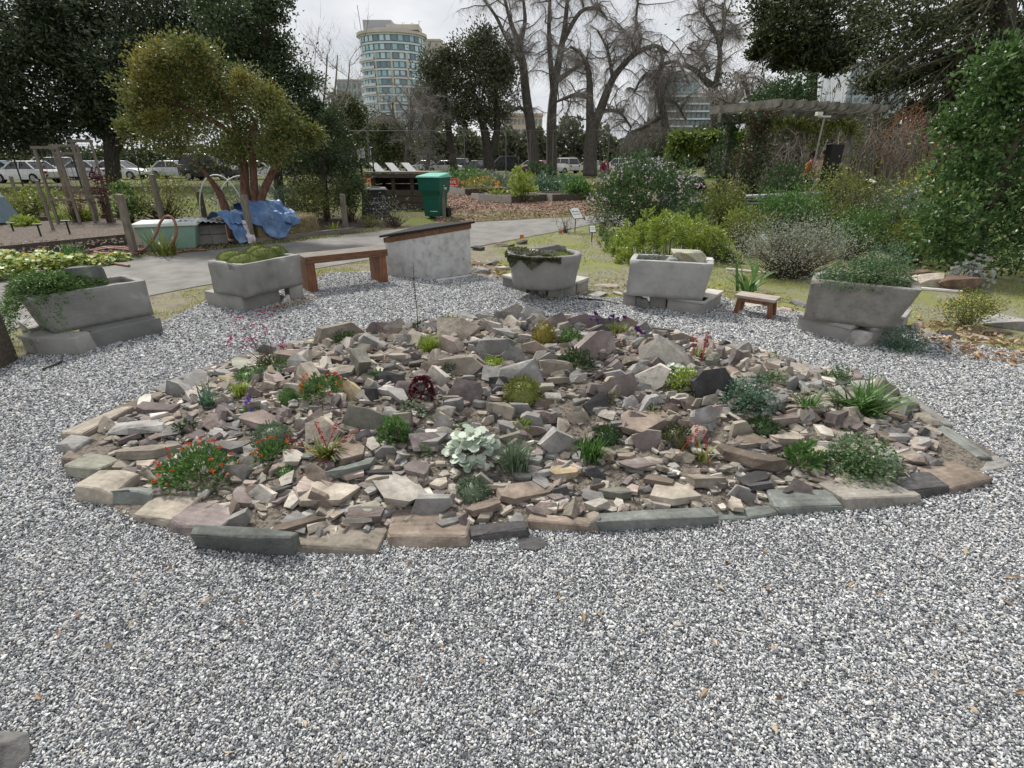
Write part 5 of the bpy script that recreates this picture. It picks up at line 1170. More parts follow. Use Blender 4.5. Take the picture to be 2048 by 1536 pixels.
# ---------------------------------------------------------------- planting, pergola and clutter on the right
shrub('flowering_bush', 'large dark bush dotted with small pale pink flowers behind the lime shrub', 1282, 492, 225, 150, leafmat('leaf_bush', [(.025, .05, .018), (.045, .085, .03), (.08, .13, .05)]), 7200, .085, .42, Y=11.6, nc=170, fl=[('pinkwhite', 190, .045)], depth=.8, clump=.13)
def whorl_shrub():
    p = G(1345, 520); T = thing('lime_shrub', 'bright lime green shrub with whorled leaves behind the pale trough', 'shrub', p); rng = np.random.default_rng(6); s = PX(1345, 480, p.y)
    nc = 360; C = np.stack([rng.uniform(-122, 122, nc) * s, rng.uniform(-.45, .75, nc), np.zeros(nc)], 1)
    hmax = (116 * s) * np.clip(1 - (np.abs(C[:, 0]) / (128 * s)) ** 3, .15, 1) * (.75 + .3 * np.array([noise.noise((x * 2.2, y * 2, 1)) for x, y, _ in C])); C[:, 2] = hmax * rng.uniform(.35, 1.0, nc)
    k = 26; P = np.repeat(C, k, 0) + rng.normal(0, .012, (nc * k, 3)); a = rng.uniform(0, 2 * PI, nc * k); D = np.stack([np.cos(a), np.sin(a), rng.uniform(.1, 1.3, nc * k)], 1)
    P[:, 2] -= rng.uniform(0, .10, nc * k); leaves('foliage', P, D, .085 * rng.uniform(.6, 1.2, nc * k), .021, LM['lime'], T, rng)
    twigs('stem', C * [.9, .9, 0], C, .006, STEMG, T)
whorl_shrub()
shrub('shrub', 'low grey twiggy shrub with silvery leaves right of the lime shrub', 1575, 556, 290, 112, 'grey', 8200, .028, .5, nc=260, stems=90, depth=.5)
shrub('shrub', 'bushy green shrub at the left of the coarse trough plants', 1700, 548, 130, 96, 'green', 2600, .05, .5, Y=8.6, nc=80, stems=24)
shrub('shrub', 'olive leafy shrub between label and glossy shrub tree', 1815, 545, 140, 90, 'olive', 2400, .05, .5, Y=8.3, nc=80, stems=24)
shrub('shrub', 'ragged green bush right of the lime shrub', 1480, 520, 110, 90, 'olive', 1900, .055, .4, Y=9.2, nc=70, stems=20)
shrub('shrub', 'lime green tuft standing at the foot of the vine post', 1475, 470, 60, 70, 'lime', 700, .10, .25, Y=10.8, nc=30)
shrub('shrub', 'mixed green shrub behind the low grey shrub', 1560, 505, 170, 120, 'green', 4200, .055, .5, Y=9.6, nc=110, stems=30)
shrub('shrub', 'dark shrub under the pergola behind the metal rail', 1555, 440, 150, 110, 'dark', 2600, .09, .4, Y=14.2, nc=90)
shrub('shrub', 'olive bush with bare stems below the pergola post', 1660, 500, 170, 150, 'olive', 3600, .06, .45, Y=10.4, nc=110, stems=40)
shrub('shrub', 'small-leaved bush with white flowers right of centre', 1775, 510, 130, 120, 'greygreen', 2600, .055, .45, Y=10.2, nc=90, fl=[('whitef', 50, .04)], stems=30)
shrub('shrub', 'bush with yellow flowers before the brown thicket', 1830, 470, 150, 130, 'olive', 2600, .07, .45, Y=11.5, nc=90, fl=[('yellowf', 40, .05)])
shrub('shrub', 'dark green low bush in front of the yellow-flowered bush', 1850, 520, 150, 90, 'green', 2400, .06, .5, Y=9.2, nc=80)
shrub('shrub', 'spiky green grass-like clump under the slanted white label', 1785, 395, 50, 54, 'green', 400, .3, .08, Y=15.5, nc=20, up=1.5)
shrub('shrub', 'pale green bush left of the vine-clad post', 1445, 440, 110, 90, 'olive', 1700, .08, .4, Y=13.2, nc=70, stems=20)
shrub('shrub', 'wild green bush below the net tunnel', 1400, 440, 100, 60, 'green', 1100, .08, .45, Y=14, nc=50)
shrub('shrub', 'shrub with bluish flowers beside the small white label', 1205, 478, 60, 50, 'greygreen', 700, .05, .3, Y=11.6, nc=40, fl=[('violetf', 10, .03)])
shrub('flower_patch', 'small yellow-flowered tuft left of the lime shrub', 1215, 500, 44, 36, 'green', 300, .09, .15, nc=20, fl=[('yellowf', 3, .04)], up=1, cat='flowers')
shrub('shrub', 'leggy grass stems at the edge of the path', 1130, 466, 60, 46, 'olive', 110, .12, .1, nc=20, up=2, stems=10)
shrub('yellow_shrub', 'small rounded bush with yellow flowers at the right edge of the gravel', 1928, 654, 105, 66, 'olive', 2200, .024, .5, nc=80, fl=[('yellowf', 30, .018)])
def silver_plant():
    p = G(1925, 574); T = thing('silver_bush', 'bright silver-white leaved plant beside the brown boulders', 'plant', p); rng = np.random.default_rng(9); s = PX(1925, 540, p.y); nc = 130
    u = rvec(rng, nc); u[:, 2] = np.abs(u[:, 2]); C = u * np.array([46, 34, 70]) * s * rng.uniform(.55, 1, (nc, 1)) + np.array([.05, 0, 0]); k = 16; P = np.repeat(C, k, 0); D = unit(np.repeat(u, k, 0)) + rvec(rng, nc * k)
    leaves('foliage', P, D, .035 * rng.uniform(.6, 1.2, nc * k), .014, LM['white'], T, rng); twigs('stem', C * [.2, .2, 0], C, .004, STEM, T)
silver_plant()
boulder('boulder', 'tan rounded boulder at the edge of the right lawn', G(1852, 576), .36, .3, .27, ROCK[0], 81, 40)
boulder('boulder', 'reddish brown flat boulder under the silver plant', G(1912, 580), .55, .36, .24, rockmat('rock_rust', (.22, .15, .11)), 82, 40)
boulder('boulder', 'brown boulder half hidden behind the coarse trough', G(1830, 562), .36, .3, .2, rockmat('rock_rust', (.22, .15, .11)), 83, 40)
tag(MB().tube([G(1812, 575, .02), G(1925, 584, .02)], .022, 8).build('white_pipe', plain('pipe_white', (.62, .6, .54)), None), 'white pipe lying on the grass below the boulders', 'pipe')
tag(MB().tube([G(1452, 538, .02), G(1540, 547, .02), G(1615, 556, .02)], .02, 8).build('white_pipe', plain('pipe_white', (.62, .6, .54)), None), 'pale edging pipe below the low grey shrub', 'pipe')
tag(MB().tube([G(1150, 597, .02), G(1205, 601, .02), G(1240, 608, .02)], .012, 6).build('black_pipe', plain('pipe_black', (.012, .012, .012)), None), 'black irrigation pipe on the gravel between two troughs', 'pipe')
tag(MB().tube([G(85, 738, .03), G(112, 728, .03), G(125, 722, .025)], .008, 6).build('black_pipe', plain('pipe_black', (.012, .012, .012)), None), 'bit of dark stick on the gravel below the juniper trough', 'stick')
# flat stones scattered along the lawn edge
for i, (x, y, w, d, h, c, lb) in enumerate([(1215, 575, .35, .2, .06, 0, 'tan flat slab right of the round trough'), (1195, 592, .3, .2, .05, 3, 'low grey slab beside the round trough'), (1165, 588, .2, .12, .05, 0, 'small tan stone by the round trough base'), (1240, 590, .3, .12, .05, 1, 'pale slab left of the pale trough'),
        (965, 545, .4, .25, .1, 3, 'grey slab right of the sloping cabinet'), (1005, 540, .25, .18, .08, 1, 'pale stone left of the round trough'), (985, 528, .3, .2, .08, 3, 'grey stone behind the cabinet slab'), (955, 530, .25, .2, .08, 8, 'brown stone at the cabinet corner'),
        (2020, 655, .5, .25, .14, 3, 'grey tilted slab at the right edge'), (1985, 668, .35, .16, .06, 8, 'brown stone at the right edge of the gravel'), (1850, 672, .35, .14, .06, 0, 'tan stone behind the ferny clump'), (1895, 672, .28, .12, .07, 5, 'dark stone below the yellow-flowered bush'),
        (1955, 678, .4, .1, .05, 0, 'long tan stone below the yellow-flowered bush'), (1575, 622, .22, .14, .05, 6, 'pinkish stone right of the stool'), (1510, 612, .4, .2, .06, 1, 'pale slab behind the stool'), (1830, 655, .3, .14, .06, 6, 'pinkish stone by the coarse trough'), (1600, 610, .25, .16, .07, 3, 'grey stone behind the coarse trough corner'),
        (955, 500, .3, .2, .09, 5, 'dark stone on the path side of the lawn'), (1010, 493, .4, .2, .09, 8, 'brown stones near the orange flag'), (1045, 488, .3, .2, .1, 2, 'purple stone near the orange flag')]):
    boulder('flat_stone', lb, G(x, y), w, d, h, ROCK[c], 100 + i, 22, i * .7, .25, 'stone', 'stones edging the right lawn')
# plant labels on stakes
def plant_label(label, cx, cy, w, h, by, Y=None, tilt=.6, rz=.3):
    p = base_at(cx, by, Y); c = A(cx, cy, p.y); s = PX(cx, cy, p.y); T = thing('plant_label', label, 'plant label', (c.x, p.y, 0), rz, 'white plant labels')
    MB().box((0, .012, c.z / 2 - .01), (.018, .008, c.z - .02)).build('stake', plain('stake_black', (.012, .012, .012)), T)
    R_ = Matrix.Rotation(-tilt, 3, 'X'); MB().box((0, 0, c.z), (w * s + .02, h * s * 1.2 + .02, .008), R_ @ Matrix.Identity(3)).build('plate_back', plain('stake_black', (.012, .012, .012)), T)
    MB().box(Vector((0, 0, c.z)) + R_ @ Vector((0, 0, .007)), (w * s, h * s * 1.2, .004), R_).build('plate', plain('label_white', (.75, .75, .74)), T)
    q = MB()
    for k in (-.2, .1): q.box(Vector((0, 0, c.z)) + R_ @ Vector((0, -k * h * s, .0102)), (w * s * .7, h * s * .08, .001), R_)
    q.build('print', plain('label_print', (.25, .25, .25)), T)
plant_label('white plant label on a tall stake by the path', 1152, 427, 22, 22, 466, None, -.75, .5)
plant_label('small white plant label left of the lime shrub', 1185, 458, 11, 12, 485, None, -.9, .1)
plant_label('white plant label in the low grey shrub', 1528, 474, 16, 12, 520, 8.9, -.7, .4)
plant_label('square white plant label behind the coarse trough', 1688, 484, 17, 14, 520, 8.8, -.8, .1)
plant_label('white plant label above the silver plant', 1963, 489, 24, 16, 548, 7.9, -.8, -.1)
plant_label('white plant label cut off by the right edge', 2046, 513, 18, 14, 555, 7.4, -.7, .3)
plant_label('slanted white plant label near the brown thicket', 1742, 362, 26, 10, 400, 14.5, -.5, .6)
plant_label('white plant label beside the vine post', 1408, 468, 12, 10, 490, 10.2, -.8, .2)
for (x, y0, y1, lb, Yd) in ((1040, 488, 470, 'orange marker flag left of the round trough', None), (1118, 470, 462, 'small orange flag behind the round trough', None), (1731, 500, 470, 'orange marker flag behind the coarse trough', 9), (1838, 540, 508, 'red marker flag right of the coarse trough', 8)):
    p = base_at(x, y0, Yd); h = A(x, y1, p.y).z; T = thing('marker_flag', lb, 'flag', p, .4, 'marker flags'); MB().box((0, 0, h / 2), (.004, .004, h)).build('wire', plain('wire', (.12, .12, .11)), T)
    MB().box((.04, 0, h - .03), (.08, .003, .06)).build('flag_sheet', plain('flag_orange', (.75, .12, .04)), T)
# dark metal rail and bench under the pergola
p = base_at(1482, 405, 12.8)
T = thing('pipe_rail', 'grey metal pipe rail over a dark box below the pergola', 'rail', (p.x, p.y, 0), .08); L_ = 1.85
MB().tube([(0, 0, .72), (L_, .1, .78)], .045, 10).build('pipe', mat('pipe_grey', [(.26, .27, .27), (.4, .41, .41)], scale=6, rough=.5, bump=.1), T, smooth=True)
MB().box((L_ / 2, .3, .38), (L_, .5, .52)).build('box_body', plain('box_dark', (.03, .032, .034)), T, bevel=.01); MB().box((L_ / 2, .05, .58), (L_, .04, .04)).build('edge_strip', plain('wire_steel', (.3, .3, .3)), T)
# pergola: two posts, beam, eleven rafters with rounded ends
def pergola():
    Yp = 15.6; a = base_at(1486, 420, Yp); b = base_at(1668, 410, Yp + 1.5); d = b - a; L = d.length; yaw = math.atan2(d.y, d.x); zb = A(1600, 240, Yp).z
    T = thing('pergola', 'weathered timber pergola with curved rafter ends above the shrubs', 'pergola', (a.x, a.y, 0), yaw); gm = mat('pergola_wood', [(.07, .065, .053), (.12, .115, .095), (.2, .19, .165), (.12, .125, .07)], scale=4, detail=9, rough=.9, bump=.4, contrast=(.3, .75))
    for x in (0, L): MB().box((x, 0, zb / 2), (.16, .16, zb)).build('post', gm, T, bevel=.01)
    for x in (.3, L): MB().box((x, 1.3, zb / 2), (.16, .16, zb)).build('post', gm, T, bevel=.01)
    MB().box((L / 2 + .1, 0, zb + .12), (L + .5, .12, .24)).build('beam', gm, T, bevel=.01); MB().box((L / 2 + .1, 1.3, zb + .12), (L + .5, .12, .24)).build('beam', gm, T, bevel=.01)
    prof = [(-.75, .10), (-.70, .03), (-.58, 0), (1.75, 0), (1.75, .2), (-.75, .2)]
    for i in range(11):
        x = -.1 + i * (L + .35) / 10; w = .045; n = len(prof); q = MB()
        q.add([(x - w, y, zb + .242 + z) for y, z in prof] + [(x + w, y, zb + .242 + z) for y, z in prof], [tuple(range(n)), tuple(range(2 * n - 1, n - 1, -1))] + [(k, n + k, n + (k + 1) % n, (k + 1) % n) for k in range(n)])
        q.build('rafter', gm, T)
    rng = np.random.default_rng(2)
    # climbers
    V = thing('climbing_vine', 'dark leafy vine wrapped around the left pergola post', 'vine', (a.x, a.y, 0), yaw); n = 4200; z = rng.uniform(0, zb + .25, n); r = .26 + .12 * np.sin(z * 5) + .08 * rng.normal(size=n); an = rng.uniform(0, 6.3, n)
    P = np.stack([np.cos(an) * r, np.sin(an) * r, z], 1); dk = rng.random(n) < .5
    leaves('foliage', P[dk], rvec(rng, dk.sum()), .085, .05, leafmat('leaf_vine_brown', [(.05, .03, .02), (.11, .06, .045), (.08, .09, .03)]), V, rng); leaves('young_leaves', P[~dk], rvec(rng, (~dk).sum()), .085, .05, LM['dark'], V, rng)
    for k in range(5): MB().tube([(.13 * math.cos(k * 1.3 + z_ * 2), .13 * math.sin(k * 1.3 + z_ * 2), z_) for z_ in np.linspace(0, zb, 24)], .02, 5).build('stem', STEM, V)
    P2 = P[::2] * [1, 1, 1] + [.3, 1.3, 0]; leaves('far_stem_leaves', P2, rvec(rng, len(P2)), .085, .05, LM['dark'], V, rng)
    V = thing('climbing_vine', 'green vine hanging in swags below the pergola beam', 'vine', (a.x, a.y, 0), yaw); n = 2600; x = rng.uniform(.2, L + .3, n); dr = (.15 + .7 * (.5 + .5 * np.sin(x * 3.1 + 1)) * (.4 + .6 * (x > L * .55))) * rng.random(n)
    leaves('foliage', np.stack([x, rng.normal(0, .14, n), zb + .1 - dr], 1), rvec(rng, n) + [0, 0, -.5], .09, .055, LM['olive'], V, rng); xs = rng.uniform(.2, L, 40); twigs('stem', np.stack([xs, 0 * xs, zb + 0 * xs], 1), np.stack([xs + .1, 0 * xs, zb - rng.uniform(.2, .7, 40)], 1), .008, STEM, V)
    V = thing('climbing_vine', 'bushy bright green vine heaped on top of the pergola', 'vine', (a.x, a.y, zb), yaw); P, D, C = crown_pts(rng, (L * .5, 1.0, .62), (1.05, .7, .5), 60, 60, .16, .4)
    leaves('foliage', P, D, .10 * rng.uniform(.6, 1.2, len(P)), .06, LM['dark'], V, rng); twigs('stem', np.repeat([[L * .5, 1.0, .3]], 40, 0), C[:40], .012, STEM, V)
    # lamp pole under it
    p = base_at(1605, 400, Yp - .6); S_ = thing('pole', 'pale metal pole with a small cross head under the pergola', 'pole', (p.x, p.y, 0)); h = A(1612, 233, Yp - .6).z
    MB().tube([(-.05, 0, 0), (.02, 0, h)], .02, 8).build('shaft', plain('pole_pale', (.28, .27, .25)), S_); MB().box((0, 0, h), (.34, .05, .04)).build('cross_head', plain('head_pale', (.6, .58, .52)), S_); MB().box((-.14, 0, h + .06), (.14, .12, .09)).build('lamp_box', plain('head_white', (.7, .68, .62)), S_)
    s2 = base_at(1640, 400, Yp + .4); o = MB().box((0, 0, .95), (.34, .3, 1.9)).build('dark_cabinet', plain('cabinet_black', (.006, .006, .007)), None, loc=s2, bevel=.02); tag(o, 'black upright cabinet behind the right pergola post', 'cabinet')
pergola()
# vine arch further back
def vine_arch():
    Yd = 24; a, b = base_at(1340, 400, Yd), base_at(1462, 400, Yd); L = (b - a).length; h = A(1400, 275, Yd).z; rng = np.random.default_rng(12); T = thing('vine_arch', 'green vine-covered arch with flat top left of the pergola', 'arch', (a.x, a.y, 0))
    for x in (0, L): MB().box((x, 0, h / 2), (.1, .1, h)).build('post', WOOD_D, T)
    MB().box((L / 2, 0, h), (L + .2, .1, .1)).build('beam', WOOD_D, T)
    n = 5200; x = rng.uniform(-.2, L + .2, n); dr = np.abs(rng.normal(0, .35, n)) * (.5 + .8 * np.sin(x * 2.1) ** 2); P = np.stack([x, rng.normal(0, .3, n), h + .2 - dr], 1)
    m = 1500; P2 = np.stack([rng.normal(0, .16, m), rng.normal(0, .16, m), rng.uniform(.1, h, m)], 1); P = np.concatenate([P, P2]); leaves('foliage', P, rvec(rng, len(P)) + [0, 0, -.3], .17 * rng.uniform(.6, 1.2, len(P)), .1, leafmat('leaf_arch', [(.04, .07, .01), (.08, .12, .018), (.13, .17, .03)]), T, rng)
vine_arch()
# net tunnel
def tunnel():
    p = base_at(1368, 402, 17.5); s = PX(1368, 380, 17.5); T = thing('net_tunnel', 'rounded net-covered hoop tunnel with white rims behind the flowering bush', 'tunnel', (p.x, p.y, 0), .5); r, h = 42 * s, 68 * s
    wm = plain('hoop_white', (.66, .68, .66))
    for y in (-.35, .0, .5): MB().tube([(r * math.cos(a), y, h * math.sin(a)) for a in np.linspace(0, PI, 22)], .02, 6).build('hoop', wm, T, smooth=True)
    rng = np.random.default_rng(3); q = MB()
    for k in range(150):
        a0 = rng.uniform(.1, 3); y0 = rng.uniform(-.4, .5); pts = [((r - .02) * math.cos(a0 + t * .5), y0 + t * rng.uniform(-.3, .3), (h - .02) * math.sin(a0 + t * .5)) for t in np.linspace(0, 1, 5)]
        q.tube([(x, y, max(.02, z)) for x, y, z in pts], .007, 3, False)
    q.build('netting', mat('net_grey', [(.12, .13, .15), (.3, .31, .34)], scale=9, rough=.6, bump=0), T)
    n = 40; V = [((r - .05) * math.cos(a), y, (h - .05) * math.sin(a)) for y in np.linspace(-.4, .55, 12) for a in np.linspace(0, PI, n)]
    mesh_np('shade_cloth', V, [np.array([(j * n + i, j * n + i + 1, (j + 1) * n + i + 1, (j + 1) * n + i) for j in range(11) for i in range(n - 1)])], mat('cloth_dark', [(.02, .022, .024), (.06, .063, .068)], scale=16, rough=.8, bump=.5), T, smooth=True)
    p = base_at(1416, 400, 17); o = MB().box((0, 0, .35), (.32, .3, .7)).build('wooden_box', mat('box_rust', [(.16, .08, .05), (.24, .13, .09)], scale=6, bump=.3), None, loc=p); tag(o, 'reddish wooden box right of the net tunnel', 'box')
tunnel()
# right-hand leafy tree shrub
def right_bush():
    p = G(1985, 566); Yb = p.y + .5; T = thing('leafy_tree', 'tall glossy-leaved shrub tree filling the right edge', 'tree', (p.x, Yb, 0)); rng = np.random.default_rng(33)
    blobs = [(2040, 180, 70, 60), (1990, 220, 60, 50), (2090, 120, 90, 80), (1960, 300, 70, 60), (1925, 345, 60, 50), (2030, 300, 90, 80), (1900, 420, 70, 60), (1975, 420, 90, 80), (2070, 420, 100, 90), (1890, 480, 60, 50), (1960, 500, 80, 50), (2060, 520, 90, 60), (1930, 250, 36, 34), (2140, 300, 110, 120), (2000, 140, 40, 36)]
    PP, DD = [], []; CC = []
    for (x, y, rx, ry) in blobs:
        c = A(x, y, Yb + rng.uniform(-.35, .35)); s = PX(x, y, Yb); c = np.array(c) - np.array([p.x, Yb, 0])
        P, D, C = crown_pts(rng, c, (rx * s, rx * s * .9, ry * s), 20, 48, .11, .35, .8, .34); PP.append(P); DD.append(D + [0, 0, .1]); CC.append(C)
    P = np.concatenate(PP); D = np.concatenate(DD); k = P[:, 2] > .03; P, D = P[k], D[k]; n = len(P)
    leaves('crown', P, D, .075 * rng.uniform(.6, 1.25, n), .042, leafmat('leaf_glossy', [(.02, .045, .012), (.04, .085, .022), (.075, .135, .04), (.11, .18, .06)], .25, .38, .4), T, rng, bend=.1)
    MB().tube([(.12, 0, 0), (.1, .02, .6), (.06, 0, 1.3), (.12, 0, 2.0), (.2, 0, 2.9)], [.055, .05, .045, .035, .02], 8).build('trunk', mat('bark_tan', [(.10, .075, .05), (.19, .15, .11)], scale=8, bump=.5, stretch=(3, 3, 1)), T)
    C = np.concatenate(CC); i = rng.integers(0, len(C), 120); z0 = np.clip(C[i][:, 2] - .4, .1, 2.6); twigs('limb', np.stack([.08 + 0 * z0, 0 * z0, z0], 1), C[i], .014, STEM, T)
right_bush()
# leggy brown thicket behind
def thicket(label, cx, Yd, w, h, n, m, seed, tone):
    p = base_at(cx, 400, Yd); rng = np.random.default_rng(seed); T = thing('bare_thicket', label, 'thicket', (p.x, p.y, 0)); s = PX(cx, 300, Yd); W = w * s / 2; Hh = h
    B_ = np.stack([rng.uniform(-W, W, n), rng.uniform(-.8, .8, n), np.zeros(n)], 1); M_ = B_ + np.stack([rng.normal(0, .2, n), rng.normal(0, .2, n), Hh * rng.uniform(.45, .8, n)], 1); T_ = M_ + np.stack([rng.normal(0, .35, n), rng.normal(0, .3, n), Hh * rng.uniform(.1, .4, n)], 1)
    q = MB()
    for i in range(n): q.tube([B_[i], (B_[i] + M_[i]) / 2 + rng.normal(0, .08, 3), M_[i], T_[i]], [.028, .022, .016, .006], 4, False)
    q.build('canes', tone, T); k = n * 5; i = rng.integers(0, n, k); t = rng.uniform(.2, 1, (k, 1)); S0 = M_[i] * (1 - t) + T_[i] * t; twigs('twigs', S0, S0 + np.stack([rng.normal(0, .35, k), rng.normal(0, .3, k), rng.normal(.15, .25, k)], 1), .007, tone, T)
CANE = mat('cane_grey', [(.14, .12, .10), (.28, .25, .21)], scale=7, bump=0); CANEB = mat('cane_rust', [(.20, .09, .05), (.32, .16, .09)], scale=7, bump=0); CANED = mat('cane_dark', [(.06, .05, .045), (.13, .11, .09)], scale=7, bump=0)
thicket('grey bare thicket right of the pergola', 1740, 19.5, 190, 2.6, 120, 0, 1, CANE)
thicket('rust-brown bare thicket before the right conifer', 1840, 21, 200, 3.0, 110, 0, 2, CANEB)
thicket('grey bare canes under the pergola', 1560, 20, 190, 2.2, 90, 0, 3, CANE)
thicket('dark bare brush behind the pergola', 1600, 30, 300, 5.0, 130, 0, 4, CANED)
shrub('shrub', 'dark evergreen bush behind the grey thicket', 1790, 400, 170, 90, 'dark', 1800, .13, .5, Y=24, nc=80)
shrub('shrub', 'dark evergreen bush far right behind the glossy shrub', 1960, 400, 260, 120, 'dark', 2600, .13, .5, Y=22, nc=100)
# ---------------------------------------------------------------- trees
BARK = mat('bark_dark', [(.025, .02, .016), (.055, .045, .036), (.10, .085, .07)], scale=5, bump=.6, stretch=(2.5, 2.5, 1))
BARKG = mat('bark_grey', [(.05, .042, .036), (.10, .087, .076), (.16, .14, .125)], scale=4, bump=.6, stretch=(2.5, 2.5, 1))
BARKR = mat('bark_red', [(.075, .038, .028), (.15, .075, .05), (.23, .14, .10)], scale=7, bump=.5, stretch=(3, 3, 1))
def leaf_tree(name, label, bx, Yd, blobs, m, L, per=60, nc=28, clump=.16, trunks=(), bark=BARK, W=.5, dj=.5, seed=1, limb=.03, group=None, lump=.22, shell=.45, flat=.8, cat='tree'):
    p = base_at(bx, 400, Yd); o0 = np.array([p.x, p.y, 0]); rng = np.random.default_rng(seed); T = thing(name, label, cat, p, 0, group); PP, DD, CC = [], [], []
    for bi, (x, y, rx, ry) in enumerate(blobs):
        Yb = Yd + rng.uniform(-dj, dj); s = PX(x, y, Yb); c = np.array(A(x, y, Yb)) - o0
        P, D, C = crown_pts(rng, c, (rx * s, max(rx, ry) * s * .9, ry * s), nc, per, max(rx, ry) * s * clump * 1.6, shell, flat, lump); PP.append(P); DD.append(D); CC.append(C)
    P = np.concatenate(PP); D = np.concatenate(DD); C = np.concatenate(CC); k = P[:, 2] > .05; P, D = P[k], D[k]; n = len(P)
    leaves('crown', P, D, L * rng.uniform(.55, 1.3, n), L * W, m, T, rng)
    q = MB(); ends = []
    for pts in trunks:
        w = [Vector(np.array(A(x, y, Yd)) - o0) for x, y, r in pts]; rr = [r * PX(x, y, Yd) for x, y, r in pts]
        if pts[0][1] >= 330: w[0].z = min(w[0].z, 0)
        sp = smooth_path(w, 5); ri = np.interp(np.linspace(0, 1, len(sp)), np.linspace(0, 1, len(rr)), rr); q.tube(sp, list(ri), 9); ends += sp[len(sp) // 2:]
    if q.v: q.build('trunk', bark, T, smooth=True)
    if ends:
        E_ = np.array([tuple(e) for e in ends]); i = rng.choice(len(C), min(len(C), 90), replace=False); j = [np.argmin(np.linalg.norm(E_ - c, axis=1) + rng.uniform(0, .5)) for c in C[i]]
        q = MB()
        for a, b in zip(E_[j], C[i]):
            mid = (a + b) / 2 + rng.normal(0, .06, 3) * np.linalg.norm(b - a); q.tube([a, mid, b], [limb, limb * .6, limb * .2], 4, False)
        q.build('limb', bark, T)
    return T
DK = leafmat('leaf_oak', [(.014, .022, .012), (.028, .042, .022), (.05, .068, .036), (.085, .105, .06)], .15, .5)
leaf_tree('oak_tree', 'massive dark evergreen oak at the far left edge', -60, 33, [(-120, 100, 140, 150), (20, 95, 80, 70), (-20, 200, 110, 60), (60, 225, 80, 45), (-40, 30, 100, 60), (105, 90, 50, 40), (90, 30, 40, 36), (30, 262, 70, 26)], DK, .26, 210, 17, .17, [[(-60, 420, 30), (-60, 250, 24), (-40, 120, 14)]], seed=3, dj=1.5, limb=.10)
leaf_tree('oak_tree', 'massive dark evergreen oak behind the olive green tree', 225, 35, [(200, 50, 110, 70), (320, 30, 110, 70), (410, 70, 80, 70), (180, 140, 90, 50), (290, 140, 110, 60), (390, 150, 80, 60), (240, 205, 90, 40), (330, 225, 80, 40), (150, 30, 60, 50), (460, 30, 60, 50), (290, -20, 160, 40), (200, 240, 40, 30)], DK, .26, 210, 17, .17, [[(232, 400, 15), (222, 300, 13), (215, 200, 10), (230, 100, 7)], [(225, 310, 9), (262, 240, 8), (300, 150, 6)], [(218, 260, 8), (180, 190, 6), (150, 100, 4)]], seed=4, dj=1.5, limb=.10)
DG = leafmat('leaf_toyon', [(.014, .028, .011), (.028, .05, .018), (.05, .08, .03), (.085, .115, .05)], .2, .4)
leaf_tree('evergreen_tree', 'dark green tree rising behind the olive green tree to the top edge', 560, 15.5, [(520, 50, 50, 50), (560, 110, 50, 45), (595, 165, 42, 36), (480, 40, 60, 50), (550, 190, 60, 45), (622, 228, 30, 28), (590, 250, 40, 40), (450, 100, 50, 50), (500, 130, 60, 50), (540, 270, 50, 40), (545, 20, 30, 30), (440, 20, 50, 40)], DG, .095, 150, 13, .17, [[(560, 440, 10), (556, 350, 9), (545, 250, 7), (530, 120, 5)]], seed=5, dj=.7)
OL = leafmat('leaf_arbutus', [(.045, .062, .018), (.085, .105, .028), (.13, .14, .04), (.20, .175, .05), (.07, .10, .03), (.11, .14, .045)], .28, .42)
ARB = leaf_tree('arbutus_tree', 'olive green tree with red-brown peeling trunks standing in the left bed', 505, 11.3, [(320, 125, 46, 30), (288, 175, 36, 30), (300, 232, 38, 28), (378, 102, 34, 24), (405, 150, 40, 34), (480, 168, 44, 32), (535, 205, 40, 34), (470, 230, 50, 34), (385, 235, 52, 34), (325, 275, 40, 22), (575, 250, 36, 28), (622, 272, 26, 20), (440, 295, 46, 18), (350, 185, 36, 34), (545, 290, 40, 24), (265, 262, 24, 18), (500, 285, 40, 22), (430, 195, 36, 30)], OL, .066, 170, 10, .22,
    [[(512, 487, 12), (500, 430, 10), (490, 380, 9), (488, 330, 8), (474, 270, 6), (452, 200, 4), (430, 140, 2)], [(512, 455, 10), (522, 400, 8), (545, 345, 7), (566, 300, 5), (560, 240, 3)], [(468, 487, 9), (455, 430, 8), (438, 385, 7), (415, 352, 4), (400, 335, 2)], [(489, 335, 8), (505, 300, 7), (512, 240, 5)], [(480, 290, 6), (440, 250, 5), (380, 220, 3), (330, 180, 2)]], BARKR, seed=6, dj=.55, limb=.012)
def arb_gold():
    rng = np.random.default_rng(16); o0 = np.array(ARB.location); PP, DD = [], []
    for (x, y, rx, ry) in [(300, 118, 36, 22), (345, 108, 34, 20), (290, 160, 30, 24), (400, 128, 30, 22), (275, 205, 24, 18), (545, 195, 26, 20), (490, 165, 26, 18), (310, 235, 24, 16)]:
        Yb = 10.9 + rng.uniform(-.3, .3); s_ = PX(x, y, Yb); P, D, C = crown_pts(rng, np.array(A(x, y, Yb)) - o0, (rx * s_, rx * s_, ry * s_), 8, 110, rx * s_ * .3, .4, .8, .25); PP.append(P); DD.append(D)
    P = np.concatenate(PP); leaves('young_crown', P, np.concatenate(DD), .062 * rng.uniform(.6, 1.3, len(P)), .032, leafmat('leaf_arbutus_young', [(.10, .10, .028), (.15, .145, .035), (.20, .18, .045), (.17, .15, .05)], .35, .4), ARB, rng)
arb_gold()
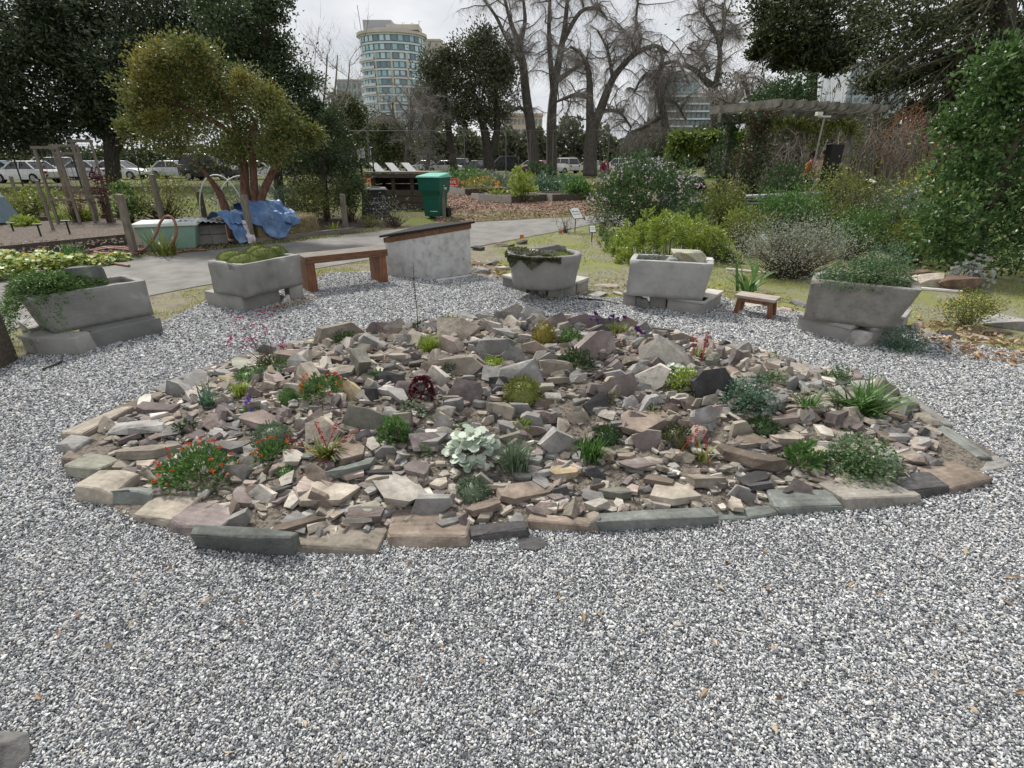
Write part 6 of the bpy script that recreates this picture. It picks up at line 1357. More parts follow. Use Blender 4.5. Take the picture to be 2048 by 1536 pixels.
leaf_tree('dark_shrub_tree', 'dense dark green shrub tree right of the olive green tree', 655, 14.6, [(640, 290, 50, 46), (685, 320, 34, 40), (600, 330, 50, 50), (650, 365, 56, 44), (610, 395, 44, 36), (700, 380, 28, 34), (665, 250, 30, 28)], DG, .07, 140, 15, .15, [[(655, 452, 7), (650, 380, 6), (645, 300, 4)]], seed=7, dj=.5, limb=.012)
FG = leafmat('leaf_far_green', [(.03, .045, .014), (.06, .08, .022), (.11, .125, .035)], .15); FD = leafmat('leaf_far_dark', [(.042, .048, .026), (.075, .082, .045), (.115, .12, .07)], .15)
leaf_tree('round_tree', 'yellow-green round-topped tree left of the glass tower', 695, 62, [(692, 212, 26, 22), (680, 245, 40, 26), (715, 245, 30, 26), (690, 285, 50, 30)], FG, .38, 60, 24, .14, [[(695, 350, 4), (693, 260, 3)]], seed=8, limb=.05)
leaf_tree('round_tree', 'yellow-green tree in front of the glass tower base', 775, 66, [(772, 255, 26, 22), (760, 285, 40, 26), (800, 285, 36, 22), (775, 310, 60, 20)], FG, .38, 60, 24, .14, [[(775, 350, 4), (773, 270, 3)]], seed=9, limb=.05)
leaf_tree('live_oak', 'slim dark evergreen tree right of the glass tower', 902, 58, [(872, 135, 30, 26), (890, 160, 30, 30), (855, 185, 24, 34), (895, 215, 30, 26), (865, 230, 24, 22), (905, 115, 24, 20)], FD, .30, 120, 14, .18, [[(910, 352, 9), (903, 300, 7), (895, 240, 6), (885, 170, 4)]], seed=10, limb=.06)
leaf_tree('live_oak', 'broad dark evergreen tree with forked trunk right of centre', 978, 58, [(950, 110, 40, 36), (985, 125, 36, 36), (930, 160, 34, 36), (1000, 180, 30, 40), (955, 190, 46, 36), (935, 230, 34, 26), (990, 230, 36, 26), (960, 80, 30, 20), (1010, 140, 20, 30)], FD, .30, 120, 15, .18, [[(978, 352, 14), (976, 310, 11), (968, 260, 8), (950, 190, 5)], [(980, 315, 8), (995, 250, 7), (985, 160, 5)]], seed=11, limb=.06)
TWIG = mat('twig_grey', [(.26, .235, .215), (.36, .33, .31)], scale=4, bump=0)
# bare trees, their main limbs drawn from the photograph
def bare_tree(label, bx, Yd, limbs, seed, nsec=9, droop=.5, twig=70, name='bare_tree', bark=BARKG, tl=1.0):
    p = base_at(bx, 400, Yd); o0 = np.array([p.x, p.y, 0]); rng = np.random.default_rng(seed); T = thing(name, label, 'tree', p, 0, 'leafless trees'); q = MB(); sec = MB(); T0, T1 = [], []
    for li, pts in enumerate(limbs):
        off = 0; w = []
        for k, (x, y, r) in enumerate(pts):
            off += rng.normal(0, .25) if (k and li) else 0; w.append(Vector(np.array(A(x, y, Yd + off)) - o0))
        if pts[0][1] >= 330: w[0].z = min(w[0].z, 0)
        rr = [r * PX(x, y, Yd) for x, y, r in pts]; sp = smooth_path(w, 5); ri = np.interp(np.linspace(0, 1, len(sp)), np.linspace(0, 1, len(rr)), rr); q.tube(sp, list(ri), 8)
        start = int(len(sp) * (.45 if li == 0 else .2))
        for _ in range(int(nsec * 1.5)):
            i = rng.integers(start, len(sp)); b = np.array(sp[i]); d = rvec(rng, 1)[0] * [1, 1, .5] + [0, 0, .35]; ln = rng.uniform(1.2, 4.2) * tl; pl = [b]; r0 = max(.02, min(ri[i] * .5, .07))
            for s in range(5):
                d = d + rng.normal(0, .28, 3) + [0, 0, -droop * .28 * s / 4]; d /= np.linalg.norm(d); pl.append(pl[-1] + d * ln / 5)
            sec.tube(pl, list(np.linspace(r0, .014, 6)), 4, False)
            nt = twig; u = rng.uniform(.15, 1, nt) * 5; k = np.minimum(u.astype(int), 4); f = (u - k)[:, None]; PL = np.array(pl); B_ = PL[k] * (1 - f) + PL[k + 1] * f
            D_ = rvec(rng, nt) * [1, 1, .6] + [0, 0, -droop]; l1 = rng.uniform(.5, 1.9, (nt, 1)) * tl; M_ = B_ + D_ * l1 * .55; E_ = M_ + (D_ * .4 + [0, 0, -droop * .8] + rng.normal(0, .42, (nt, 3))) * l1 * .6
            T0 += [B_, M_]; T1 += [M_, E_]
    q.build('trunk', bark, T, smooth=True); sec.build('branches', bark, T); twigs('twigs', np.concatenate(T0), np.concatenate(T1), .0105, TWIG, T)
bare_tree('leafless tree with a straight dark trunk left of the forked one', 1068, 60, [[(1070, 345, 12), (1062, 260, 10), (1052, 190, 9), (1046, 130, 8), (1034, 80, 6), (1020, 40, 4), (1005, -20, 2)], [(1048, 140, 6), (1042, 90, 5), (1050, 40, 4), (1044, -20, 2)], [(1046, 130, 5), (1015, 80, 4), (990, 30, 3), (960, -10, 2)], [(1058, 230, 5), (1040, 215, 3), (1025, 222, 2)]], 21, 11, .55)
bare_tree('tall leafless twin-stemmed tree left of the forked one', 1104, 61, [[(1104, 345, 11), (1103, 250, 10), (1108, 180, 8), (1120, 110, 7), (1130, 50, 5), (1136, -20, 3)], [(1106, 180, 6), (1100, 110, 5), (1098, 50, 4), (1101, -20, 3)], [(1110, 165, 5), (1145, 140, 4), (1172, 122, 3)], [(1125, 85, 5), (1160, 25, 4), (1195, 18, 3), (1215, 40, 2)]], 22, 12, .45)
bare_tree('big leafless tree with a forked trunk standing before the white cars', 1180, 57, [[(1180, 350, 15), (1181, 300, 13), (1184, 262, 13), (1180, 220, 8), (1178, 150, 6), (1165, 112, 4), (1140, 92, 2)], [(1184, 262, 10), (1200, 222, 9), (1222, 165, 7), (1240, 138, 6), (1270, 108, 5), (1310, 92, 4), (1335, 105, 2)], [(1264, 112, 5), (1281, 80, 4), (1272, 45, 3), (1278, -15, 2)], [(1178, 195, 5), (1150, 190, 4), (1112, 204, 2)], [(1204, 222, 4), (1238, 224, 3), (1262, 255, 2)], [(1225, 155, 4), (1215, 100, 3), (1195, 60, 2)], [(1270, 108, 4), (1262, 80, 3), (1245, 60, 2)]], 23, 10, .5)
bare_tree('leafless weeping tree right of the forked one', 1335, 58, [[(1337, 345, 9), (1333, 270, 8), (1322, 205, 7), (1314, 165, 6), (1325, 118, 4), (1318, 96, 3)], [(1326, 230, 5), (1292, 252, 4), (1255, 268, 2)], [(1320, 200, 4), (1350, 205, 3), (1372, 240, 2)], [(1318, 160, 4), (1290, 150, 3), (1268, 185, 2)], [(1322, 130, 4), (1355, 125, 3), (1380, 170, 2)]], 24, 10, .9, 70)
bare_tree('leafless ivy-trunked tree left of the conifers', 1432, 52, [[(1436, 345, 13), (1432, 260, 11), (1428, 185, 9), (1410, 160, 6), (1390, 140, 5), (1365, 130, 3)], [(1430, 175, 6), (1440, 110, 5), (1428, 60, 4), (1402, 20, 3), (1395, -10, 2)], [(1438, 100, 5), (1448, 50, 4), (1445, 5, 2)], [(1418, 140, 4), (1400, 110, 3), (1375, 95, 2)], [(1436, 80, 3), (1465, 60, 2), (1480, 80, 2)]], 25, 9, .5)
T = thing('ivy', 'dark ivy clothing the trunk of the leafless tree left of the conifers', 'ivy', base_at(1432, 400, 51.6)); rng = np.random.default_rng(5); n = 2600; z = rng.uniform(0, 8.4, n); a = rng.uniform(0, 6.3, n); r = .75 + .2 * np.sin(z * 2) + .35 * (z > 5.5)
leaves('foliage', np.stack([np.cos(a) * r, np.sin(a) * r, z], 1), rvec(rng, n), .28, .16, FD, T, rng)
bare_tree('thin leafless poplar with upright shoots left of the tower', 640, 48, [[(640, 345, 4), (642, 250, 3), (650, 180, 2), (655, 110, 1)], [(645, 260, 2), (668, 190, 2), (675, 110, 1)], [(640, 260, 2), (628, 200, 1.6), (622, 130, 1)], [(650, 240, 2), (690, 190, 1.6), (700, 120, 1)]], 26, 5, -.6, 26, bark=CANE)
bare_tree('small leafless tree with fine twigs before the tower', 815, 55, [[(812, 345, 5), (815, 290, 4), (825, 240, 3), (820, 200, 2)], [(815, 285, 3), (845, 240, 2.4), (852, 195, 1.6)], [(816, 280, 3), (790, 240, 2), (785, 205, 1.4)], [(850, 345, 5), (862, 290, 4), (870, 230, 2)]], 27, 10, .1, 60)
bare_tree('brown leafless brush tree right of the ivy-trunked tree', 1520, 40, [[(1520, 345, 6), (1512, 260, 5), (1500, 200, 4), (1480, 150, 2)], [(1514, 255, 4), (1545, 200, 3), (1560, 160, 2)], [(1512, 260, 4), (1470, 215, 3), (1445, 200, 2)]], 28, 11, .2, 60, bark=CANED)
# conifers at the right
NEED = leafmat('leaf_conifer', [(.014, .02, .01), (.028, .038, .016), (.052, .064, .026), (.085, .095, .036)], .15, .5)
leaf_tree('conifer', 'dark conifer mass at the top right, its edge against the sky', 1640, 30, [(1540, 20, 30, 36), (1600, 30, 46, 40), (1670, 10, 60, 40), (1535, 70, 24, 20), (1580, 88, 34, 20), (1640, 90, 34, 22), (1710, 80, 34, 26), (1640, -20, 110, 30), (1522, 105, 14, 12), (1560, 120, 18, 12), (1605, 128, 24, 12), (1665, 132, 20, 14), (1690, 118, 24, 16), (1735, 40, 30, 24)], NEED, .20, 130, 14, .24, [[(1618, 400, 12), (1620, 250, 11), (1630, 60, 9)]], seed=31, dj=1.0, limb=.05, flat=.5)
leaf_tree('conifer', 'tall conifer with long drooping bare boughs at the right edge', 1985, 24, [(1790, 20, 70, 40), (1850, 60, 60, 36), (1930, 20, 70, 46), (1780, 110, 44, 26), (1870, 140, 44, 26), (1960, 110, 50, 40), (2040, 60, 60, 60), (1900, 200, 40, 26), (1840, 220, 30, 16), (1970, 190, 40, 26), (2080, 150, 80, 80), (1830, -20, 150, 24), (1750, 165, 28, 16), (1800, 160, 24, 14), (1860, 265, 26, 14)], NEED, .17, 85, 12, .22, [[(1975, 420, 26), (1985, 250, 24), (2000, 100, 22), (2010, -60, 20)], [(1925, 420, 12), (1928, 200, 11), (1945, 40, 9), (1955, -60, 8)]], seed=32, dj=1.2, limb=.03, flat=.5)
def boughs(who, bx, Yc, starts, nb, seed, both):
    rng = np.random.default_rng(seed); p = base_at(bx, 400, Yc); o0 = np.array([p.x, p.y, 0]); par = [o for o in bpy.data.objects if o.get('label', '').startswith(who)][0]; q = MB(); P, D = [], []; pale = mat('bough_pale', [(.10, .085, .06), (.20, .17, .12)], scale=5, bump=0)
    for i in range(nb):
        x0, ya, yb = starts[i % len(starts)]; x0 += rng.uniform(-10, 10); y0 = rng.uniform(ya, yb); dx = -rng.uniform(60, 280) if rng.random() < (.5 if both else .85) else rng.uniform(30, 120); dy = rng.uniform(60, 190)
        if both: dx *= .45; dy *= .6
        yy = Yc + rng.uniform(-1.5, 1.2); pts = [np.array(A(x0 + dx * t, y0 + dy * (t ** 1.3) + 6 * math.sin(t * 5), Yc + (yy - Yc) * t)) - o0 for t in np.linspace(0, 1, 8)]
        q.tube(pts, list(np.linspace(.055, .010, 8)), 5, False)
        PL = np.array(pts); n = 60; u = rng.uniform(.25, 1, n) * 7; k = np.minimum(u.astype(int), 6); f = (u - k)[:, None]; b = PL[k] * (1 - f) + PL[k + 1] * f
        P.append(b + rng.normal(0, .06, (n, 3))); D.append(rvec(rng, n) * [.6, .6, .3] + [0, 0, -.9])
    q.build('bough', pale, par); P = np.concatenate(P); leaves('hanging_sprays', P, np.concatenate(D), .22 * rng.uniform(.5, 1.3, len(P)), .06, NEED, par, rng)
boughs('tall conifer', 1985, 24, [(1998, -60, 160), (2004, -60, 120), (1940, -40, 160)], 84, 44, False)
boughs('dark conifer', 1640, 30, [(1628, -40, 90)], 46, 45, True)
# far tree mass and hedges that read as one
def mass(name, label, x0, x1, y0, y1, Yd, m, n, L, seed, dep=6, kind='stuff'):
    rng = np.random.default_rng(seed); X = rng.uniform(x0, x1, n); s = PX((x0 + x1) / 2, 300, Yd); base = A((x0 + x1) / 2, 330, Yd); top = np.array([(y1 - (y1 - y0) * (.72 + .5 * noise.noise((x * .018 + seed, 0, 0)) + .25 * noise.noise((x * .06, seed, 0)))) for x in X])
    Yv = Yd + rng.uniform(0, dep, n); zt = np.array([A(x, t, Yd).z for x, t in zip(X, top)]); Z = zt * rng.random(n) ** .9; Xw = np.array([A(x, 330, Yd).x for x in X])
    P = np.stack([Xw, Yv, np.maximum(Z, .1)], 1); o = leaves(name, P, rvec(rng, n) + [0, -.3, .3], L * rng.uniform(.5, 1.3, n), L * .6, m, None, rng); tag(o, label, 'trees', kind=kind)
mass('treeline', 'distant dark belt of trees behind the parked cars', 560, 1560, 232, 338, 112, FD, 24000, 1.1, 1, 10)
mass('hedge', 'dark green hedge behind the parked cars at left', -160, 640, 282, 340, 62, leafmat('leaf_hedge', [(.02, .032, .012), (.045, .06, .02), (.075, .09, .03)], .15), 9000, .6, 2, 6)
mass('treeline', 'dark tree belt behind the conifers at right', 1500, 2250, 215, 345, 60, FD, 20000, .7, 3, 8)
# ---------------------------------------------------------------- fence, cars, people, buildings
def fence():
    Yf = 33.0; z = 3.02; x0, x1 = A(-150, 300, Yf).x, A(1345, 300, Yf).x; T = thing('chain_fence', 'tall thin chain-link fence in front of the car park', 'fence', (0, Yf, 0)); bk = plain('fence_dark', (.03, .03, .032)); gp = plain('fence_grey', (.11, .11, .11))
    for px_ in (-40, 32, 150, 275, 447, 560, 660, 740, 838, 930, 1012, 1060, 1105, 1215, 1281, 1330):
        x = A(px_, 330, Yf).x; MB().tube([(x, 0, 0), (x, 0, z + .05)], .04 if px_ < 700 else .03, 6).build('post', bk if px_ < 700 else gp, T)
    MB().tube([(x0, 0, z), (x1, 0, z)], .014, 5).build('top_rail', bk, T)
    q = MB(); n = 170
    for i in range(n):
        x = x0 + (x1 - x0) * i / n
        for s in (-1, 1): q.add([(x, 0, .05), (x + .004, 0, .05), (x + s * 1.5 + .004, 0, z), (x + s * 1.5, 0, z)], [(0, 1, 2, 3)])
    q.build('wire_mesh', plain('fence_wire', (.10, .10, .10)), T)
fence()
GLASS = plain('car_glass', (.012, .014, .017), .12, 0, .6); TYRE = plain('car_tyre', (.012, .012, .012), .85); RIM = plain('car_rim', (.35, .35, .36), .35, .7); REDL = plain('tail_light', (.35, .01, .01), .3); HEADL = plain('head_light', (.6, .62, .62), .15)
def car(label, px_, Yd, col, rz, suv=False, van=False, rack=False):
    p = base_at(px_, 400, Yd); T = thing('parked_car', label, 'car', p, rz, 'cars in the car park'); paint = plain('car_paint_%02d%02d%02d' % tuple(int(c * 99) for c in col), col, .25, 0, .6); h = .28 if suv else 0; h = .5 if van else h; W = .9
    # body: lower shell from side stations (x, z bottom, z shoulder, half width)
    st = [(-2.2, .42, .72 + h * .4, .74), (-2.05, .3, .86 + h * .55, .84), (-1.2, .25, .92 + h * .6, W), (0, .24, .93 + h * .6, W), (1.0, .25, .90 + h * .6, W), (1.75, .28, .78 + h * .5, .86), (2.15, .36, .62 + h * .45, .76), (2.25, .45, .56 + h * .4, .68)]
    V = []; 
    for x, zb, zs, w in st: V += [(x, -w, zb), (x, -w * 1.0, (zb + zs) / 2), (x, -w * .95, zs), (x, w * .95, zs), (x, w, (zb + zs) / 2), (x, w, zb)]
    Fs = [(i * 6 + k, (i + 1) * 6 + k, (i + 1) * 6 + (k + 1) % 6, i * 6 + (k + 1) % 6) for i in range(len(st) - 1) for k in range(6)] + [tuple(range(5, -1, -1)), tuple((len(st) - 1) * 6 + k for k in range(6))]
    q = MB(); q.add(V, Fs); q.build('body', paint, T, bevel=.03)
    zs = .90 + h * .58; zr = 1.46 + h; xb = -2.0 if (suv or van) else -1.55
    q = MB(); q.hexa([(xb, -.82, zs), (1.05, -.82, zs), (1.05, .82, zs), (xb, .82, zs)], [(xb + (.25 if suv or van else .65), -.66, zr - .05), (.25, -.66, zr - .05), (.25, .66, zr - .05), (xb + (.25 if suv or van else .65), .66, zr - .05)]); q.build('window', GLASS, T, bevel=.02)
    q = MB(); xr = xb + (.25 if suv or van else .65); q.hexa([(xr - .05, -.68, zr - .05), (.3, -.68, zr - .05), (.3, .68, zr - .05), (xr - .05, .68, zr - .05)], [(xr + .1, -.6, zr), (.1, -.6, zr), (.1, .6, zr), (xr + .1, .6, zr)]); q.build('roof', paint, T, bevel=.015)
    for x0, x1 in ((xb, xr), (-.35, -.35), (1.05, .27)):
        for s in (-1, 1): MB().bar((x0, s * .835, zs), (x1, s * .68, zr - .04), .05, .09).build('pillar', paint, T)
    for x in (-1.35, 1.35):
        for s in (-1, 1):
            w_ = MB().tube([(x, s * .70, .33), (x, s * .93, .33)], .33, 16).build('wheel', TYRE, T); MB().tube([(x, s * .92, .33), (x, s * .945, .33)], .2, 12).build('rim', RIM, w_)
    for s in (-1, 1):
        MB().box((2.17, s * .6, .62 + h * .4), (.12, .3, .1)).build('headlight', HEADL, T); MB().box((-2.17, s * .66, .72 + h * .4), (.1, .22, .16)).build('tail_light', REDL, T)
        MB().box((.75, s * .98, zs + .06), (.12, .16, .1)).build('mirror', paint, T)
    if rack: MB().box((-.4, 0, zr + .16), (1.6, .7, .26)).build('roof_box', plain('rack_black', (.02, .02, .02), .4), T, bevel=.06)
WH, SI, BK, GY, BLU, RD = (.74, .74, .75), (.6, .62, .64), (.02, .02, .022), (.3, .31, .33), (.2, .28, .36), (.3, .03, .03)
for a in [('white estate car nearest at far left behind the posts', 62, 40, WH, PI - .15, False), ('white SUV behind the nearest car at far left', 100, 49, WH, PI + .1, True), ('pale blue car at the far left edge', 12, 52, BLU, .3, False), ('silver car seen through the trellis', 172, 47, SI, PI, False),
          ('white car left of the red-barked tree', 245, 48, WH, 0, False), ('grey car with white roof behind the dark oak trunk', 355, 50, SI, .1, False), ('dark van behind the leaning trunk', 425, 46, BK, 0, False, True), ('white car behind the red-barked trunks', 520, 48, WH, .2, False),
          ('small silver car far left of the roof box car', 850, 88, SI, 2.6, False), ('silver car with black roof rack behind the evergreens', 890, 72, SI, PI - .3, False), ('black car with large roof box behind the silver one', 912, 84, BK, PI - .3, True, False, True), ('black sedan left of the forked evergreen', 952, 78, BK, 2.4, False), ('dark van right of the forked evergreen', 1004, 72, BK, PI + .2, True, True), ('white sedan left of the dark round shrub', 1062, 76, WH, 2.6, False),
          ('white SUV right of the dark round shrub', 1126, 70, WH, 2.2, True), ('white hatchback beside the big forked tree', 1178, 74, WH, 2.5, False), ('white SUV behind the purple-jacketed person', 1236, 76, WH, 2.5, True), ('grey sedan left of the last silver SUV', 1296, 80, GY, .5, False), ('silver SUV next to the vine arch', 1320, 74, SI, .6, True), ('red car half hidden behind white sedan', 1078, 71, RD, 2.5, False)]:
    car(*a)
# people
def skin(name, joints, edges, radii, m, parent):
    me = bpy.data.meshes.new(name); me.from_pydata(joints, edges, []); me.update(); o = link(name, me, m, parent)
    md = o.modifiers.new('skin', 'SKIN'); sv = me.skin_vertices[0].data
    for i, r in enumerate(radii): sv[i].radius = (r, r) if not isinstance(r, tuple) else r
    sv[0].use_root = True; o.modifiers.new('sub', 'SUBSURF').render_levels = 2; o.modifiers['sub'].levels = 1
    return o
def person(label, px_, Yd, rz, H, jacket, trousers, hairc, arms=((.26, .0, .98), (-.26, .0, .98)), lean=0):
    p = base_at(px_, 400, Yd); T = thing('person', label, 'person', p, rz, None); k = H / 1.72; sk = plain('skin_tone', (.42, .25, .18), .5)
    def j(*v): return tuple(c * k for c in v)
    B_ = [j(0, 0, .95), j(0, 0, 1.15), j(0, lean, 1.38), j(0, lean, 1.50), j(0, lean - .01, 1.60), j(0, lean - .015, 1.68), j(.1, 0, .90), j(.105, .01, .5), j(.11, .02, .09), j(.11, -.14, .04), j(-.1, 0, .90), j(-.105, .01, .5), j(-.11, .02, .09), j(-.11, -.14, .04),
          j(.18, lean, 1.40), j(.23, lean, 1.17), j(arms[0][0], arms[0][1], arms[0][2]), j(-.18, lean, 1.40), j(-.23, lean, 1.17), j(arms[1][0], arms[1][1], arms[1][2])]
    E_ = [(0, 1), (1, 2), (2, 3), (3, 4), (4, 5), (0, 6), (6, 7), (7, 8), (8, 9), (0, 10), (10, 11), (11, 12), (12, 13), (2, 14), (14, 15), (15, 16), (2, 17), (17, 18), (18, 19)]
    R_ = [.13, .125, .13, .055, .085, .07, .085, .06, .04, .035, .085, .06, .04, .035, .06, .045, .035, .06, .045, .035]
    skin('body', B_, E_, [r * k for r in R_], sk, T)
    skin('jacket', [B_[0], B_[1], B_[2], j(0, lean, 1.46), B_[14], B_[15], tuple(np.array(B_[15]) * .15 + np.array(B_[16]) * .85), B_[17], B_[18], tuple(np.array(B_[18]) * .15 + np.array(B_[19]) * .85)], [(0, 1), (1, 2), (2, 3), (2, 4), (4, 5), (5, 6), (2, 7), (7, 8), (8, 9)], [x * k for x in (.165, .155, .16, .075, .085, .068, .055, .085, .068, .055)], jacket, T)
    skin('trousers', [j(0, 0, .97), B_[6], B_[7], j(.11, .02, .12), B_[10], B_[11], j(-.11, .02, .12)], [(0, 1), (1, 2), (2, 3), (0, 4), (4, 5), (5, 6)], [x * k for x in (.15, .105, .08, .065, .105, .08, .065)], trousers, T)
    q = MB(); q.lathe([(.001, .125), (.07, .105), (.098, .05), (.10, -.01), (.085, -.08)][::-1], 14); o = q.build('hair', hairc, T, smooth=True); o.location = j(0, lean + .012, 1.665)
    for s in (-1, 1): MB().box(j(s * .09, lean - .01, 1.62), (.02, .03, .05)).build('ear', sk, T)
    MB().hexa([j(-.015, lean - .10, 1.585), j(.015, lean - .10, 1.585), j(.012, lean - .08, 1.585), j(-.012, lean - .08, 1.585)], [j(-.006, lean - .085, 1.635), j(.006, lean - .085, 1.635), j(.006, lean - .075, 1.635), j(-.006, lean - .075, 1.635)]).build('nose', sk, T)
    q = MB()
    for s in (-1, 1): q.box(j(s * .032, lean - .088, 1.635), (.022, .01, .012))
    q.build('eyes', plain('eye_dark', (.02, .015, .012)), T); MB().box(j(0, lean - .088, 1.56), (.045, .01, .012)).build('mouth', plain('lip', (.3, .12, .1)), T)
    for i, a in enumerate((B_[16], B_[19])):          # hands: palm and five fingers
        a = Vector(a); d = (a - Vector(B_[15 if i == 0 else 18])).normalized(); sd_ = d.cross(Vector((0, 1, 0))).normalized() if abs(d.y) < .9 else Vector((1, 0, 0)); q = MB()
        q.tube([a, a + d * .085 * k], [.034 * k, .038 * k], 6)
        for f in range(4):
            b0 = a + d * .08 * k + sd_ * (f - 1.5) * .019 * k; ln = (.07, .08, .076, .058)[f] * k; q.tube([b0, b0 + d * ln * .6, b0 + d * ln * .9 + Vector((0, -.02 * k, 0))], [.0095 * k, .009 * k, .007 * k], 5)
        b0 = a + d * .03 * k - sd_ * .03 * k; q.tube([b0, b0 + (d - sd_ * .8).normalized() * .04 * k, b0 + (d - sd_ * .3).normalized() * .065 * k], [.011 * k, .010 * k, .008 * k], 5); q.build('hand', sk, T, smooth=True)
    return T
HB = plain('hair_black', (.012, .010, .010), .5)
person('person in a plum purple jacket standing behind the flowering bush', 1206, 28, .5, 1.66, mat('cloth_plum', [(.16, .015, .06), (.22, .03, .09)], scale=6, bump=.3), mat('cloth_grey', [(.16, .2, .2), (.24, .28, .27)], scale=6, bump=.3), HB)
person('person in a blue and white jacket behind the flowering bush', 1274, 33, -.4, 1.60, mat('cloth_navy', [(.03, .03, .14), (.05, .05, .22)], scale=6, bump=.3), mat('cloth_pale', [(.4, .4, .45), (.6, .6, .62)], scale=6, bump=.3), HB, ((.28, -.2, 1.05), (-.26, 0, .98)))
person('person in an orange top seen from behind under the pergola', 1604, 17.6, .6, 1.70, mat('cloth_orange', [(.42, .12, .04), (.55, .2, .08)], scale=7, bump=.3), mat('cloth_dark', [(.03, .03, .035), (.06, .06, .065)], scale=6, bump=.3), HB, ((.3, -.2, 1.2), (-.26, 0, .98)))
person('person in an orange and white scarf facing left under the pergola', 1626, 17.2, -1.2, 1.76, mat('cloth_scarf', [(.5, .2, .1), (.6, .5, .42), (.45, .14, .06)], scale=9, bump=.3), mat('cloth_cream', [(.5, .48, .42), (.62, .6, .55)], scale=6, bump=.3), HB, ((.2, -.3, 1.15), (-.2, -.25, 1.1)))
# ---- buildings
CREAM = mat('wall_cream', [(.52, .47, .39), (.62, .57, .49)], scale=.3, bump=0); BWHITE = plain('slab_white', (.70, .72, .73)); BGLASS = plain('tower_glass', (.34, .55, .62), .15, 0, .6); BGLASS2 = plain('tower_glass_dark', (.17, .25, .29), .15, 0, .6); BGREY = plain('wall_grey', (.42, .42, .43))
def share(name, me, parent, loc, rz=0, scale=(1, 1, 1)):
    o = bpy.data.objects.new(name, me); COL.objects.link(o); o.parent = parent; o.location = loc; o.rotation_euler.z = rz; o.scale = scale; return o
def boxmesh(name, d, m):
    q = MB().box((0, 0, 0), d); me = bpy.data.meshes.new(name); me.from_pydata(q.v, [], q.f); me.update(); me.materials.append(m); return me
def tower():
    Yt = 260.; xl, xr = A(712, 150, Yt).x, A(846, 150, Yt).x; cx = (xl + xr) / 2; R = (xr - xl) / 2; T = thing('glass_tower', 'rounded blue glass high-rise with cream bands and projecting roof', 'building', (cx, Yt + R * .8, 0)); fh = 3.25; nf = 15; ry = R * .8
    def ell(r): return lambda a: (r * math.cos(a), r * .8 * math.sin(a))
    def ring(r, z0, z1, a0=PI, a1=2 * PI, n=36, inner=.5):
        q = MB(); V = []
        for z in (z0, z1):
            for k in range(n + 1): a = a0 + (a1 - a0) * k / n; V.append((r * math.cos(a), r * .8 * math.sin(a), z))
        c0, c1 = len(V), len(V) + 1; V += [(0, 0, z0), (0, 0, z1)]; F_ = [(k, k + 1, n + 2 + k, n + 1 + k) for k in range(n)] + [(c0, k + 1, k) for k in range(n)] + [(c1, n + 1 + k, n + 2 + k) for k in range(n)]
        q.add(V, F_); return q
    z0 = 2.0; ring(R * .955, 0, z0 + nf * fh, 0, 2 * PI, 60).build('glass_core', BGLASS2, T)
    wm = [boxmesh('window', (1.75, .12, 2.0), BGLASS), boxmesh('window', (1.75, .12, 2.0), BGLASS2), boxmesh('window', (1.75, .12, 2.0), plain('tower_glass_pale', (.55, .70, .75), .15, 0, .6))]; pm = boxmesh('mullion', (.22, .25, fh - .5), BWHITE); rng = np.random.default_rng(4)
    for f in range(nf):
        z = z0 + f * fh; top = f >= nf - 2
        ring(R * 1.0, z + 2.62, z + fh, PI * .95, 2.05 * PI).build('floor_band', BWHITE, T)
        if f < 3: continue
        for k in range(15):
            a = PI * 1.06 + (PI * .9) * (k + .5) / 15; x, y = R * .972 * math.cos(a), R * .972 * .8 * math.sin(a); n = math.atan2(math.sin(a) / .8, math.cos(a)) + PI / 2
            share('window', wm[rng.choice(3, p=[.5, .25, .25])], T, (x, y, z + 1.45), n)
        if not top:
            ring(R * 1.045, z + .0, z + 1.0, PI * 1.0, PI * 1.36, 12).build('balcony', BWHITE, T)
            for a in (PI * 1.37, PI * 1.53, PI * 1.68):
                x, y = R * .985 * math.cos(a), R * .985 * .8 * math.sin(a); n = math.atan2(math.sin(a) / .8, math.cos(a)) + PI / 2; o = share('pier', boxmesh('pier', (.8, .5, 2.7), CREAM), T, (x, y, z + 1.3), n)
    zt = z0 + nf * fh; ring(R * 1.06, zt + .02, zt + 1.1, 0, 2 * PI, 60).build('roof', CREAM, T); ring(R * .8, zt + 1.12, zt + 2.2, 0, 2 * PI, 48).build('roof_step', BGREY, T)
    MB().box((-R * .35, 0, zt + 4.0), (R * .85, R * .6, 3.6)).build('penthouse', BGREY, T); MB().box((R * .42, -R * .1, zt + 2.8), (R * .95, R * .7, 2.0)).build('parapet_box', CREAM, T)
    MB().tube([(-R * .9, 0, zt), (-R * .96, 0, zt + 12)], .16, 5).build('mast', BGREY, T)
    for x, h in ((.1, 3.2), (.35, 3.6), (.62, 3.4), (.85, 4.2)): MB().tube([(x * R, 0, zt + 2), (x * R, 0, zt + 2 + h)], .13, 4).build('antenna', BGREY, T); MB().box((x * R + .5, 0, zt + 2 + h), (1.4, .1, .12)).build('antenna_arm', BGREY, T)
tower()
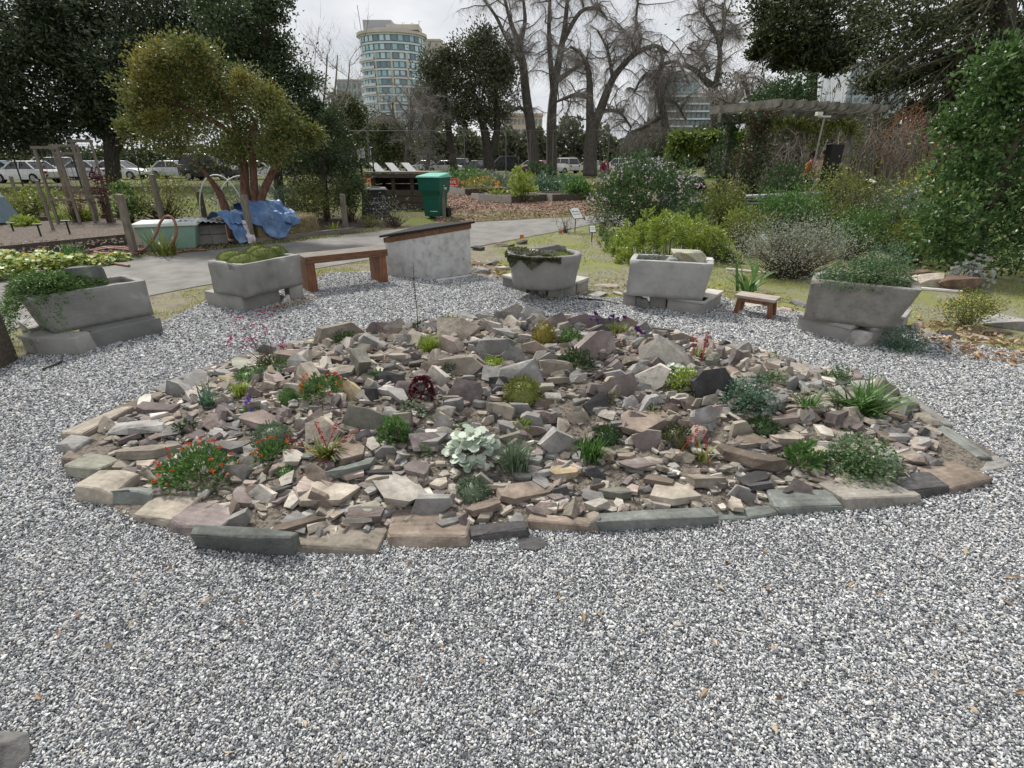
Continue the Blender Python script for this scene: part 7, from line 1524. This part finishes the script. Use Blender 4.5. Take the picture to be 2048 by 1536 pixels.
def block_building(label, x0, x1, yt, Yd, m, rows, cols, wmat, z_from=0, wy=.5, wx=.6, slabs=False, dep=14, rz=0, name='apartment_block'):
    a, b = A(x0, yt, Yd), A(x1, yt, Yd); L = b.x - a.x; Hh = a.z; T = thing(name, label, 'building', ((a.x + b.x) / 2, Yd, 0), rz)
    MB().box((0, dep / 2, Hh / 2), (L, dep, Hh)).build('wall', m, T); fh = (Hh - z_from) / rows; me = boxmesh('window', (L / cols * wx, .3, fh * wy), wmat)
    for r in range(rows):
        for c in range(cols): share('window', me, T, (-L / 2 + L * (c + .5) / cols, -.05, z_from + fh * (r + .45)))
        if slabs: MB().box((0, -.6, z_from + fh * (r + .95)), (L + .6, 1.6, fh * .22)).build('floor_slab', BWHITE, T)
    MB().box((0, dep / 2, Hh + .4), (L + .6, dep + .6, .8)).build('roof', m, T)
block_building('cream slab tower directly behind the glass tower', 836, 880, 82, 285, CREAM, 11, 3, BGLASS2, 22, .35, .3)
block_building('grey office block left of the glass tower', 672, 722, 162, 330, BGREY, 8, 5, BGLASS2, 8, .6, .5)
block_building('cream apartment block seen between the bare trunks', 1008, 1085, 232, 200, mat('wall_peach', [(.55, .44, .35), (.64, .53, .43)], scale=.3, bump=0), 5, 9, BGLASS2, 0, .5, .45)
block_building('terraced block with white floor bands behind the weeping tree', 1318, 1475, 192, 190, plain('wall_dim', (.2, .2, .2)), 8, 16, BGLASS2, 3, .6, .7, True)
block_building('distant blue glass block above the terraced one', 1335, 1400, 148, 320, BGLASS, 16, 6, BGLASS2, 10, .5, .5, name='office_block')
block_building('white apartment block glimpsed behind the right conifers', 1705, 1830, 130, 150, plain('wall_white', (.42, .45, .48)), 12, 8, BGLASS2, 3, .5, .5)
# ---------------------------------------------------------------- grass, leaf litter, chips
def scatter_poly(poly, n, rng):
    X0, X1 = min(p[0] for p in poly), max(p[0] for p in poly); Y0, Y1 = min(p[1] for p in poly), max(p[1] for p in poly); out = []
    while sum(len(o) for o in out) < n:
        x, y = rng.uniform(X0, X1, n), rng.uniform(Y0, Y1, n); k = inside(poly, x, y); out.append(np.stack([x[k], y[k]], 1))
    return np.concatenate(out)[:n]
def grass(name, label, poly, n, h, m, seed, thr=-.15, sc=1.3):
    rng = np.random.default_rng(seed); P = scatter_poly(poly, n, rng); k = np.array([noise.noise((x * sc, y * sc, seed)) > thr for x, y in P]) | (rng.random(n) < .12)
    P = P[k]; n = len(P); P3 = np.concatenate([P, np.full((n, 1), .004)], 1); D = rvec(rng, n) * [.7, .7, 0] + [0, 0, 1]
    o = blades(name, P3, D, h * rng.uniform(.5, 1.4, n), h * .16, m, None, rng, droop=rng.uniform(.2, .9, n), k=2); tag(o, label, 'grass', kind='stuff')
LG = leafmat('grass_moss', [(.13, .16, .02), (.19, .22, .03), (.25, .27, .05), (.2, .18, .08)], .2)
grass('grass', 'short mossy yellow-green grass of the right lawn', LAWN, 60000, .035, LG, 1)
VP = [G(*p) for p in [(0, 668), (300, 594), (420, 574), (420, 600), (330, 640), (200, 680), (0, 715)]]
grass('grass', 'thin grass along the left verge', VP, 5000, .03, LG, 2)
grass('grass', 'thin grass behind the bench', [G(*p) for p in [(600, 545), (780, 514), (800, 540), (740, 548), (640, 552), (600, 570)]], 3500, .035, LG, 3)
grass('grass', 'rough grass along the bark mulch', [G(*p) for p in [(880, 446), (1150, 434), (1150, 425), (1000, 420), (900, 425)]], 5000, .07, leafmat('grass_rough', [(.09, .12, .03), (.15, .18, .05), (.22, .2, .1)], .2), 4)
grass('grass', 'rough grass along the far side of the path', [G(*p) for p in [(250, 519), (400, 504), (600, 484), (760, 464), (760, 456), (600, 476), (400, 495), (250, 508)]], 2500, .06, leafmat('grass_rough', [(.09, .12, .03), (.15, .18, .05), (.22, .2, .1)], .2), 5)
grass('undergrowth', 'rough green ground cover among the right shrubs', [G(*p) for p in [(1200, 470), (1500, 480), (2000, 545), (2300, 560), (2100, 440), (1800, 400), (1400, 400)]], 30000, .10, leafmat('ground_cover', [(.05, .08, .02), (.09, .12, .03), (.14, .16, .05)], .2), 6, -.3)
def litter(name, label, poly, n, size, m, seed, z=.012, curl=.35):
    rng = np.random.default_rng(seed); P = scatter_poly(poly, n, rng); n = len(P); a = rng.uniform(0, 6.3, n); D = np.stack([np.cos(a), np.sin(a), rng.normal(0, curl, n)], 1)
    o = leaves(name, np.concatenate([P, rng.uniform(z, z + .012, (n, 1))], 1), D, size * rng.uniform(.5, 1.4, n), size * .45, m, None, rng, bend=.12); tag(o, label, 'leaves', kind='stuff')
DRY = leafmat('leaf_dry', [(.14, .08, .045), (.28, .18, .10), (.42, .31, .2), (.5, .42, .3)], .15)
litter('fallen_leaves', 'dry brown leaves scattered over the near gravel', [(-2.5, .8), (2.5, .8), (3, 1.7), (-3, 1.7)], 110, .035, DRY, 1, .022)
litter('fallen_leaves', 'dry leaves drifted at the right edge of the gravel', [G(*p) for p in [(1830, 640), (2100, 690), (2150, 740), (1950, 725), (1830, 690)]], 420, .07, DRY, 2, .018)
litter('fallen_leaves', 'dry leaves around the cabinet and round trough', [G(*p) for p in [(945, 525), (1030, 535), (1010, 560), (930, 556)]], 160, .07, DRY, 3, .018)
litter('fallen_leaves', 'dry leaves beside the moss cushion trough', [G(*p) for p in [(500, 628), (620, 595), (640, 600), (560, 625)]], 130, .05, DRY, 4, .018)
litter('fallen_leaves', 'dry leaves caught among the rock garden stones', [tuple(p) for p in [(BEDC + (q - BEDC) * .97) for q in BED]], 10, .03, DRY, 5, .05)
litter('fallen_leaves', 'dry leaves and debris around the right troughs', [G(*p) for p in [(1150, 575), (1250, 590), (1450, 600), (1600, 630), (1600, 600), (1450, 570), (1200, 555)]], 380, .05, DRY, 6, .012)
litter('bark_chips', 'reddish bark chips covering the ground by the raised beds', MULCHP, 9000, .10, leafmat('chip', [(.10, .055, .04), (.2, .12, .085), (.33, .23, .17), (.45, .36, .28)], 0, .8), 7, .01, .3)
litter('bark_chips', 'dark bark pieces on the soil of the left bed', [G(*p) for p in [(-100, 562), (0, 545), (250, 515), (450, 498), (450, 480), (250, 495), (0, 518)]], 2600, .06, leafmat('chip_dark', [(.05, .035, .03), (.11, .08, .065), (.24, .19, .15)], 0, .8), 8, .01, .3)
litter('bed_debris', 'pale debris on the raised soil of the left bed', [G(*p, .12) for p in [(-100, 520), (250, 486), (250, 470), (-100, 496)]], 700, .05, leafmat('chip_pale', [(.15, .11, .09), (.3, .25, .2), (.5, .44, .38)], 0, .8), 9, .13, .3)
